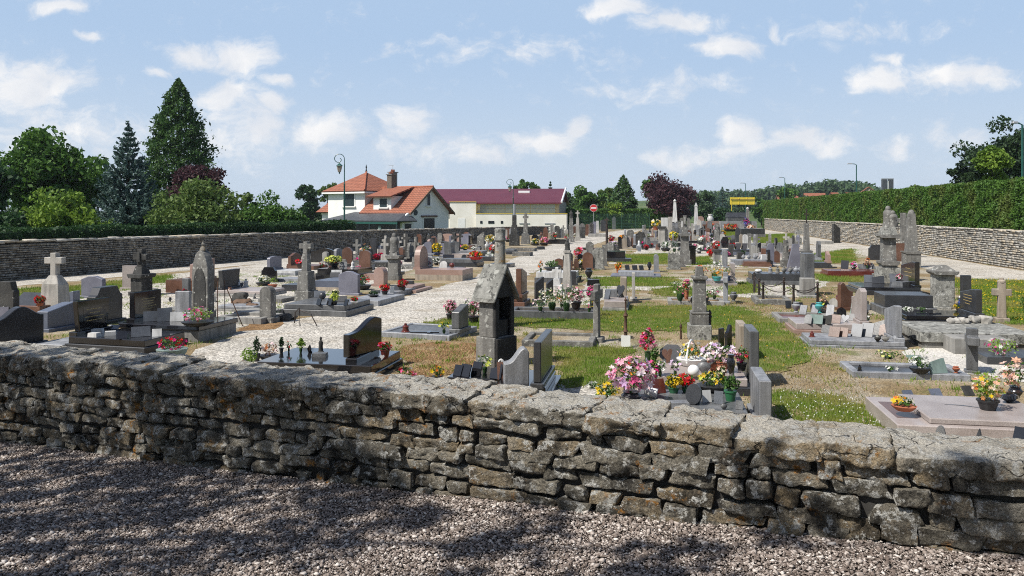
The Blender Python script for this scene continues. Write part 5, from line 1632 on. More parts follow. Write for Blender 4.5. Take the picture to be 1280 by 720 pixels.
kerb('pinkish gravel grave with dark stone border', 270, 404, 327, 1.0, CO, .16, 'path gravel', 14)
T = tomb('white slab tomb with lavender arched headstone by the wall', 331, 344, 369, 1.3, [('plinth', .1, 0, LG), ('slab', .1, .05, WM)], ('L', 'arch', .95, .5, .14, LV, .0), 14)
T = tomb('brown granite tomb with low wavy headstone by the wall', 358, 337, 392, 1.3, [('slab', .18, 0, BR)], ('L', 'wave', 1.0, .5, .14, BR, .0), 14)
fl(T, 372, 333, 14, 8, 'red pink', 'red and pink flowers', 'bowl')
stele('small black headstone with pink flowers before it', 336, 353, 19, 19, BG, 'shoulder', .14)
fl(None, 337, 352, 12, 14, 'palepink pink', 'pale pink flowers before the small black headstone', 'pot')
fl(None, 329, 357, 16, 12, 'white cream', 'white dome of flowers left of the small black headstone', 'bowl')
fl(None, 341, 360, 16, 14, '', 'yellow green spiky plant below the small black headstone', 'pot', leaf='plant leaf lime', nleaf=90)
stele('old round topped gravestone beside the path bend', 333, 404, 17, 46, GL, 'round', .22, rot=18, base=.14)
for (px, py, w_, h_, k) in ((303, 385, 22, 12, 'broad brown boulder'), (316, 388, 16, 10, 'small dark brown boulder'), (300, 377, 18, 12, 'pale flat boulder'), (352, 401, 20, 9, 'dark jagged rock'), (366, 399, 12, 7, 'small dark jagged rock')):
    x, y = G(px, py)
    mb = MB()
    rockblock(mb, gridcube(6, 6, 5), w_ * y / 2000, w_ * y / 2400, h_ * y / 2000, Vector((0, 0, h_ * y / 2600)), (Vector((1, 0, 0)), Vector((0, 1, 0)), Vector((0, 0, 1))), p=.08, jit=.3, dis=.05)
    o = mb.build('boulder', 'wood brown' if 'brown' in k else DL, None, smooth=True)
    o.location = (x, y, 0)
    tag(o, k + ' lying among the graves near the old round topped gravestone', 'rock')
for (a, b, lab) in (((272, 404), (272, 352), 'thin upright iron rod right of the gothic stele'), ((281, 400), (281, 350), 'second thin upright iron rod behind the pink flowering plant'), ((304, 408), (284, 362), 'thin iron rod leaning between tombs and path')):
    x, y = G(*a)
    o = MB().tube([(0, 0, -.02), ((b[0] - a[0]) * y / F, 0, (a[1] - b[1]) * y / F)], .012, 6).build('iron_rod', 'rust iron')
    o.location = (x, y, 0)
    tag(o, lab, 'rod')
x, y = G(374, 408)
o = MB().tube([(-.25, .5, .0), (-.2, .4, .28), (0, 0, .42), (.02, 0, 0)], .014, 6).tube([(.02, 0, .38), (.3, -.1, .3), (.45, -.12, .02)], .012, 6).build('iron_hoop', 'iron')
o.location = (x, y, 0)
tag(o, 'bent iron hoop standing at the path edge before the grey slab tomb', 'hoop')
fl(None, 338, 397, 24, 12, '', 'dark withered foliage beside the old round topped gravestone', 'none', leaf='plant leaf dark', nleaf=120)
T = tomb('wide two tier grey slab tomb at the path', 350, 394, 433, 1.7, [('plinth', .16, 0, GG), ('slab', .13, .07, GG)], None, 14, label='wide two tier grey slab tomb at the path edge')
T.nm = 'grey slab tomb at the path edge'
for q in ((390, 383, 8, 8), (405, 383, 9, 9), (437, 384, 7, 8)):
    pl(T, *q, BG, 'small black leaning plaque', -40, 20)
pl(T, 400, 372, 14, 9, 'plaque grey', 'blue grey plaque', 10, 25)
pl(T, 424, 377, 18, 8, DG, 'low dark plaque', 0, 40)
fig(T, 403, 374, 9, 9, DG, 'dark round ornament', 'ball')
fl(T, 418, 381, 11, 14, 'lime', 'yellow green potted plant', 'pot', pm='black plastic', leaf='plant leaf lime')
fl(T, 426, 371, 10, 10, 'cream', 'small cream flowers', 'pot', pm='black plastic')
fl(T, 443, 379, 9, 8, 'red', 'red flowers in white bowl', 'bowl', pm='white enamel')
mon('dark stone cross on a tall square pedestal', 'stone_cross', 'cross', 383, 380, [('b', 'plinth', 21, 17), ('b', 'pedestal', 17, 24, {'t': .85}), ('b', 'shaft', 9, 22, {'t': .85}), ('c', 'cross', 18, 15, {'th': .36, 'arm': .62})], GL, 22)
T = tomb('blue grey polished tomb behind the grey slab tomb', 391, 364, 430, 1.7, [('plinth', .14, 0, BE), ('slab', .22, .05, BL)], None, 14)
pl(T, 418, 345, 13, 9, WM, 'white photo plaque', 10, 25)
pl(T, 404, 346, 12, 7, DG, 'dark plaque', 0, 40)
pl(T, 396, 345, 8, 6, 'plaque grey', 'lavender plaque', 20, 30)
stele('light grey gabled headstone on the left of white slabs', 436, 369, 27, 30, LV, 'gable', .16, rot=16)
T = tomb('white granite slab beside the light gabled headstone', 432, 382, 473, 2.0, [('slab', .16, 0, LG)], None, 14)
fl(T, 467, 371, 12, 7, '', 'low dark green plant', 'bowl', leaf='plant leaf dark')
pl(T, 455, 366, 12, 5, DG, 'low dark plaque', 0, 50)
fl(T, 481, 368, 12, 13, 'red', 'red flowers in dark pot', 'pot', pm='black plastic')
T = tomb('second white granite slab nearer the path', 463, 372, 492, 1.9, [('slab', .16, 0, LG)], None, 14)
pl(T, 490, 366, 6, 8, 'plaque grey', 'upright blue plaque', -30, 12)
pl(T, 498, 363, 9, 7, 'plaque grey', 'wide blue plaque', 20, 30)
fl(T, 506, 363, 13, 13, 'red darkred', 'bright red flowers', 'pot', pm='black plastic')
stele('pink granite headstone with rounded top before the statue column', 475, 358, 14, 24, PK, 'round', .3, rot=20)
tomb('low pink granite wall left of the rounded pink headstone', 443, 350, 469, .5, [('slab', .24, 0, PK)], None, 14, 'grave_slab')
fl(None, 454, 362, 18, 18, 'red', 'green leafy bowl with red flowers by low pink wall', 'bowl', lf=2.4, n=22)
T = tomb('stepped pink granite slabs next to the path', 488, 366, 520, 1.6, [('plinth', .1, 0, PK), ('slab', .1, .2, PK)], None, 14)
fig(T, 511, 355, 12, 4, DG, 'small dark ornament', 'block')
stele('rounded brown headstone with orange flowers above', 456, 338, 14, 25, BR, 'arch', .2)
fl(None, 457, 336, 13, 30, 'orange peach', 'orange flowers rising behind the rounded brown headstone', 'vase', potf=.55, n=14)
for k, px in enumerate((450, 455, 460)):
    fig(None, px, 342, 3, 7, WM, 'white vase standing before the rounded brown headstone', 'urn')
stele('narrow dark stele with pale edge by orange flowers', 467, 325, 9, 27, DG, 'flat', .1, rot=20)
stele('thin pale upright slab left of the orange flowers', 449, 312, 5, 18, CO, 'round', .3)
T = tomb('large black polished tomb in the middle left rows', 394, 350, 448, 1.5, [('plinth', .26, 0, BG), ('slab', .18, .06, BG)], None, 14)
fl(T, 419, 330, 21, 13, 'lime', 'yellow green chrysanthemums', 'pot', pm='black plastic')
fl(T, 399, 330, 12, 9, 'red white', 'red and white flowers', 'bowl')
fig(T, 441, 334, 6, 8, WM, 'white statuette', 'statuette')
pl(T, 430, 333, 9, 6, GG, 'grey plaque', 0, 25)
stele('brown headstone with golden lichen edge and rounded top', 434, 334, 13, 25, BR, 'round', .18)
stele('wide low black headstone behind the large black tomb', 406, 328, 36, 18, BG, 'wave', .14)
stele('small rose headstone with red flowers by wall', 478, 325, 10, 14, RO, 'flat', .14)
fl(None, 475, 326, 12, 9, 'red magenta', 'red flowers before the small rose headstone', 'bowl')
stele('slim dark weathered headstone left of statue column', 485, 328, 7, 31, DL, 'round', .2)
mon('stone virgin statue on a square white pedestal', 'statue_column', 'statue', 493, 350, [('b', 'base', 16, 6), ('b', 'pedestal', 13, 21, {'t': .94}), ('m', 'cornice', 18, 4), ('b', 'block', 11, 4, {'t': .8}), ('s', 'statue', 12, 24)], GL, 10)
mon('slender dark iron coloured cross right of statue column', 'stone_cross', 'cross', 509, 322, [('b', 'pedestal', 9, 14, {'t': .8}), ('c', 'cross', 10, 16, {'th': .34})], DL, 15)
mon('grey crucifix with leaning figure right of statue column', 'stone_cross', 'cross', 520, 336, [('b', 'pedestal', 9, 15, {'t': .75}), ('c', 'cross', 11, 25, {'th': .32, 'body': 1})], GL, 24)
T = tomb('pink and cream tomb with rounded headstone at path', 519, 350, 578, 1.4, [('plinth', .22, 0, BE), ('slab', .2, .0, PK)], ('L', 'round', .95, .82, .22, PK, -.12), 14)
fig(T, 532, 333, 10, 13, WM, 'open white book', 'block')
fl(T, 538, 331, 11, 8, 'pink white', 'pink flowers', 'bowl', pm='white enamel')
pl(T, 554, 335, 10, 9, WM, 'white arched plaque', -15, 15, 'round')
fig(T, 571, 333, 7, 6, MA, 'dark red round ornament', 'ball')
fl(T, 546, 332, 9, 9, '', 'green plant in pale bowl', 'bowl', pm='concrete', leaf='plant leaf dark')
stele('lavender rounded headstone beside yellow chrysanthemums', 535, 321, 11, 19, LV, 'round', .16, rot=18)
fl(None, 546, 321, 13, 17, 'yellow', 'tall yellow chrysanthemums between two lavender headstones', 'pot', pm='blue glaze')
stele('second lavender headstone right of yellow chrysanthemums', 553, 319, 8, 15, LV, 'round', .16, rot=18)
stele('square grey headstone set above the dark double slab', 565, 320, 20, 18, GG, 'flat', .18, rot=18)
T = tomb('dark grey double slab tomb below square headstone', 549, 333, 596, 1.3, [('plinth', .2, 0, DG), ('slab', .16, .06, GG)], None, 14)
pl(T, 566, 318, 14, 5, BG, 'low black plaque', 0, 45)
fl(T, 601, 327, 16, 10, 'yellow red', 'red box of yellow flowers', 'bowl', pm='red plastic')
T = tomb('light grey slab tomb with items near wall', 572, 321, 603, 1.3, [('plinth', .22, 0, GG), ('slab', .12, .04, LG)], None, 14)
for q in ((578, 310, 6, 6), (586, 310, 6, 5)):
    pl(T, *q, WM, 'small white plaque', 0, 20)
fl(T, 587, 309, 9, 6, 'yellow', 'small yellow flowers', 'none')
WALLROW = 'row of headstones along the shaded wall'
for lab, px, py, w_, h_, mt, sh in (
    ('first slim dark weathered headstone of the row under the wall', 536, 309, 5, 16, DL, 'round'),
    ('brown granite round headstone second in the wall row', 542, 308, 9, 13, BR, 'round'),
    ('grey limestone headstone between two brown ones in wall row', 550, 304, 6, 13, GL, 'round'),
    ('widest pink brown headstone of the row under the wall', 559, 304, 14, 12, PK, 'arch'),
    ('small grey headstone showing just behind the widest pink one', 564, 299, 6, 9, GL, 'round'),
    ('brown pink headstone right of the widest pink one', 571, 304, 10, 12, PK, 'arch'),
    ('lavender arched headstone in the row under the wall', 583, 307, 13, 15, LV, 'arch'),
    ('dark narrow headstone right of the lavender arched one', 590, 301, 6, 13, DL, 'round'),
    ('black slanting headstone beside the leaning grey slab', 594, 308, 8, 12, BG, 'slant'),
    ('leaning tall grey slab at the end of wall row', 601, 314, 9, 24, GL, 'slant')):
    stele(lab, px, py, w_, h_, mt, sh, .18, rot=20, group=WALLROW)
fig(None, 609, 313, 8, 11, WM, 'white lying sculpture right of the leaning grey slab', 'dove')
fl(None, 613, 308, 12, 14, 'yellow cream', 'yellow flowers against the wall left of broken column', 'pot')
fl(None, 617, 318, 11, 12, 'white red', 'white and red flowers left of the broken column', 'bowl')
fl(None, 612, 325, 10, 9, 'white', 'white flowers low beside the broken column', 'bowl')

# ================================================================== AROUND THE CHAPEL TOMB AND THE NEAR WALL
x, y = G(620, 458)
mm = y / F
CH = thing('chapel_tomb', 'tall stone chapel tomb with shade painted front, lichen roof and broken column', 'tomb', (x, y + .15, 0), rad(-36))
a_, b_ = .17, .255                                  # half depth (x), half width (y)
MB().box(-a_ - .06, a_ + .03, -b_ - .05, b_ + .05, -.05, .52, .96).build('plinth', GL, CH, bev=.015)
MB().box(a_ + .02, a_ + .07, -b_ - .02, b_ + .04, -.05, .5).build('shade_slab', 'chapel shade stone', CH, bev=.01)  # added slab, darkens the plinth front as if in shade
ch = MB()
ch.box(-a_, -a_ + .08, -b_ + .03, b_, .515, 1.2)
ch.box(-a_ + .079, a_, b_ - .09, b_, .515, 1.2)
ch.prism([(-b_, 1.199), (b_, 1.199), (b_, 1.24), (0, 1.66), (-b_, 1.24)], -a_, a_ + .02, 'x')
ch.build('walls', 'chapel shade stone', CH, bev=.01)
MB().box(-a_ + .01, a_ - .02, -b_ - .03, -b_ + .05, .52, 1.195).build('side_wall', GL, CH, bev=.01)
MB().box(a_ - .03, a_ + .03, -b_ - .02, -b_ + .09, .521, 1.19).build('pilaster', 'chapel shade stone', CH, bev=.01)
MB().box(a_ - .03, a_ + .03, b_ - .09, b_ + .02, .521, 1.19).build('pilaster', 'chapel shade stone', CH, bev=.01)
MB().box(-a_ + .05, a_ - .03, -b_ + .1, b_ - .1, .53, .8).build('altar_block', 'chapel shade stone', CH)
rf = MB()
for s in (-1, 1):
    rf.add([(-a_ - .1, s * (b_ + .11), 1.12), (a_ + .08, s * (b_ + .11), 1.12), (a_ + .08, 0, 1.68), (-a_ - .1, 0, 1.68), (-a_ - .1, s * (b_ + .11), 1.2), (a_ + .08, s * (b_ + .11), 1.2), (a_ + .08, 0, 1.78), (-a_ - .1, 0, 1.78)],
           [(0, 1, 2, 3), (7, 6, 5, 4), (0, 4, 5, 1), (1, 5, 6, 2), (2, 6, 7, 3), (3, 7, 4, 0)])
rf.build('roof', LI, CH, bev=.012)
mon('thick round broken column with pale lichen rising behind chapel tomb', 'broken_column', 'column', 625, 408, [('b', 'plinth', 20, 40), ('l', 'shaft', 15, 66, {'p': [(1, 0), (.95, .3), (.9, .97), (.8, 1)]}), ('l', 'urn', 15, 17, {'p': [(.8, 0), (1, .1), (1, .2), (.85, .3), (.95, .9), (.7, 1)], 'mat': LI})], 'lichen column', 8)
fl(None, 632, 452, 15, 50, 'blue lilac', 'blue flowers hanging before the chapel tomb niche', 'vase', potf=.72, n=16, pm=BG)
T = tomb('brown two tier tomb with slanting stele behind chapel', 588, 383, 656, 1.1, [('plinth', .14, 0, BR), ('slab', .15, .08, BR)], ('R', 'slantn', 1.0, .72, .16, BR, .1), 10)
stele('dark leaning plate right of the brown slanting stele', 674, 377, 12, 31, DG, 'slant', .1, rot=-25)
stele('small dark plate between brown stele and white marble cross', 687, 373, 9, 24, DG, 'slant', .1, rot=-25)
tomb('low pale border slab in front of brown tomb', 604, 392, 672, .5, [('slab', .05, 0, CO)], None, 10, 'grave_slab')
fl(None, 563, 400, 15, 24, 'pink palepink', 'pink hydrangeas behind the grey slanted stele', 'pot', pm='black plastic')
fl(None, 592, 404, 20, 28, 'pink palepink white', 'large pink and white hydrangeas left of the chapel tomb', 'pot', pm='black plastic')
fl(None, 584, 392, 11, 20, 'blue lilac', 'purple irises behind the hydrangeas by chapel tomb', 'none', n=12)
T = tomb('light bordered gravel tomb with grey slanted stele', 474, 421, 562, 1.5, [('kerb', .11, 0, LG, {'fill': GG, 'kw': .1, 'fh': .8})], ('R', 'slant', .52, .48, .18, GG, .0), 20)
fig(T, 507, 415, 12, 11, MA, 'dark red rose sculpture', 'statuette')
fig(T, 531, 416, 36, 8, BG, 'black metal cross lying flat', 'flatcross')
fl(T, 555, 417, 14, 15, 'lime yellow', 'yellow green flowers', 'none', n=14)
T = tomb('black polished tomb with S curved stele', 316, 470, 466, 1.5, [('plinth', .10, 0, BG), ('slab', .13, .04, BG)], ('R', 'scurve', .95, .60, .12, BG, .40, 14), 11, label='black polished tomb with S curved stele near the wall')
T.nm = 'black S curved tomb'
fl(None, 311, 462, 20, 27, '', 'feathery green plant in dark bowl beside black S curved tomb', 'bowl', leaf='plant leaf lime', nleaf=260, potf=.18)
fl(None, 321, 452, 12, 32, '', 'small dark conifer behind the feathery green plant', 'pot', pm='black plastic', leaf='plant leaf dark', nleaf=200, shape='cone')
fl(None, 336, 450, 22, 20, 'rust palepink', 'dried pinkish plant left of black S curved tomb', 'bowl', leaf='plant dried', n=24, nleaf=120)
fl(T, 350, 441, 8, 19, '', 'tiny dark conifer', 'pot', pm='black plastic', leaf='plant leaf dark', nleaf=110, shape='cone')
fl(T, 361, 440, 9, 13, 'red', 'single red rose', 'none', n=3)
fl(T, 376, 441, 13, 18, '', 'light green dwarf conifer', 'none', leaf='plant leaf lime', nleaf=170, shape='cone')
pl(T, 386, 441, 7, 10, BG, 'small pointed black plaque', -40, 10, 'diamond')
o = fig(T, 400, 446, 18, 5, GG, 'grey bench shaped plaque stand', 'block')
fig(T, 401, 441, 8, 20, DL, 'dark praying hands sculpture', 'statuette')
fl(T, 487, 448, 17, 19, 'red darkred pink', 'dark pot of red flowers with white heart', 'pot', pm='maroon granite', potf=.55)
pl(T, 484, 450, 6, 6, WM, 'white heart ornament', 0, 5, 'heart')
for q, d_ in (((336, 467, 15, 15), 'sloping black plaque propped before black S curved tomb'), ((368, 473, 13, 17), 'sloping black plaque propped before black S curved tomb'), ((399, 481, 19, 20), 'wide black plaque propped before black S curved tomb')):
    pl(None, *q, DG, d_, -55, 38, t=.03)
fig(None, 350, 466, 6, 6, WM, 'small white box before the black S curved tomb', 'block')
fl(None, 508, 481, 24, 22, 'white red pink', 'white and red cyclamen just behind the near wall', 'bowl', n=26)
fl(None, 547, 476, 20, 19, 'yellow orange', 'yellow and orange flowers in dark pot behind near wall', 'pot', pm='black plastic', n=20)
T = tomb('low black slab with three dark plaques', 553, 486, 640, 1.0, [('plinth', .08, 0, DG), ('slab', .09, .05, BG)], None, 12, label='low black slab tomb with dark plaques and yellow orchids')
for q in ((571, 470, 12, 14), (580, 471, 15, 16), (594, 470, 14, 18)):
    pl(T, *q, BG, 'black leaning plaque', -35, 24)
fl(T, 606, 466, 22, 22, 'lime white', 'pale yellow orchids', 'none', n=22)
pl(T, 607, 485, 16, 20, BG, 'curved black plaque', -30, 22, 'scurve', t=.05)
pl(T, 622, 484, 20, 22, BR, 'brown grey plaque', 8, 20)
fig(T, 626, 470, 10, 24, WM, 'white shell ornament', 'arc')
stele('light grey granite headstone with S curved top near wall', 645, 496, 31, 62, LG, 'scurve', .26, rot=-6)
T = tomb('black tomb with tall square dark stele', 610, 500, 688, 1.4, [('plinth', .11, 0, BG), ('slab', .08, .08, BG)], ('R', 'flat', 1.3, .58, .11, DG, .14), 10, label='black stepped tomb with tall square dark stele near wall')
fl(None, 650, 478, 14, 22, 'white', 'white blossoms between light curved and dark square headstones', 'none', n=16)
x_, y_ = G(215, 447)
fl(None, 215, 449, 33, 27, 'magenta red', 'red cyclamens in a long grey green trough', 'bowl', pm='grey green board', n=60, potf=.45)

# ================================================================== MIDDLE BLOCK, right of the path
T = kerb('grey granite planter full of white and pink flowers', 636, 398, 742, .9, GG, .2, 'bare soil', label='grey granite planter grave full of white and pink flowers')
T.nm = 'grey granite planter grave'
fl(T, 690, 387, 34, 27, 'white cream', 'white flowers', 'none', n=90)
fl(T, 708, 389, 30, 32, 'white palepink', 'tall white flowers', 'none', n=90)
fl(T, 708, 378, 13, 15, 'orange red', 'orange flowers', 'none', n=18)
fl(T, 675, 389, 20, 15, 'palepink white', 'pale pink flowers', 'none', n=30)
fl(T, 727, 376, 20, 24, 'pink palepink', 'pink roses', 'pot', pm='black plastic')
fl(T, 740, 386, 13, 28, 'magenta', 'magenta flowers in tall dark vase', 'vase', potf=.5)
fl(T, 734, 394, 15, 16, 'orange magenta yellow', 'wrapped orange and red bouquet', 'none', n=14)
fig(None, 697, 398, 8, 9, 'terracotta', 'little red flowerpot before the grey granite planter', 'urn')
T = tomb('white marble tomb right of the brown slanting stele', 668, 353, 721, 1.3, [('plinth', .18, 0, GG), ('slab', .2, .05, WM)], None, 10)
fl(T, 676, 340, 9, 15, 'orange red', 'torch shaped orange flowers', 'none', shape='cone', n=14)
fl(T, 690, 338, 18, 12, '', 'leafy green plants', 'bowl', leaf='plant leaf olive' if 'plant leaf olive' in M else 'plant leaf')
mon('small white marble cross before the tall obelisk', 'stone_cross', 'cross', 696, 367, [('b', 'base', 15, 11), ('b', 'pedestal', 10, 8, {'t': .8}), ('c', 'cross', 12, 14, {'th': .34})], WM, 10)
mon('white tapered obelisk carrying a small dark statue', 'obelisk', 'obelisk', 709, 365, [('b', 'base', 14, 6), ('b', 'shaft', 11, 43, {'t': .62, 'mat': PL}), ('m', 'cap', 9, 3), ('s', 'statue', 7, 13, {'mat': DL})], PL, 12)
stele('olive brown round topped headstone before the black double tomb', 735, 337, 13, 22, BR, 'round', .2, rot=10)
stele('lichen covered arched headstone next to olive brown one', 748, 337, 14, 27, LI, 'arch', .25, rot=10)
stele('slim grey headstone right of the lichen covered one', 756, 333, 6, 27, GL, 'flat', .2)
fl(None, 724, 327, 14, 17, 'red pink', 'red and pink flowers left of olive brown headstone', 'pot', pm='black plastic')
fl(None, 728, 335, 11, 12, 'yellow white orange', 'yellow and white flowers beside olive brown headstone', 'pot', pm='black plastic')
fl(None, 722, 350, 16, 16, '', 'dark leafy plants beside the tall white obelisk', 'pot', pm='black plastic', leaf='plant leaf dark', nleaf=120)
fig(None, 736, 349, 10, 14, DG, 'dark grey urn beside the olive brown headstone', 'urn')
fig(None, 742, 357, 16, 8, BG, 'low black block in front of olive brown headstone', 'block')
stele('thin dark upright plate beside the white obelisk base', 717, 357, 7, 18, DG, 'flat', .1)
tomb('upper black slab of the black double tomb', 722, 317, 752, 1.1, [('slab', .34, 0, BG)], None, 10)
T = tomb('black polished tomb with upright end near path', 757, 327, 782, 1.2, [('plinth', .2, 0, DG), ('slab', .34, .02, BG)], None, 10)
tomb('low dark tomb with step left of the lawn', 765, 328, 789, .8, [('slab', .2, 0, DG)], None, 10)
stele('small black upright plate on the pathside graves', 775, 311, 4, 15, BG, 'flat', .3)
mon('thin rusty iron post topped by a cross', 'iron_cross', 'cross', 758.5, 310, [('t', 'post', 3, 30), ('c', 'cross', 6, 8, {'th': .3})], 'iron')
fl(None, 764, 304, 8, 9, 'darkred', 'dark red flowers right of the thin iron cross', 'pot')
fl(None, 778, 302, 8, 8, 'darkred orange', 'dark flowers left of the beige headstones', 'pot')
fl(None, 767, 309, 10, 7, 'lilac white', 'lilac flowers below the dark red ones', 'bowl')
FAR = 'small headstones in the far rows beside the path'
for lab, px, py, w_, h_, mt, sh in (
    ('beige headstone right of the black upright plate', 780, 311, 8, 13, BE, 'round'),
    ('rose coloured headstone next to the beige one', 786, 309, 6, 14, RO, 'arch'),
    ('brown headstone right of the rose coloured one', 792, 309, 7, 12, BR, 'shoulder'),
    ('rough dark headstone in the middle pathside row', 800, 306, 12, 17, DL, 'rough'),
    ('slim grey headstone behind the rough dark one', 807, 306, 5, 17, GL, 'round'),
    ('narrow pale headstone beside the tall pale pillar', 833, 306, 5, 23, PL, 'round')):
    stele(lab, px, py, w_, h_, mt, sh, .2, group=FAR)
T = tomb('light grey double slab tomb in pathside row', 795, 312, 808, 1.0, [('slab', .25, 0, LG)], None, 10)
fig(T, 800, 304, 5, 7, WM, 'white statuette', 'statuette')
T = tomb('pale grey enclosed tomb left of the pale pillar', 808, 306, 824, 1.2, [('slab', .3, 0, GG), ('slab', .25, .15, CO)], None, 10)
mon('square pale pillar with dark cap in the middle rows', 'pillar', 'pillar', 827, 306, [('b', 'base', 10, 4), ('b', 'pillar', 8, 16), ('m', 'cap', 10, 3, {'mat': DL})], PL)
T = tomb('pale two level tomb with round pillar headstone', 763, 347, 826, 1.5, [('plinth', .08, 0, LV), ('slab', .14, .28, LG)], None, 10)
for q in ((786, 334, 6, 6), (795, 334, 7, 6), (803, 333, 6, 6)):
    pl(T, *q, DG, 'small dark plaque', 20, 20)
fig(T, 812, 334, 6, 10, BG, 'black urn', 'urn')
stele('round topped pale pillar headstone behind the two level tomb', 821, 340, 6, 22, LG, 'round', .3)
fl(None, 773, 341, 8, 13, 'orange', 'orange pot plant left of the pale two level tomb', 'pot', leaf='plant leaf lime')
stele('rough lichen covered headstone beside the lawn patch', 843, 337, 14, 24, LI, 'rough', .35)
stele('narrow black headstone at the foot of the tall crucifix', 866, 331, 8, 24, BG, 'flat', .25)
stele('small grey block headstone behind the rough lichen one', 852, 334, 8, 15, GL, 'flat', .3)
mon('tall grey stone pillar bearing a crucifix', 'stone_cross', 'cross', 856, 331, [('b', 'base', 15, 7), ('b', 'pedestal', 12, 11), ('b', 'shaft', 10, 18, {'t': .9}), ('m', 'cap', 15, 3), ('b', 'upper_shaft', 8, 8, {'t': .8}), ('c', 'cross', 12, 15, {'th': .34, 'body': 1})], GL, 8)
fl(None, 842, 304, 11, 14, 'yellow lime', 'yellow green flowers left of the tall crucifix pillar', 'pot')
fl(None, 849, 298, 7, 8, 'red', 'small red flowers beside the tall crucifix pillar', 'pot')
fl(None, 832, 314, 11, 12, 'white', 'white flowers below the square pale pillar', 'bowl')
fl(None, 843, 315, 14, 14, '', 'dark thorny shrub left of the tall crucifix pillar', 'none', leaf='plant leaf dark', nleaf=90)

kerb('old stone bordered grave with weathered cross', 652, 433, 742, 1.15, GL, .13, 'cemetery soil', 10)
mon('weathered leaning stone cross seen edge on', 'stone_cross', 'cross', 746, 427, [('b', 'base', 17, 6), ('c', 'cross', 44, 66, {'th': .26, 'arm': .8, 'dd': .055, 'mat': GL, 'ft': 1.3})], GL, -72)
T = tomb('rose granite slab with plaques beside weathered cross', 753, 389, 785, 1.6, [('plinth', .1, 0, CO), ('slab', .17, .04, RO)], None, 10)
pl(T, 774, 372, 12, 16, DG, 'dark heart shaped plaque', -45, 15, 'heart')
fig(T, 764, 371, 16, 9, GG, 'low grey open book', 'block')
pl(T, 758, 374, 8, 12, 'plaque grey', 'slanting blue plaque', -50, 20)
stele('beige headstone seen edge on beside white pillar', 781, 380, 8, 33, BE, 'flat', .5)
stele('slim white headstone seen edge on', 793, 376, 4, 35, PL, 'flat', .35)
m_ = mon('rusty iron post with small white enamel plate', 'iron_post', 'post', 782, 434, [('l', 'post', 8, 62, {'p': [(.5, 0), (.5, .3), (.9, .32), (.5, .36), (.4, .6), (.8, .64), (.3, .7), (.25, .92), (.5, .95), (.1, 1)]})], 'rust iron')
MB().box(-.09, .09, -.09, -.06, .02, .24).build('name_plate', 'white enamel', m_)
mon('tall grey stone column with arched niche on rough block', 'funerary_column', 'column', 874, 423, [('b', 'base_block', 28, 18, {'mat': LI}), ('b', 'plinth', 22, 13), ('m', 'moulding', 23, 3), ('b', 'shaft', 17, 40, {'t': .86}), ('m', 'capital', 20, 4), ('b', 'upper_block', 11, 12, {'t': .7})], GL, 8)
mon('black iron bollard with pointed tip beside stone column', 'iron_post', 'post', 887, 421, [('l', 'post', 8, 34, {'p': [(.7, 0), (.6, .1), (.5, .7), (.9, .74), (.5, .8), (.7, .88), (.1, 1)]})], 'iron')
mon('short rusty iron stake left of the stone column', 'iron_post', 'post', 851, 424, [('l', 'post', 5, 20, {'p': [(.6, 0), (.4, .7), (.8, .8), (.1, 1)]})], 'rust iron')
stele('black leaning plate right of the stone column', 902, 440, 9, 30, BG, 'flat', .05, rot=-35)
stele('dark figure shaped plate behind the lilac lilies', 911, 438, 8, 33, BG, 'scurve', .08, rot=-30)
# flower-laden tombs by the near wall
T1 = tomb('dark slab tomb crowded with flowers', 777, 536, 942, 1.25, [('plinth', .13, 0, DG), ('slab', .12, .05, GG)], None, 10, label='dark grey slab tomb crowded with flowers just behind the wall')
T2 = tomb('rose slab tomb with basket and bush', 796, 490, 940, 1.15, [('plinth', .12, 0, DG), ('slab', .12, .05, RO)], None, 10, label='rose slab tomb with white basket and red bush')
stele('pale speckled granite headstone end at the near wall', 957, 536, 945, 60, LG, 'flat', .15, 'v', 10)
stele('grey purple granite headstone behind the pale speckled one', 943, 486, 935, 72, GG, 'flat', .14, 'v', 10)
stele('beige headstone with pale top third from the wall', 930, 452, 924, 45, BE, 'flat', .14, 'v', 10)
fl(T1, 789, 502, 54, 54, 'pink palepink lilac', 'huge bunch of pink lilies', 'vase', n=170, br=.045, potf=.22, lf=.8)
fl(T1, 796, 470, 30, 34, 'orange peach red', 'orange and peach flowers', 'none', n=60)
fl(T1, 811, 484, 24, 34, 'magenta', 'magenta flowers', 'none', n=60)
fl(None, 759, 506, 30, 27, 'yellow', 'yellow chrysanthemums beside the huge pink lilies', 'pot', pm='black plastic', n=60)
fig(T1, 814, 497, 15, 15, 'white enamel', 'fallen white flowerpot', 'fallenpot')
pl(T1, 824, 492, 20, 18, MA, 'brown photo plaque', 25, 20)
fl(T1, 842, 491, 20, 22, 'yellow', 'yellow primroses', 'pot', pm='green plastic')
fl(T1, 858, 490, 19, 21, 'red', 'red primroses', 'pot', pm='green plastic')
pl(T1, 866, 506, 21, 26, DG, 'large oval dark plaque', -38, 14, 'oval', t=.04)
pl(T1, 884, 503, 12, 15, WM, 'white photo frame', 15, 15)
pl(T1, 898, 505, 11, 16, 'plaque grey', 'dark photo frame', -20, 18)
fl(T1, 913, 501, 22, 30, '', 'green pot of feathery lavender leaves', 'pot', pm='green plastic', leaf='plant leaf', nleaf=260, potf=.4)
fl(T1, 890, 489, 34, 24, 'yellow lime', 'yellow green flowering plant', 'bowl', n=40, lf=2)
fig(T1, 848, 508, 26, 6, LG, 'pale flat stone ornament', 'block')
fig(T1, 905, 512, 9, 9, GG, 'small grey dove', 'dove')
pl(T1, 924, 512, 9, 11, GG, 'small grey plaque', -25, 20)
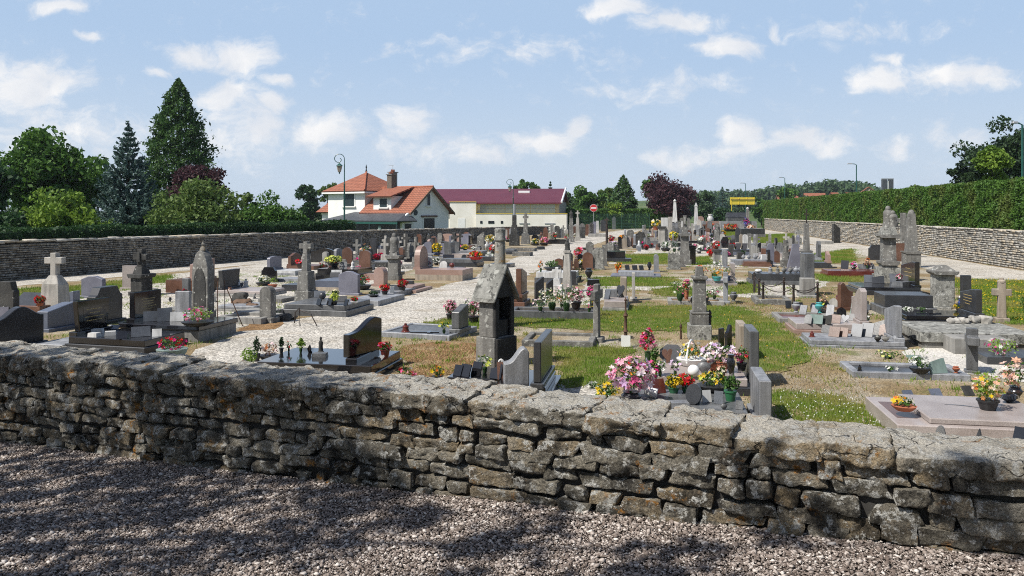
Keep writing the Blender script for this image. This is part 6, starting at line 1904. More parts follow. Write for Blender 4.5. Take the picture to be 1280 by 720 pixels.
fl(T2, 810, 447, 26, 43, 'red pink magenta', 'cone shaped bush of red flowers', 'none', shape='cone', n=90, br=.03)
pl(T2, 838, 446, 30, 24, DG, 'dark octagonal plaque', -20, 25, 'octagon')
pl(T2, 836, 454, 15, 18, BR, 'brown heart shaped plaque', 10, 18, 'heart')
pl(T2, 850, 451, 11, 14, 'terracotta', 'orange brown leaf shaped plaque', -20, 18, 'diamond')
fl(T2, 864, 457, 32, 28, 'yellow white palepink orange', 'white basket of yellow and pink flowers', 'bowl', pm='white enamel', n=48, potf=.3, extra='handle')
fl(T2, 825, 470, 16, 18, 'palepink white', 'pale pink orchid', 'none', n=16)
fl(T2, 844, 470, 14, 20, 'palepink lilac', 'round pink orchid', 'none', n=14)
fl(T2, 818, 472, 12, 34, '', 'lime green pot with dark leaves', 'pot', pm='lime plastic', leaf='plant leaf', potf=.5, nleaf=160)
fig(T2, 867, 471, 15, 15, 'white enamel', 'white ball shaped vase', 'ball')
fig(T2, 880, 466, 18, 17, GG, 'grey stone dove', 'dove')
fl(T2, 898, 464, 40, 34, 'lilac palepink white', 'lilac lilies', 'pot', n=110, br=.04)
fl(T2, 927, 463, 18, 30, 'red magenta lime', 'red and yellow flowers', 'pot', pm='black plastic', n=36)
fig(T2, 915, 476, 11, 30, BG, 'tall black vase', 'urn')
fig(T2, 920, 484, 9, 20, GL, 'slim grey stone ornament', 'statuette')
fl(T2, 903, 475, 12, 14, 'cream peach', 'small cream flowers', 'pot')
fl(None, 741, 486, 16, 8, 'white', 'small white flowers on the pale gravel beside lawn', 'none', n=10)

T = kerb('concrete bordered planted grave on the lawn', 835, 381, 906, 1.0, CO, .12, 'bare soil', 10)
fl(T, 850, 376, 28, 26, 'lime cream', 'pale green bushy plant', 'none', n=24, lf=3)
fl(T, 850, 362, 18, 15, 'pink magenta', 'pink lilies', 'none', n=20)
fl(T, 858, 374, 9, 24, 'pink red', 'pink flowers in red pot', 'pot', potf=.45)
fl(T, 884, 376, 14, 14, 'white peach', 'white bouquet', 'none', n=18)
fl(T, 893, 374, 14, 14, 'white pink', 'white and pink bouquet', 'none', n=18)
fig(T, 875, 378, 22, 5, BG, 'low black plaque stand', 'block')
fig(None, 917, 377, 10, 12, GG, 'plain grey flowerpot beside the thin stone cross', 'urn')
mon('thin pale stone cross seen edge on', 'stone_cross', 'cross', 907, 380, [('b', 'base', 11, 4), ('c', 'cross', 24, 36, {'th': .28, 'arm': .74, 'dd': .07})], LG, -74)
T = tomb('rose bordered tomb covered with mixed flowers', 870, 357, 922, 1.2, [('plinth', .1, 0, RO), ('slab', .08, .08, RO)], ('R', 'flat', .7, .55, .14, RO), 10)
fl(T, 858, 351, 14, 18, 'pink palepink', 'pink lilies', 'none', n=18)
fl(T, 878, 352, 17, 19, 'rust orange red', 'orange red flowers', 'none', n=26)
fl(T, 893, 349, 24, 24, 'cream white lime', 'cream flowers', 'none', n=36)
fl(T, 899, 354, 16, 16, 'orange yellow', 'orange yellow flowers', 'pot', pm='teal plastic', n=16)
fl(T, 911, 352, 10, 20, 'rust', 'rust coloured flowers', 'pot', pm='blue glaze', n=12)
stele('small round topped pale pillar behind the flower tomb', 907, 335, 6, 24, LG, 'round', .3)
m_ = mon('square stone pillar with dark cap beside lawn square', 'pillar', 'pillar', 896, 332, [('b', 'pillar', 8, 17), ('m', 'cap', 11, 3, {'mat': DL})], CO)
fl(None, 888, 321, 8, 9, 'red', 'red flowers left of the square stone pillar', 'pot')
T = tomb('dark grey slab tomb with leaning black plaques', 894, 319, 940, 1.2, [('plinth', .22, 0, BL), ('slab', .12, .06, DG)], None, 10)
for q in ((903, 306, 7, 7), (910, 306, 7, 8), (917, 306, 7, 8)):
    pl(T, *q, BG, 'black leaning plaque', -40, 30)
fl(T, 886, 306, 12, 9, 'red palepink', 'red and pale flowers', 'pot')
for lab, px, py, w_, h_, mt, sh in (
    ('beige headstone above the leaning black plaques', 927, 310, 5, 17, BE, 'round'),
    ('white arched stele beside the beige headstone', 932, 314, 6, 21, WM, 'round'),
    ('slim grey stele behind the white arched one', 937, 310, 4, 18, GL, 'flat'),
    ('small black upright headstone left of pale headstones', 948, 317, 7, 14, BG, 'slant'),
    ('small pale headstone beside the taller pale one', 956, 325, 6, 17, LG, 'flat'),
    ('taller pale headstone above the light slab tomb', 964, 330, 8, 26, LV, 'round')):
    stele(lab, px, py, w_, h_, mt, sh, .2, group=FAR)
T = tomb('light slab tomb lined with white ornaments', 916, 332, 966, 1.2, [('slab', .26, 0, LG)], None, 10)
for px in (920, 926, 933, 939):
    fig(T, px, 319, 5, 6, LG, 'small white ornament', 'dove')
fig(T, 946, 320, 11, 6, WM, 'white open book', 'block')
pl(T, 931, 318, 7, 8, GG, 'grey plaque', -30, 20)
# chained tomb
T = tomb('grey granite tomb behind iron chain posts', 938, 356, 1008, 1.3, [('plinth', .16, 0, GG), ('slab', .24, .06, DG)], None, 10)
for px in (963, 972, 980, 988, 995, 1001):
    fig(T, px, 341, 7, 8, LG if px % 2 else GL, 'pale figurine', 'dove' if px % 3 else 'statuette')
fig(T, 948, 341, 9, 5, WM, 'white shell ornament', 'ball')
stele('tall square grey granite headstone beside the chained tomb', 1014, 370, 12, 53, GG, 'flat', .7)
stele('short pale block standing before the tall square headstone', 1012, 372, 16, 24, CO, 'flat', .4)
T = kerb('rough stone bordered grave inside iron chain posts', 945, 381, 990, 1.2, GL, .16, 'cemetery soil', 10)
cr = thing('chain_railing', 'low iron posts with hanging chains around the grey tomb', 'railing', (*G(970, 378), 0))
o0 = Vector(cr.location)
pts = [(943, 366), (949, 373), (954, 378), (980, 372), (992, 381), (1022, 378)]
tops = []
for px, py in pts:
    x, y = G(px, py)
    d_ = Vector((x, y, 0)) - o0
    h_ = 26 * y / F
    MB().lathe([(.045, -.05), (.04, h_ * .2), (.03, h_ * .8), (.05, h_ * .84), (.035, h_ * .9), (.045, h_ * .95), (.01, h_)], 8, tuple(d_)).build('post', 'iron', cr, smooth=True)
    tops.append(d_ + Vector((0, 0, h_ * .8)))
for i, j in ((0, 3), (3, 5), (2, 4), (4, 5), (0, 1), (1, 2)):
    a, b = tops[i], tops[j]
    sag = (b - a).length * .16
    MB().tube([a.lerp(b, k / 12) - Vector((0, 0, sag * 4 * (k / 12) * (1 - k / 12))) for k in range(13)], .014, 5).build('chain', 'iron', cr)
stele('bluish white pointed headstone with one slanting side', 994, 340, 19, 35, LV, 'taper', .22)
mon('small stone pedestal cross left of bluish pointed headstone', 'stone_cross', 'cross', 981, 334, [('b', 'base', 9, 9), ('b', 'pedestal', 6, 10, {'t': .8}), ('c', 'cross', 8, 15, {'th': .4})], GL)
mon('slim stone column with tiny iron cross before the hedge', 'funerary_column', 'column', 1008, 332, [('b', 'base', 12, 16), ('m', 'moulding', 13, 3), ('b', 'shaft', 7, 34, {'t': .7}), ('c', 'cross', 6, 18, {'th': .22, 'mat': 'iron'})], GL)
mon('rough stone cross stump beside the slim column', 'stone_cross', 'cross', 998, 306, [('b', 'pedestal', 7, 9), ('c', 'cross', 8, 10, {'th': .45})], LI)
stele('dark leaning stone cross shape against the sunlit wall', 1046, 304, 9, 24, DL, 'slantn', .3, rot=-10)
tomb('low concrete slab at the foot of sunlit wall', 1024, 305, 1042, 1.0, [('slab', .22, 0, CO)], None, 10, 'grave_slab')

# ================================================================== RIGHT BLOCK
T = kerb('maroon and grey bordered tomb with teal vase', 974, 404, 1046, 1.3, CO, .12, MA, 10)
fig(T, 986, 384, 11, 13, LG, 'pale cup shaped ornament', 'urn')
fig(T, 1006, 380, 11, 13, 'teal plastic', 'round teal vase', 'urn')
pl(T, 1036, 384, 17, 22, BG, 'black leaf shaped plaque', -25, 22, 'diamond')
fl(T, 998, 371, 12, 10, 'rust', 'rust coloured bushy plant', 'none', leaf='plant dried', n=14)
for q in ((1003, 393, 9, 12), (1018, 391, 9, 10)):
    pl(T, *q, LG, 'pale leaning plaque', -50, 22)
fig(T, 1022, 384, 10, 10, GG, 'grey stone ornament', 'dove')
fl(T, 1030, 371, 9, 22, 'lime peach', 'tall green and peach plant', 'none', n=10)
fl(T, 1041, 372, 9, 26, 'rust peach', 'tall dried flowers', 'none', leaf='plant dried', n=10)
stele('rust brown curved headstone above the maroon bordered tomb', 1058, 388, 17, 36, BR, 'scurven', .16, rot=-8)
mon('dark red candle lantern pillar before rust brown headstone', 'grave_lantern', 'lantern', 1050, 384, [('b', 'body', 8, 14), ('p', 'lid', 9, 3)], MA)
T = tomb('pink tomb loaded with many leaning plaques', 992, 419, 1088, 1.2, [('plinth', .12, 0, PK), ('slab', .13, .06, RO)], ('R', 'scurven', .85, .72, .13, RO, .02), 10)
for k, (px, py, w_, h_, mt, d_, sh) in enumerate((
    (1010, 405, 9, 12, GG, 'grey round plaque', 'round'), (1020, 405, 16, 12, 'grey green board', 'grey green plaque', 'flat'), (1032, 405, 13, 12, DL, 'dark leaning plaque', 'slant'), (1044, 404, 12, 11, BR, 'brown plaque', 'flat'),
    (1056, 403, 10, 10, LG, 'pale heart plaque', 'heart'), (1066, 401, 10, 9, GG, 'grey leaning plaque', 'flat'), (1031, 394, 9, 17, LG, 'tall pale leaning plaque', 'flat'), (1076, 398, 11, 26, 'grey green board', 'tall pointed plaque', 'slant'), (1088, 402, 10, 15, MA, 'dark red pointed plaque', 'diamond'))):
    pl(T, px, py, w_, h_, mt, d_, -38, 24, sh)
fig(T, 1064, 392, 13, 22, GL, 'grey standing statuette', 'statuette')
T = tomb('light granite slab tomb with rows of plaques', 1011, 434, 1135, 1.1, [('plinth', .05, 0, LG), ('slab', .09, .04, LG)], ('R', 'slantn', .8, .62, .12, LG, .06), 10)
T.nm = 'light granite slab tomb'
fig(T, 1015, 421, 8, 7, MA, 'small dark red cone', 'statuette')
for px, py, w_, h_, mt, d_ in ((1032, 416, 12, 10, DG, 'dark fan shaped plaque'), (1042, 421, 13, 13, BR, 'bronze leaning plaque'), (1053, 421, 12, 12, BR, 'bronze leaning plaque'), (1070, 421, 13, 17, 'plaque grey', 'blue grey leaning plaque'), (1083, 421, 14, 18, 'plaque grey', 'blue grey leaning plaque'), (1096, 419, 14, 20, DG, 'dark pointed plaque'), (1105, 420, 13, 18, BR, 'brown pointed plaque')):
    pl(T, px, py, w_, h_, mt, d_, -42, 26, 'slant' if 'pointed' in d_ else 'flat')
fig(T, 1099, 428, 10, 9, DL, 'dark cluster ornament', 'dove')
fig(T, 1110, 429, 9, 8, GL, 'grey cluster ornament', 'dove')
fig(T, 1120, 426, 9, 7, LG, 'grey ring ornament', 'ball')
fig(T, 1128, 426, 7, 7, DG, 'small dark cup', 'urn')
T = tomb('maroon granite slab tomb before the sunlit wall', 1034, 346, 1100, 1.4, [('plinth', .12, 0, MA), ('slab', .12, .04, MA)], None, 10)
for q in ((1045, 333, 9, 11), (1065, 332, 6, 8)):
    pl(T, *q, BG, 'black leaning plaque', -35, 20)
fl(T, 1060, 330, 9, 15, 'orange rust', 'small orange tree shaped plant', 'none', shape='cone', leaf='plant dried', n=20)
fl(T, 1059, 334, 9, 8, 'magenta lilac', 'magenta flowers', 'pot', pm='black plastic')
for q in ((1075, 328, 14, 7), (1052, 329, 11, 7)):
    pl(T, *q, GG, 'wide grey plaque', 0, 30)
for q in ((1088, 328, 5, 9), (1094, 328, 5, 9)):
    pl(T, *q, LG, 'pale leaning plaque', -40, 30)
stele('dark headstone with clipped corners by the sunlit wall', 1095, 325, 16, 19, DG, 'shoulder', .16)
stele('dark brown headstone between statue and obelisk', 1125, 327, 14, 23, BR, 'flat', .16)
mon('weathered stone statue group on high rough pedestal', 'statue_column', 'statue', 1110, 352, [('b', 'step', 31, 9, {'mat': LI}), ('b', 'base', 27, 9, {'mat': LI, 't': .92}), ('b', 'recess', 18, 3), ('m', 'moulding', 23, 5), ('b', 'pedestal', 16, 29, {'t': .92}), ('m', 'cornice', 25, 4), ('b', 'rock', 19, 9, {'t': .75, 'mat': LI}), ('g', 'statue', 17, 27, {'mat': GL})], GL, 12)
mon('grey stone cross with heavy arms behind the obelisk', 'stone_cross', 'cross', 1129, 322, [('b', 'pedestal', 13, 18), ('c', 'cross', 13, 38, {'th': .5, 'arm': .74})], GL, 20)
mon('tapered grey obelisk with rounded tip near hedge', 'obelisk', 'obelisk', 1139, 334, [('b', 'pedestal', 18, 17), ('m', 'moulding', 20, 3), ('b', 'shaft', 13, 47, {'t': .6}), ('l', 'tip', 8, 5, {'p': [(1, 0), (.9, .5), (.5, .9), (.1, 1)]})], GL, 12)
T = tomb('black polished tomb with plaques below leaning stele', 1075, 369, 1154, 1.9, [('plinth', .16, 0, DG), ('slab', .1, .05, BG)], ('R', 'slantn', 1.5, .74, .14, BG, .04), 10, text=3, label='black polished tomb with big lettered stele below obelisk')
for px, py, w_, h_, mt, d_, sh in ((1083, 352, 11, 10, 'plaque grey', 'blue grey plaque', 'flat'), (1098, 354, 14, 10, DG, 'dark slanting plaque', 'slant'), (1106, 350, 10, 12, 'plaque grey', 'tall blue grey plaque', 'flat'), (1113, 352, 7, 9, WM, 'white oval photo plaque', 'oval')):
    pl(T, px, py, w_, h_, mt, d_, -15, 24, sh)
fl(T, 1125, 352, 16, 11, 'red white pink', 'red and white flowers', 'bowl')
fig(T, 1128, 357, 22, 5, GG, 'low grey rock ornament', 'block')
T = tomb('tall dark speckled granite tomb below black tomb', 1103, 394, 1172, 1.2, [('plinth', .2, 0, GG), ('slab', .32, .08, DG)], None, 10)
fl(None, 1134, 397, 15, 13, 'white', 'white roses lying beside the black slab tomb', 'bowl')
mon('short square pillar with wide cap at right', 'pillar', 'pillar', 1178, 383, [('b', 'body', 22, 40, {'mat': LI}), ('m', 'cap_slab', 30, 5), ('b', 'cap', 25, 7, {'t': .3})], GL, 12)
MB()
T = tomb('black slab tomb with white arc and blue vase', 1131, 406, 1234, 1.35, [('plinth', .12, 0, BG), ('slab', .1, .05, BG)], ('R', 'slantn', 1.0, .55, .14, DG, .04), 10, text=4, label='black slab tomb with white arc sculpture and blue vase')
stele('narrow dark headstone behind the white arc sculpture', 1209, 376, 11, 32, DG, 'flat', .16)
fig(T, 1203, 386, 15, 24, 'white enamel', 'white arc shaped sculpture', 'arc')
fig(T, 1201, 388, 8, 14, 'blue glaze', 'dark blue vase', 'urn')
fl(T, 1209, 389, 10, 20, 'peach palepink', 'pinkish dried flowers', 'vase', pm='terracotta', n=14, leaf='plant dried')
fl(T, 1186, 384, 10, 8, 'yellow', 'small yellow flowers', 'pot', pm='black plastic')
fl(T, 1152, 389, 12, 5, 'white', 'flat white flowers', 'none', n=8)
fig(T, 1160, 392, 32, 5, BG, 'long black cross lying flat', 'flatcross')
stele('small rough pale stone before the square capped pillar', 1180, 387, 12, 22, LI, 'rough', .2)
mon('small pale limestone cross with rounded top on lawn', 'stone_cross', 'cross', 1252, 402, [('b', 'base', 16, 5), ('c', 'cross', 21, 44, {'th': .4, 'arm': .72, 'ft': 1.15}), ('l', 'knob', 10, 6, {'p': [(1, 0), (1, .3), (.5, .6), (.5, .9), (.1, 1)]})], BE, 20)
T = tomb('huge old weathered stone slab grave', 1152, 435, 1292, 1.6, [('plinth', .12, 0, GL), ('slab', .2, -.04, LI)], None, 10)
for px, py, w_, h_ in ((1192, 404, 14, 7), (1205, 404, 13, 7), (1217, 403, 15, 9), (1232, 404, 14, 10)):
    fig(T, px, py, w_, h_, PL, 'pale stone lump', 'rock')
tomb('plain concrete block before the old slab grave', 1193, 443, 1264, .6, [('slab', .3, 0, CO)], None, 10, 'grave_slab')
mon('grey stone cross seen edge on right of white gravel', 'stone_cross', 'cross', 1215, 466, [('b', 'base', 17, 4), ('c', 'cross', 40, 52, {'th': .26, 'arm': .72, 'dd': .085})], GG, -66)
tomb('dark low slab carrying the magenta flower bowl', 1234, 456, 1310, 1.0, [('slab', .14, 0, DG)], None, 10, 'grave_slab')
fl(None, 1252, 453, 36, 30, 'magenta pink white', 'bowl of magenta flowers and pale leaves on dark low slab', 'bowl', n=40, leaf='plant leaf lime', lf=2)
T = kerb('light granite frame grave filled with dark gravel', 1066, 472, 1214, .95, LG, .1, DG, 10)
pl(T, 1176, 468, 24, 19, 'grey green board', 'grey green rock shaped plaque', 12, 24, 'slant')
fl(T, 1150, 466, 22, 20, 'white', 'white flowers', 'bowl', n=40)
fig(T, 1075, 464, 7, 8, BG, 'small black ornament', 'statuette')
fl(T, 1112, 464, 14, 6, 'white', 'white leaves', 'none', n=10)
fig(T, 1160, 470, 10, 4, WM, 'flat white tile', 'block')
fig(T, 1195, 466, 9, 8, 'terracotta', 'small red candle holder', 'urn')
o = pl(None, 1148, 450, 20, 11, 'grey green board', 'greenish flat board lying on the white gravel', 10, 70)
fl(None, 1110, 448, 34, 9, 'lime cream', 'low sprawling weeds in front of the light granite slab', 'none', n=10, nleaf=80)
T = tomb('pink polished tomb in the right corner', 1122, 552, 1345, 1.45, [('plinth', .2, 0, RO), ('slab', .07, .09, RO, {'xl': .2})], None, 10, label='pink polished granite tomb in the lower right corner')
MB().box(-T.L * .455, -T.L * .33, -T.W * .27, T.W * .30, .19, .203).build('recess_panel', BR, T.o)
pm_ = [(-.16 + .036 * k, .10 - .012 * k + .05 * math.sin(k * .28)) for k in range(13)]
MB().prism([(x_, y_ - .018 * math.sin(math.pi * (k + .5) / 13)) for k, (x_, y_) in enumerate(pm_)] + [(x_, y_ + .02 * math.sin(math.pi * (k + .5) / 13)) for k, (x_, y_) in reversed(list(enumerate(pm_)))], .268, .2725, 'z').build('engraved_palm', DG, T.o)
fl(T, 1130, 513, 26, 16, 'yellow cream orange', 'terracotta dish of yellow flowers', 'bowl', pm='terracotta', n=26, potf=.35)
fl(T, 1235, 512, 36, 44, 'rust peach yellow', 'dark pot of copper coloured foliage', 'pot', pm='black plastic', potf=.26, leaf='plant leaf lime', n=80, br=.03)
fl(T, 1270, 492, 34, 44, 'peach palepink', 'large peach lilies', 'vase', n=34, br=.06)
fig(T, 1262, 503, 28, 14, BG, 'black bird shaped plaque', 'dove')
for q in ((1137, 497, 13, 10), (1172, 496, 15, 11), (1213, 495, 13, 14)):
    pl(None, *q, BL if q[0] < 1200 else DL, 'grey leaning plaque behind the pink polished tomb', 10, 40)
pl(None, 1175, 566, 13, 34, GG, 'round topped grey plaque before the pink polished tomb', -50, 5, 'oval')
pl(None, 1222, 570, 12, 34, DG, 'pointed dark plaque before the pink polished tomb', -60, 8, 'diamond')
pl(None, 1271, 572, 18, 38, BG, 'leaning black plaque before the pink polished tomb', -60, 22)
fl(None, 1284, 416, 22, 60, '', 'small green shrub cut by the picture edge at right', 'none', leaf='plant leaf', nleaf=240)

# ================================================================== FAR ROWS
mon('tall dark stone monument with pale rod beside lamp post', 'funerary_column', 'column', 643, 307, [('b', 'base', 12, 14), ('b', 'pedestal', 9, 12, {'t': .7}), ('b', 'shaft', 5, 12), ('t', 'rod', 3, 14, {'mat': 'grey metal'})], DL)
mon('stone cross with small figure right of the lamp post', 'stone_cross', 'cross', 657, 305, [('b', 'pedestal', 11, 13, {'t': .8}), ('b', 'shaft', 6, 13, {'t': .8}), ('c', 'cross', 7, 12, {'th': .45})], GL)
stele('rounded black headstone behind pale yellow flowers', 669, 306, 9, 13, BG, 'round', .2)
fl(None, 669, 307, 9, 8, 'yellow white', 'pale yellow flowers before the rounded black headstone', 'bowl')
fl(None, 680, 307, 10, 10, 'pink orange', 'pink round flowers on the black far slab', 'bowl')
stele('brown pointed gothic headstone in far left row', 682, 301, 6, 17, BR, 'gothic', .2)
stele('small beige headstone right of brown pointed one', 686, 300, 5, 9, BE, 'flat', .2)
mon('short stone post between brown headstone and black slab', 'stone_post', 'post', 690, 300, [('b', 'shaft', 4, 19), ('p', 'tip', 4, 2)], GL)
T = tomb('long black slab tomb at far path edge', 682, 305, 711, 1.3, [('slab', .38, 0, BG)], None, 10)
fl(T, 694, 299, 7, 8, 'red white', 'red and white flowers', 'none', n=10)
kerb('broken stone bordered grave at the far path edge', 634, 314, 668, 1.1, GL, .2, 'cemetery soil', 10)
fig(None, 637, 318, 8, 4, DG, 'low dark stone block at the far path edge', 'block')
fig(None, 676, 312, 9, 4, DG, 'low dark stone block beside the black far slab', 'block')
mon('slender stone column with dark statue on far left', 'statue_column', 'statue', 714, 303, [('b', 'base', 8, 6), ('b', 'shaft', 6, 24, {'t': .7}), ('s', 'statue', 5, 10, {'mat': DL})], GL)
mon('slender pale stone column right of dark statue column', 'funerary_column', 'column', 722, 301, [('b', 'base', 7, 5), ('b', 'shaft', 5, 24, {'t': .7}), ('c', 'cross', 5, 9, {'th': .35})], PL)
fl(None, 714, 302, 7, 6, 'red', 'red flowers at the dark statue column foot', 'bowl')
for lab, px, py, w_, h_, mt, sh in (
    ('dark square headstone right of slender pale column', 728, 298, 7, 14, DL, 'flat'),
    ('brown headstone behind the no entry sign', 734, 294, 4, 14, BR, 'round'),
    ('rose headstone beside the brown one near sign', 738, 292, 4, 12, RO, 'round'),
    ('pale lavender headstone among far graves below sign', 743, 292, 4, 15, LV, 'flat'),
    ('slim white headstone right of pale lavender one', 747, 291, 3, 15, WM, 'flat'),
    ('white grey headstone group with slanting top', 756, 284, 7, 10, PL, 'slant'),
    ('dark headstone beside the white slanting one', 762, 285, 5, 12, DL, 'round')):
    stele(lab, px, py, w_, h_, mt, sh, .2, group=FAR)
tomb('pale grey slab tomb below the no entry sign', 735, 296, 758, 1.5, [('slab', .3, 0, CO)], None, 10)
mon('small grey bust statue on a block near fence', 'statue_column', 'statue', 752, 288, [('b', 'block', 6, 5), ('s', 'statue', 5, 8)], GL)
tomb('low grey stone wall tomb at cemetery end', 774, 285.6, 801, 1.0, [('slab', 1.1, 0, GL)], None, 0, 'columbarium')
tomb('low pink wall tomb at cemetery end', 800, 285.4, 822, 1.0, [('slab', 1.0, 0, PK)], None, 0, 'columbarium')
tomb('long pink granite wall tomb behind orange flowers', 880, 285.6, 903, 1.0, [('slab', 1.15, 0, PK)], None, 0, 'columbarium')
stele('rounded pink stele left of long pink wall tomb', 876, 286, 8, 16, PK, 'round', .4)
tomb('long pale grey wall tomb near the hedge end', 901, 286, 946, 1.2, [('slab', 1.15, 0, LG)], None, 0, 'columbarium')
T = tomb('dark grey roofed vault near the hedge end', 910, 285.2, 936, 1.4, [('walls', 1.7, 0, GG)], None, 0, 'vault')
MB().prism([(-.75, 1.7), (.75, 1.7), (0, 2.5)], -T.L / 2 - .1, T.L / 2 + .1, 'x').build('roof', DG, T.o)
mon('white topped square post right of the dark vault', 'pillar', 'pillar', 934.5, 286, [('b', 'shaft', 3.6, 24), ('l', 'ball', 4, 3, {'p': [(.6, 0), (1, .5), (.3, 1)], 'mat': WM})], GL)
T = tomb('wide dark grey tomb beside the far lawn', 926, 297, 957, 1.6, [('plinth', .35, 0, GL), ('slab', .55, .05, DG)], None, 0)
fl(None, 932, 287, 8, 14, 'magenta blue', 'magenta flowers before the hedge end', 'vase')
fl(None, 939, 289, 10, 7, 'orange peach', 'orange flowers right of the magenta ones', 'bowl')
fl(None, 913, 290, 18, 10, 'orange rust red', 'broad orange flowers in front of pale wall tomb', 'bowl')
fl(None, 888, 287, 12, 7, 'orange red', 'orange flowers in front of the pink wall tomb', 'bowl')
fig(None, 888, 284.6, 8, 17, WM, 'white mushroom shaped vase on far wall tomb', 'urn')
mon('tall white obelisk rising before the purple beech', 'obelisk', 'obelisk', 843.5, 287, [('b', 'base', 9, 8), ('b', 'shaft', 6, 26, {'t': .5}), ('l', 'tip', 4, 4, {'p': [(.6, 0), (1, .5), (.2, 1)]})], WM)
mon('white obelisk right of the purple beech', 'obelisk', 'obelisk', 870, 288, [('b', 'base', 8, 8), ('b', 'shaft', 5, 22, {'t': .6}), ('p', 'tip', 4, 5)], WM)
for lab, px, py, w_, h_, mt, sh in (
    ('white square tomb front left of the tall obelisk', 831, 293, 9, 21, WM, 'flat'),
    ('pale upright slab beside the white square tomb', 838, 296, 5, 25, PL, 'flat'),
    ('pale stone block tomb directly behind tall obelisk', 838, 285, 7, 17, PL, 'gable'),
    ('grey block headstone right of the tall obelisk', 849, 291, 8, 14, GL, 'flat'),
    ('white rounded headstone near the tall obelisk foot', 855, 292, 6, 17, WM, 'round'),
    ('slim grey headstone between the two white obelisks', 861, 291, 4, 15, GL, 'round'),
    ('black tall stele on the far grass plot', 879, 297, 5, 15, BG, 'slant'),
    ('grey rough headstone right of far grass plot', 897, 299, 7, 17, GL, 'rough')):
    stele(lab, px, py, w_, h_, mt, sh, .25, group=FAR)
mon('grey stone column left of far lawn plot', 'funerary_column', 'column', 896, 314, [('b', 'base', 9, 9), ('b', 'shaft', 6, 18, {'t': .8}), ('c', 'cross', 7, 8, {'th': .4})], GL)
mon('pale stone cross left of dark slab tomb', 'stone_cross', 'cross', 865, 301, [('b', 'pedestal', 6, 8), ('c', 'cross', 7, 14, {'th': .36})], PL)
fl(None, 820, 287.5, 11, 13, 'yellow white', 'yellow and white flowers at cemetery end', 'pot')
fl(None, 882, 305, 10, 9, 'red pink', 'red flowers below the far grass plot', 'bowl')
fl(None, 877, 306, 9, 9, 'white', 'white flowers left of the red ones below grass plot', 'bowl')
fl(None, 903, 296, 8, 8, 'orange yellow', 'orange yellow flowers right of far grass plot', 'bowl')
fl(None, 853, 297, 8, 8, 'yellow', 'yellow flowers at the white rounded headstone', 'bowl')
fl(None, 868, 313, 8, 7, 'pink', 'pink flowers beside the pale stone cross', 'bowl')

# small worn headstones nobody could tell apart, filling the far rows
CROWD = 'small worn headstones crowding the far rows'
rr = random.Random(11)
sp_ = []
for k in range(120):
    zone = rr.choice(('l', 'l', 'm', 'm', 'm', 'w', 'r', 'm2', 'm2', 'p', 'p', 'w2'))
    big = zone in ('m2', 'p', 'w2')
    if zone == 'l': px, py = rr.uniform(690, 775), 0; py = np.interp(px, [690, 775], [299, 288]) + rr.uniform(-3, 1)
    elif zone == 'w': px, py = rr.uniform(520, 690), 0; py = np.interp(px, [520, 690], [305, 296]) + rr.uniform(-4, 5)
    elif zone == 'm': px, py = rr.uniform(800, 890), rr.uniform(288, 303)
    elif zone == 'm2': px, py = rr.uniform(845, 990), rr.uniform(302, 333)
    elif zone == 'p':
        px = rr.uniform(690, 790)
        py = np.interp(px, [690, 790], [345, 312]) + rr.uniform(-8, 4)
    elif zone == 'w2':
        px = rr.uniform(400, 560)
        py = np.interp(px, [400, 560], [334, 316]) + rr.uniform(-8, 8)
    else: px, py = rr.uniform(890, 990), rr.uniform(299, 312)
    if 790 < px < 822 and py > 290: continue
    if 900 < px < 935 and py < 301: continue
    if 772 < px < 842 and py > 317: continue
    if 936 < px < 994 and 290 < py < 306: continue
    if 860 < px < 892 and py > 319: continue
    stele('small worn headstone standing in the crowded far rows', px, py, rr.uniform(4.5, 10) if big else rr.uniform(3.5, 8), rr.uniform(10, 21) if big else rr.uniform(8, 16), rr.choice((GL, GL, DL, DL, LG, CO, PL, GG, DG, BR, BG)), rr.choice(('flat', 'round', 'arch', 'gable', 'shoulder')), .22, rot=rr.uniform(-5, 25), group=CROWD)
for k in range(30):
    zone = rr.choice(('l', 'm', 'm', 'w', 'w2'))
    if zone == 'l': px = rr.uniform(650, 740); py = np.interp(px, [650, 740], [311, 297]) + rr.uniform(-3, 0)
    elif zone == 'w': px = rr.uniform(480, 640); py = np.interp(px, [480, 640], [332, 308]) + rr.uniform(-8, 4)
    elif zone == 'w2': px = rr.uniform(400, 520); py = np.interp(px, [400, 520], [340, 320]) + rr.uniform(-8, 6)
    else: px, py = rr.uniform(770, 900), rr.uniform(292, 318)
    if 780 < px < 850 and py > 312: continue
    o = fl(None, px, py, rr.uniform(5, 9), rr.uniform(5, 9), rr.choice(('red', 'pink white', 'yellow', 'white', 'magenta', 'orange', 'lilac')), 'x', 'bowl', n=8)
    ITEMS.pop()
    o['label'], o['group'] = 'little bunch of flowers among the distant graves', 'little bunches of flowers among the distant graves'

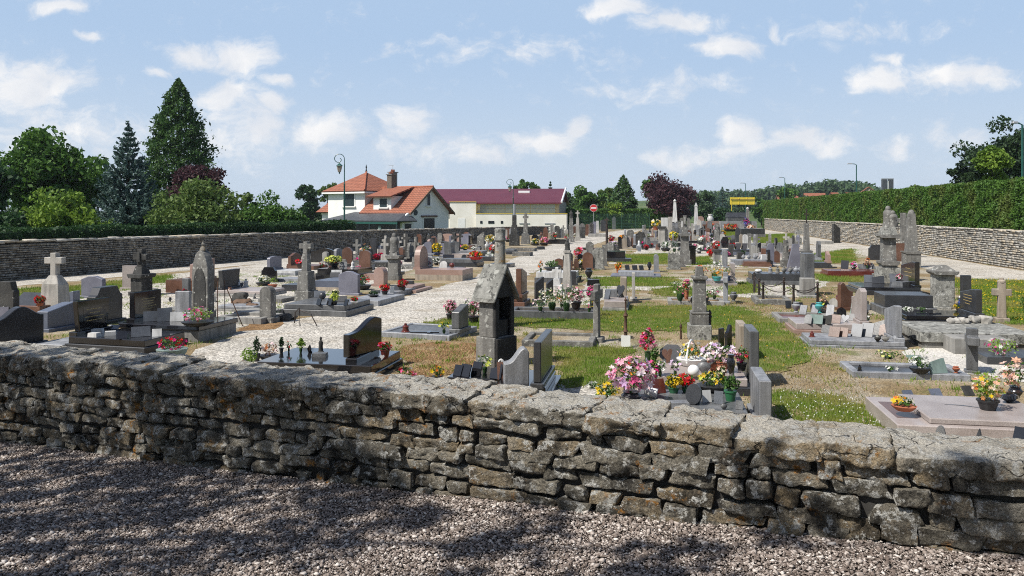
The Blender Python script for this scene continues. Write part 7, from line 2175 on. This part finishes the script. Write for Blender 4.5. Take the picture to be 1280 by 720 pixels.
# worn low slabs and dark bits and pieces that fill the gaps between the tombs
for k, (px, py, wx, mt) in enumerate(((198, 392, 30, GL), (292, 398, 40, CO), (352, 364, 34, DG), (344, 352, 30, LG), (398, 335, 30, GL), (455, 334, 28, DL), (470, 344, 26, DG), (500, 336, 24, GL), (505, 327, 26, CO), (545, 338, 30, DG), (612, 334, 26, DG), (640, 320, 22, GL), (322, 378, 30, GL), (430, 322, 26, DL), (590, 326, 24, DG))):
    tomb('low worn grave slab lying between the left rows of tombs', px, py, px + wx, .9, [('slab', .12 + .05 * (k % 3), 0, mt)], None, 14, 'grave_slab', group='low worn grave slabs between the left rows')
rr = random.Random(29)
def bits(n, zone, sz, lab, grp, mats=(BG, DG, DG, 'plaque grey', BR, DL, CO, GG)):
    for k in range(n):
        px = rr.uniform(zone[0], zone[1])
        py = np.interp(px, [zone[0], zone[1]], [zone[2], zone[3]]) + rr.uniform(-zone[4], zone[4])
        q = rr.random()
        a = rr.uniform(*sz)
        if q < .55:
            o = pl(None, px, py, a, a * rr.uniform(.8, 1.5), rr.choice(mats), 'x', rr.uniform(-70, 30), rr.uniform(5, 25), rr.choice(('flat', 'slant', 'round', 'heart')))
            ITEMS.pop()
            o['label'], o['group'] = 'small dark or pale plaque ' + lab, 'small plaques ' + grp
        elif q < .8:
            o = fig(None, px, py, a * .8, a * rr.uniform(.9, 1.6), rr.choice(mats), 'x', 'urn')
            ITEMS.pop()
            o['label'], o['group'] = 'small stone urn ' + lab, 'small urns ' + grp
        else:
            o = fl(None, px, py, a * 1.2, a * 1.3, rr.choice(('red', 'pink', 'white', 'darkred', '')), 'x', 'pot', pm='black plastic', leaf='plant leaf dark')
            ITEMS.pop()
            o['label'], o['group'] = 'small potted flowers ' + lab, 'small pots ' + grp
bits(22, (380, 640, 345, 312, 12), (4, 8), 'among the crowded left rows of tombs', 'among the left rows')
bits(16, (668, 775, 352, 315, 8), (4, 8), 'among the dark pathside tombs', 'among the pathside tombs')
bits(18, (790, 900, 312, 300, 10), (4, 7), 'among the middle far tombs', 'among the middle far tombs')
bits(14, (985, 1085, 384, 396, 8), (6, 12), 'crowding the pink and maroon tombs', 'crowding the pink and maroon tombs')
bits(12, (640, 740, 304, 290, 3), (4, 6), 'in the far rows below the hall', 'below the hall')
bits(10, (200, 330, 372, 366, 12), (5, 10), 'near the gothic arched gravestone', 'near the gothic gravestone')

# small complete tombs and crosses that crowd the rows
rr = random.Random(83)
for k in range(34):
    z_ = rr.choice('lllmmr')
    if z_ == 'l':
        px = rr.uniform(400, 625)
        py = np.interp(px, [400, 625], [340, 312]) + rr.uniform(-9, 9)
    elif z_ == 'm': px, py = rr.uniform(785, 900), rr.uniform(291, 314)
    else: px, py = rr.uniform(900, 1000), rr.uniform(300, 316)
    if 770 < px < 845 and py > 311 or 936 < px < 996 and py < 306 or 900 < px < 935 and py < 301: continue
    m1, m2 = rr.choice((GG, LG, CO, GL, RO, DG, BG, BR)), rr.choice((GG, LG, GL, DL, DG, BG, PK, LV))
    wx = rr.uniform(1.5, 2.0) * (py - 264) / 2.7
    tomb('small tomb with headstone in the crowded rows', px, py, px + wx, .95, [('plinth', .12, 0, m1), ('slab', .1, .06, m1)], (rr.choice('LR') if z_ == 'm' else ('L' if z_ == 'l' else 'R'), rr.choice(('arch', 'flat', 'round', 'gable', 'scurve', 'shoulder')), .75, rr.uniform(.45, .75), .14, m2), 12, group='small tombs with headstones in the crowded rows')
for k in range(16):
    z_ = rr.choice('lmrw')
    if z_ == 'l': px, py = rr.uniform(400, 610), 0; py = np.interp(px, [400, 610], [332, 310]) + rr.uniform(-8, 6)
    elif z_ == 'w': px, py = rr.uniform(650, 760), 0; py = np.interp(px, [650, 760], [303, 290]) + rr.uniform(-2, 1)
    elif z_ == 'm': px, py = rr.uniform(795, 900), rr.uniform(290, 312)
    else: px, py = rr.uniform(895, 1000), rr.uniform(299, 325)
    if 936 < px < 996 and py < 306: continue
    h_ = 1.25 * (py - 264) / 2.7
    mon('small stone cross on a pedestal in the crowded rows', 'stone_cross', 'cross', px, py, [('b', 'pedestal', h_ * .3, h_ * .35, {'t': .85}), ('c', 'cross', h_ * .34, h_ * .65, {'th': .3})], rr.choice((GL, DL, PL, GG)), rr.uniform(0, 30), group='small stone crosses in the crowded rows')

rr = random.Random(131)
for k in range(30):
    z_ = rr.choice('lmmmr')
    if z_ == 'l':
        px = rr.uniform(400, 625)
        py = np.interp(px, [400, 625], [336, 308]) + rr.uniform(-9, 9)
    elif z_ == 'm': px, py = rr.uniform(778, 895), rr.uniform(290, 312)
    else: px, py = rr.uniform(885, 1000), rr.uniform(298, 335)
    if 770 < px < 845 and py > 311 or 936 < px < 996 and py < 306 or 900 < px < 935 and py < 301 or 860 < px < 893 and py > 318: continue
    m1, m2 = rr.choice((GG, LG, CO, GL, RO, DG, BG, BR)), rr.choice((GG, LG, GL, DL, DG, BG, PK, LV))
    tomb('small tomb with headstone in the crowded rows', px, py, px + rr.uniform(1.4, 1.9) * (py - 264) / 2.7, .95, [('plinth', .14, 0, m1), ('slab', .12, .06, m1)], (rr.choice('LR') if z_ == 'm' else ('L' if z_ == 'l' else 'R'), rr.choice(('arch', 'flat', 'round', 'gable', 'scurve', 'shoulder')), .75, rr.uniform(.45, .75), .14, m2), 12, group='small tombs with headstones in the crowded rows')
bits(26, (400, 625, 338, 312, 11), (4, 8), 'among the crowded left rows of tombs', 'among the left rows')
bits(22, (780, 1000, 303, 322, 9), (4, 7), 'among the middle far tombs', 'among the middle far tombs')
# ------------------------------------------------------------------ labels of the small things, settled together
from collections import defaultdict
ORD = ['leftmost', 'second from left', 'third from left', 'fourth from left', 'fifth from left', 'sixth from left', 'seventh from left', 'eighth from left', 'ninth from left']
by = defaultdict(list)
for o, desc, nm, x in ITEMS:
    lab = desc if nm is None else (desc + ' ' + nm if nm.startswith(('on ', 'beside ', 'behind ', 'before ')) else desc + ' on the ' + nm)
    by[lab].append((x, o))
for lab, v in by.items():
    v.sort(key=lambda q: q[0])
    for i, (x, o) in enumerate(v):
        o['label'] = lab if len(v) == 1 else lab + ', ' + ORD[min(i, 8)]
        if len(v) > 1:
            o['group'] = lab if len(lab) < 110 else lab[:110]
        if len(o['label'].split()) > 16:
            print('LONG', o['label'])
# ------------------------------------------------------------------ air
m_, t_, o_ = newmat('haze')
v_ = nd(t_, 'ShaderNodeVolumePrincipled', {'Color': c4((.80, .88, 1.0)), 'Density': .0002, 'Anisotropy': .25})
t_.links.new(v_.outputs[0], o_.inputs['Volume'])
hz_ = MB().box(-3600, 3600, -500, 5100, -1.5, 24.0).build('haze', 'haze')
stuff(hz_, 'thin bluish summer haze lying over the far trees', 'haze')
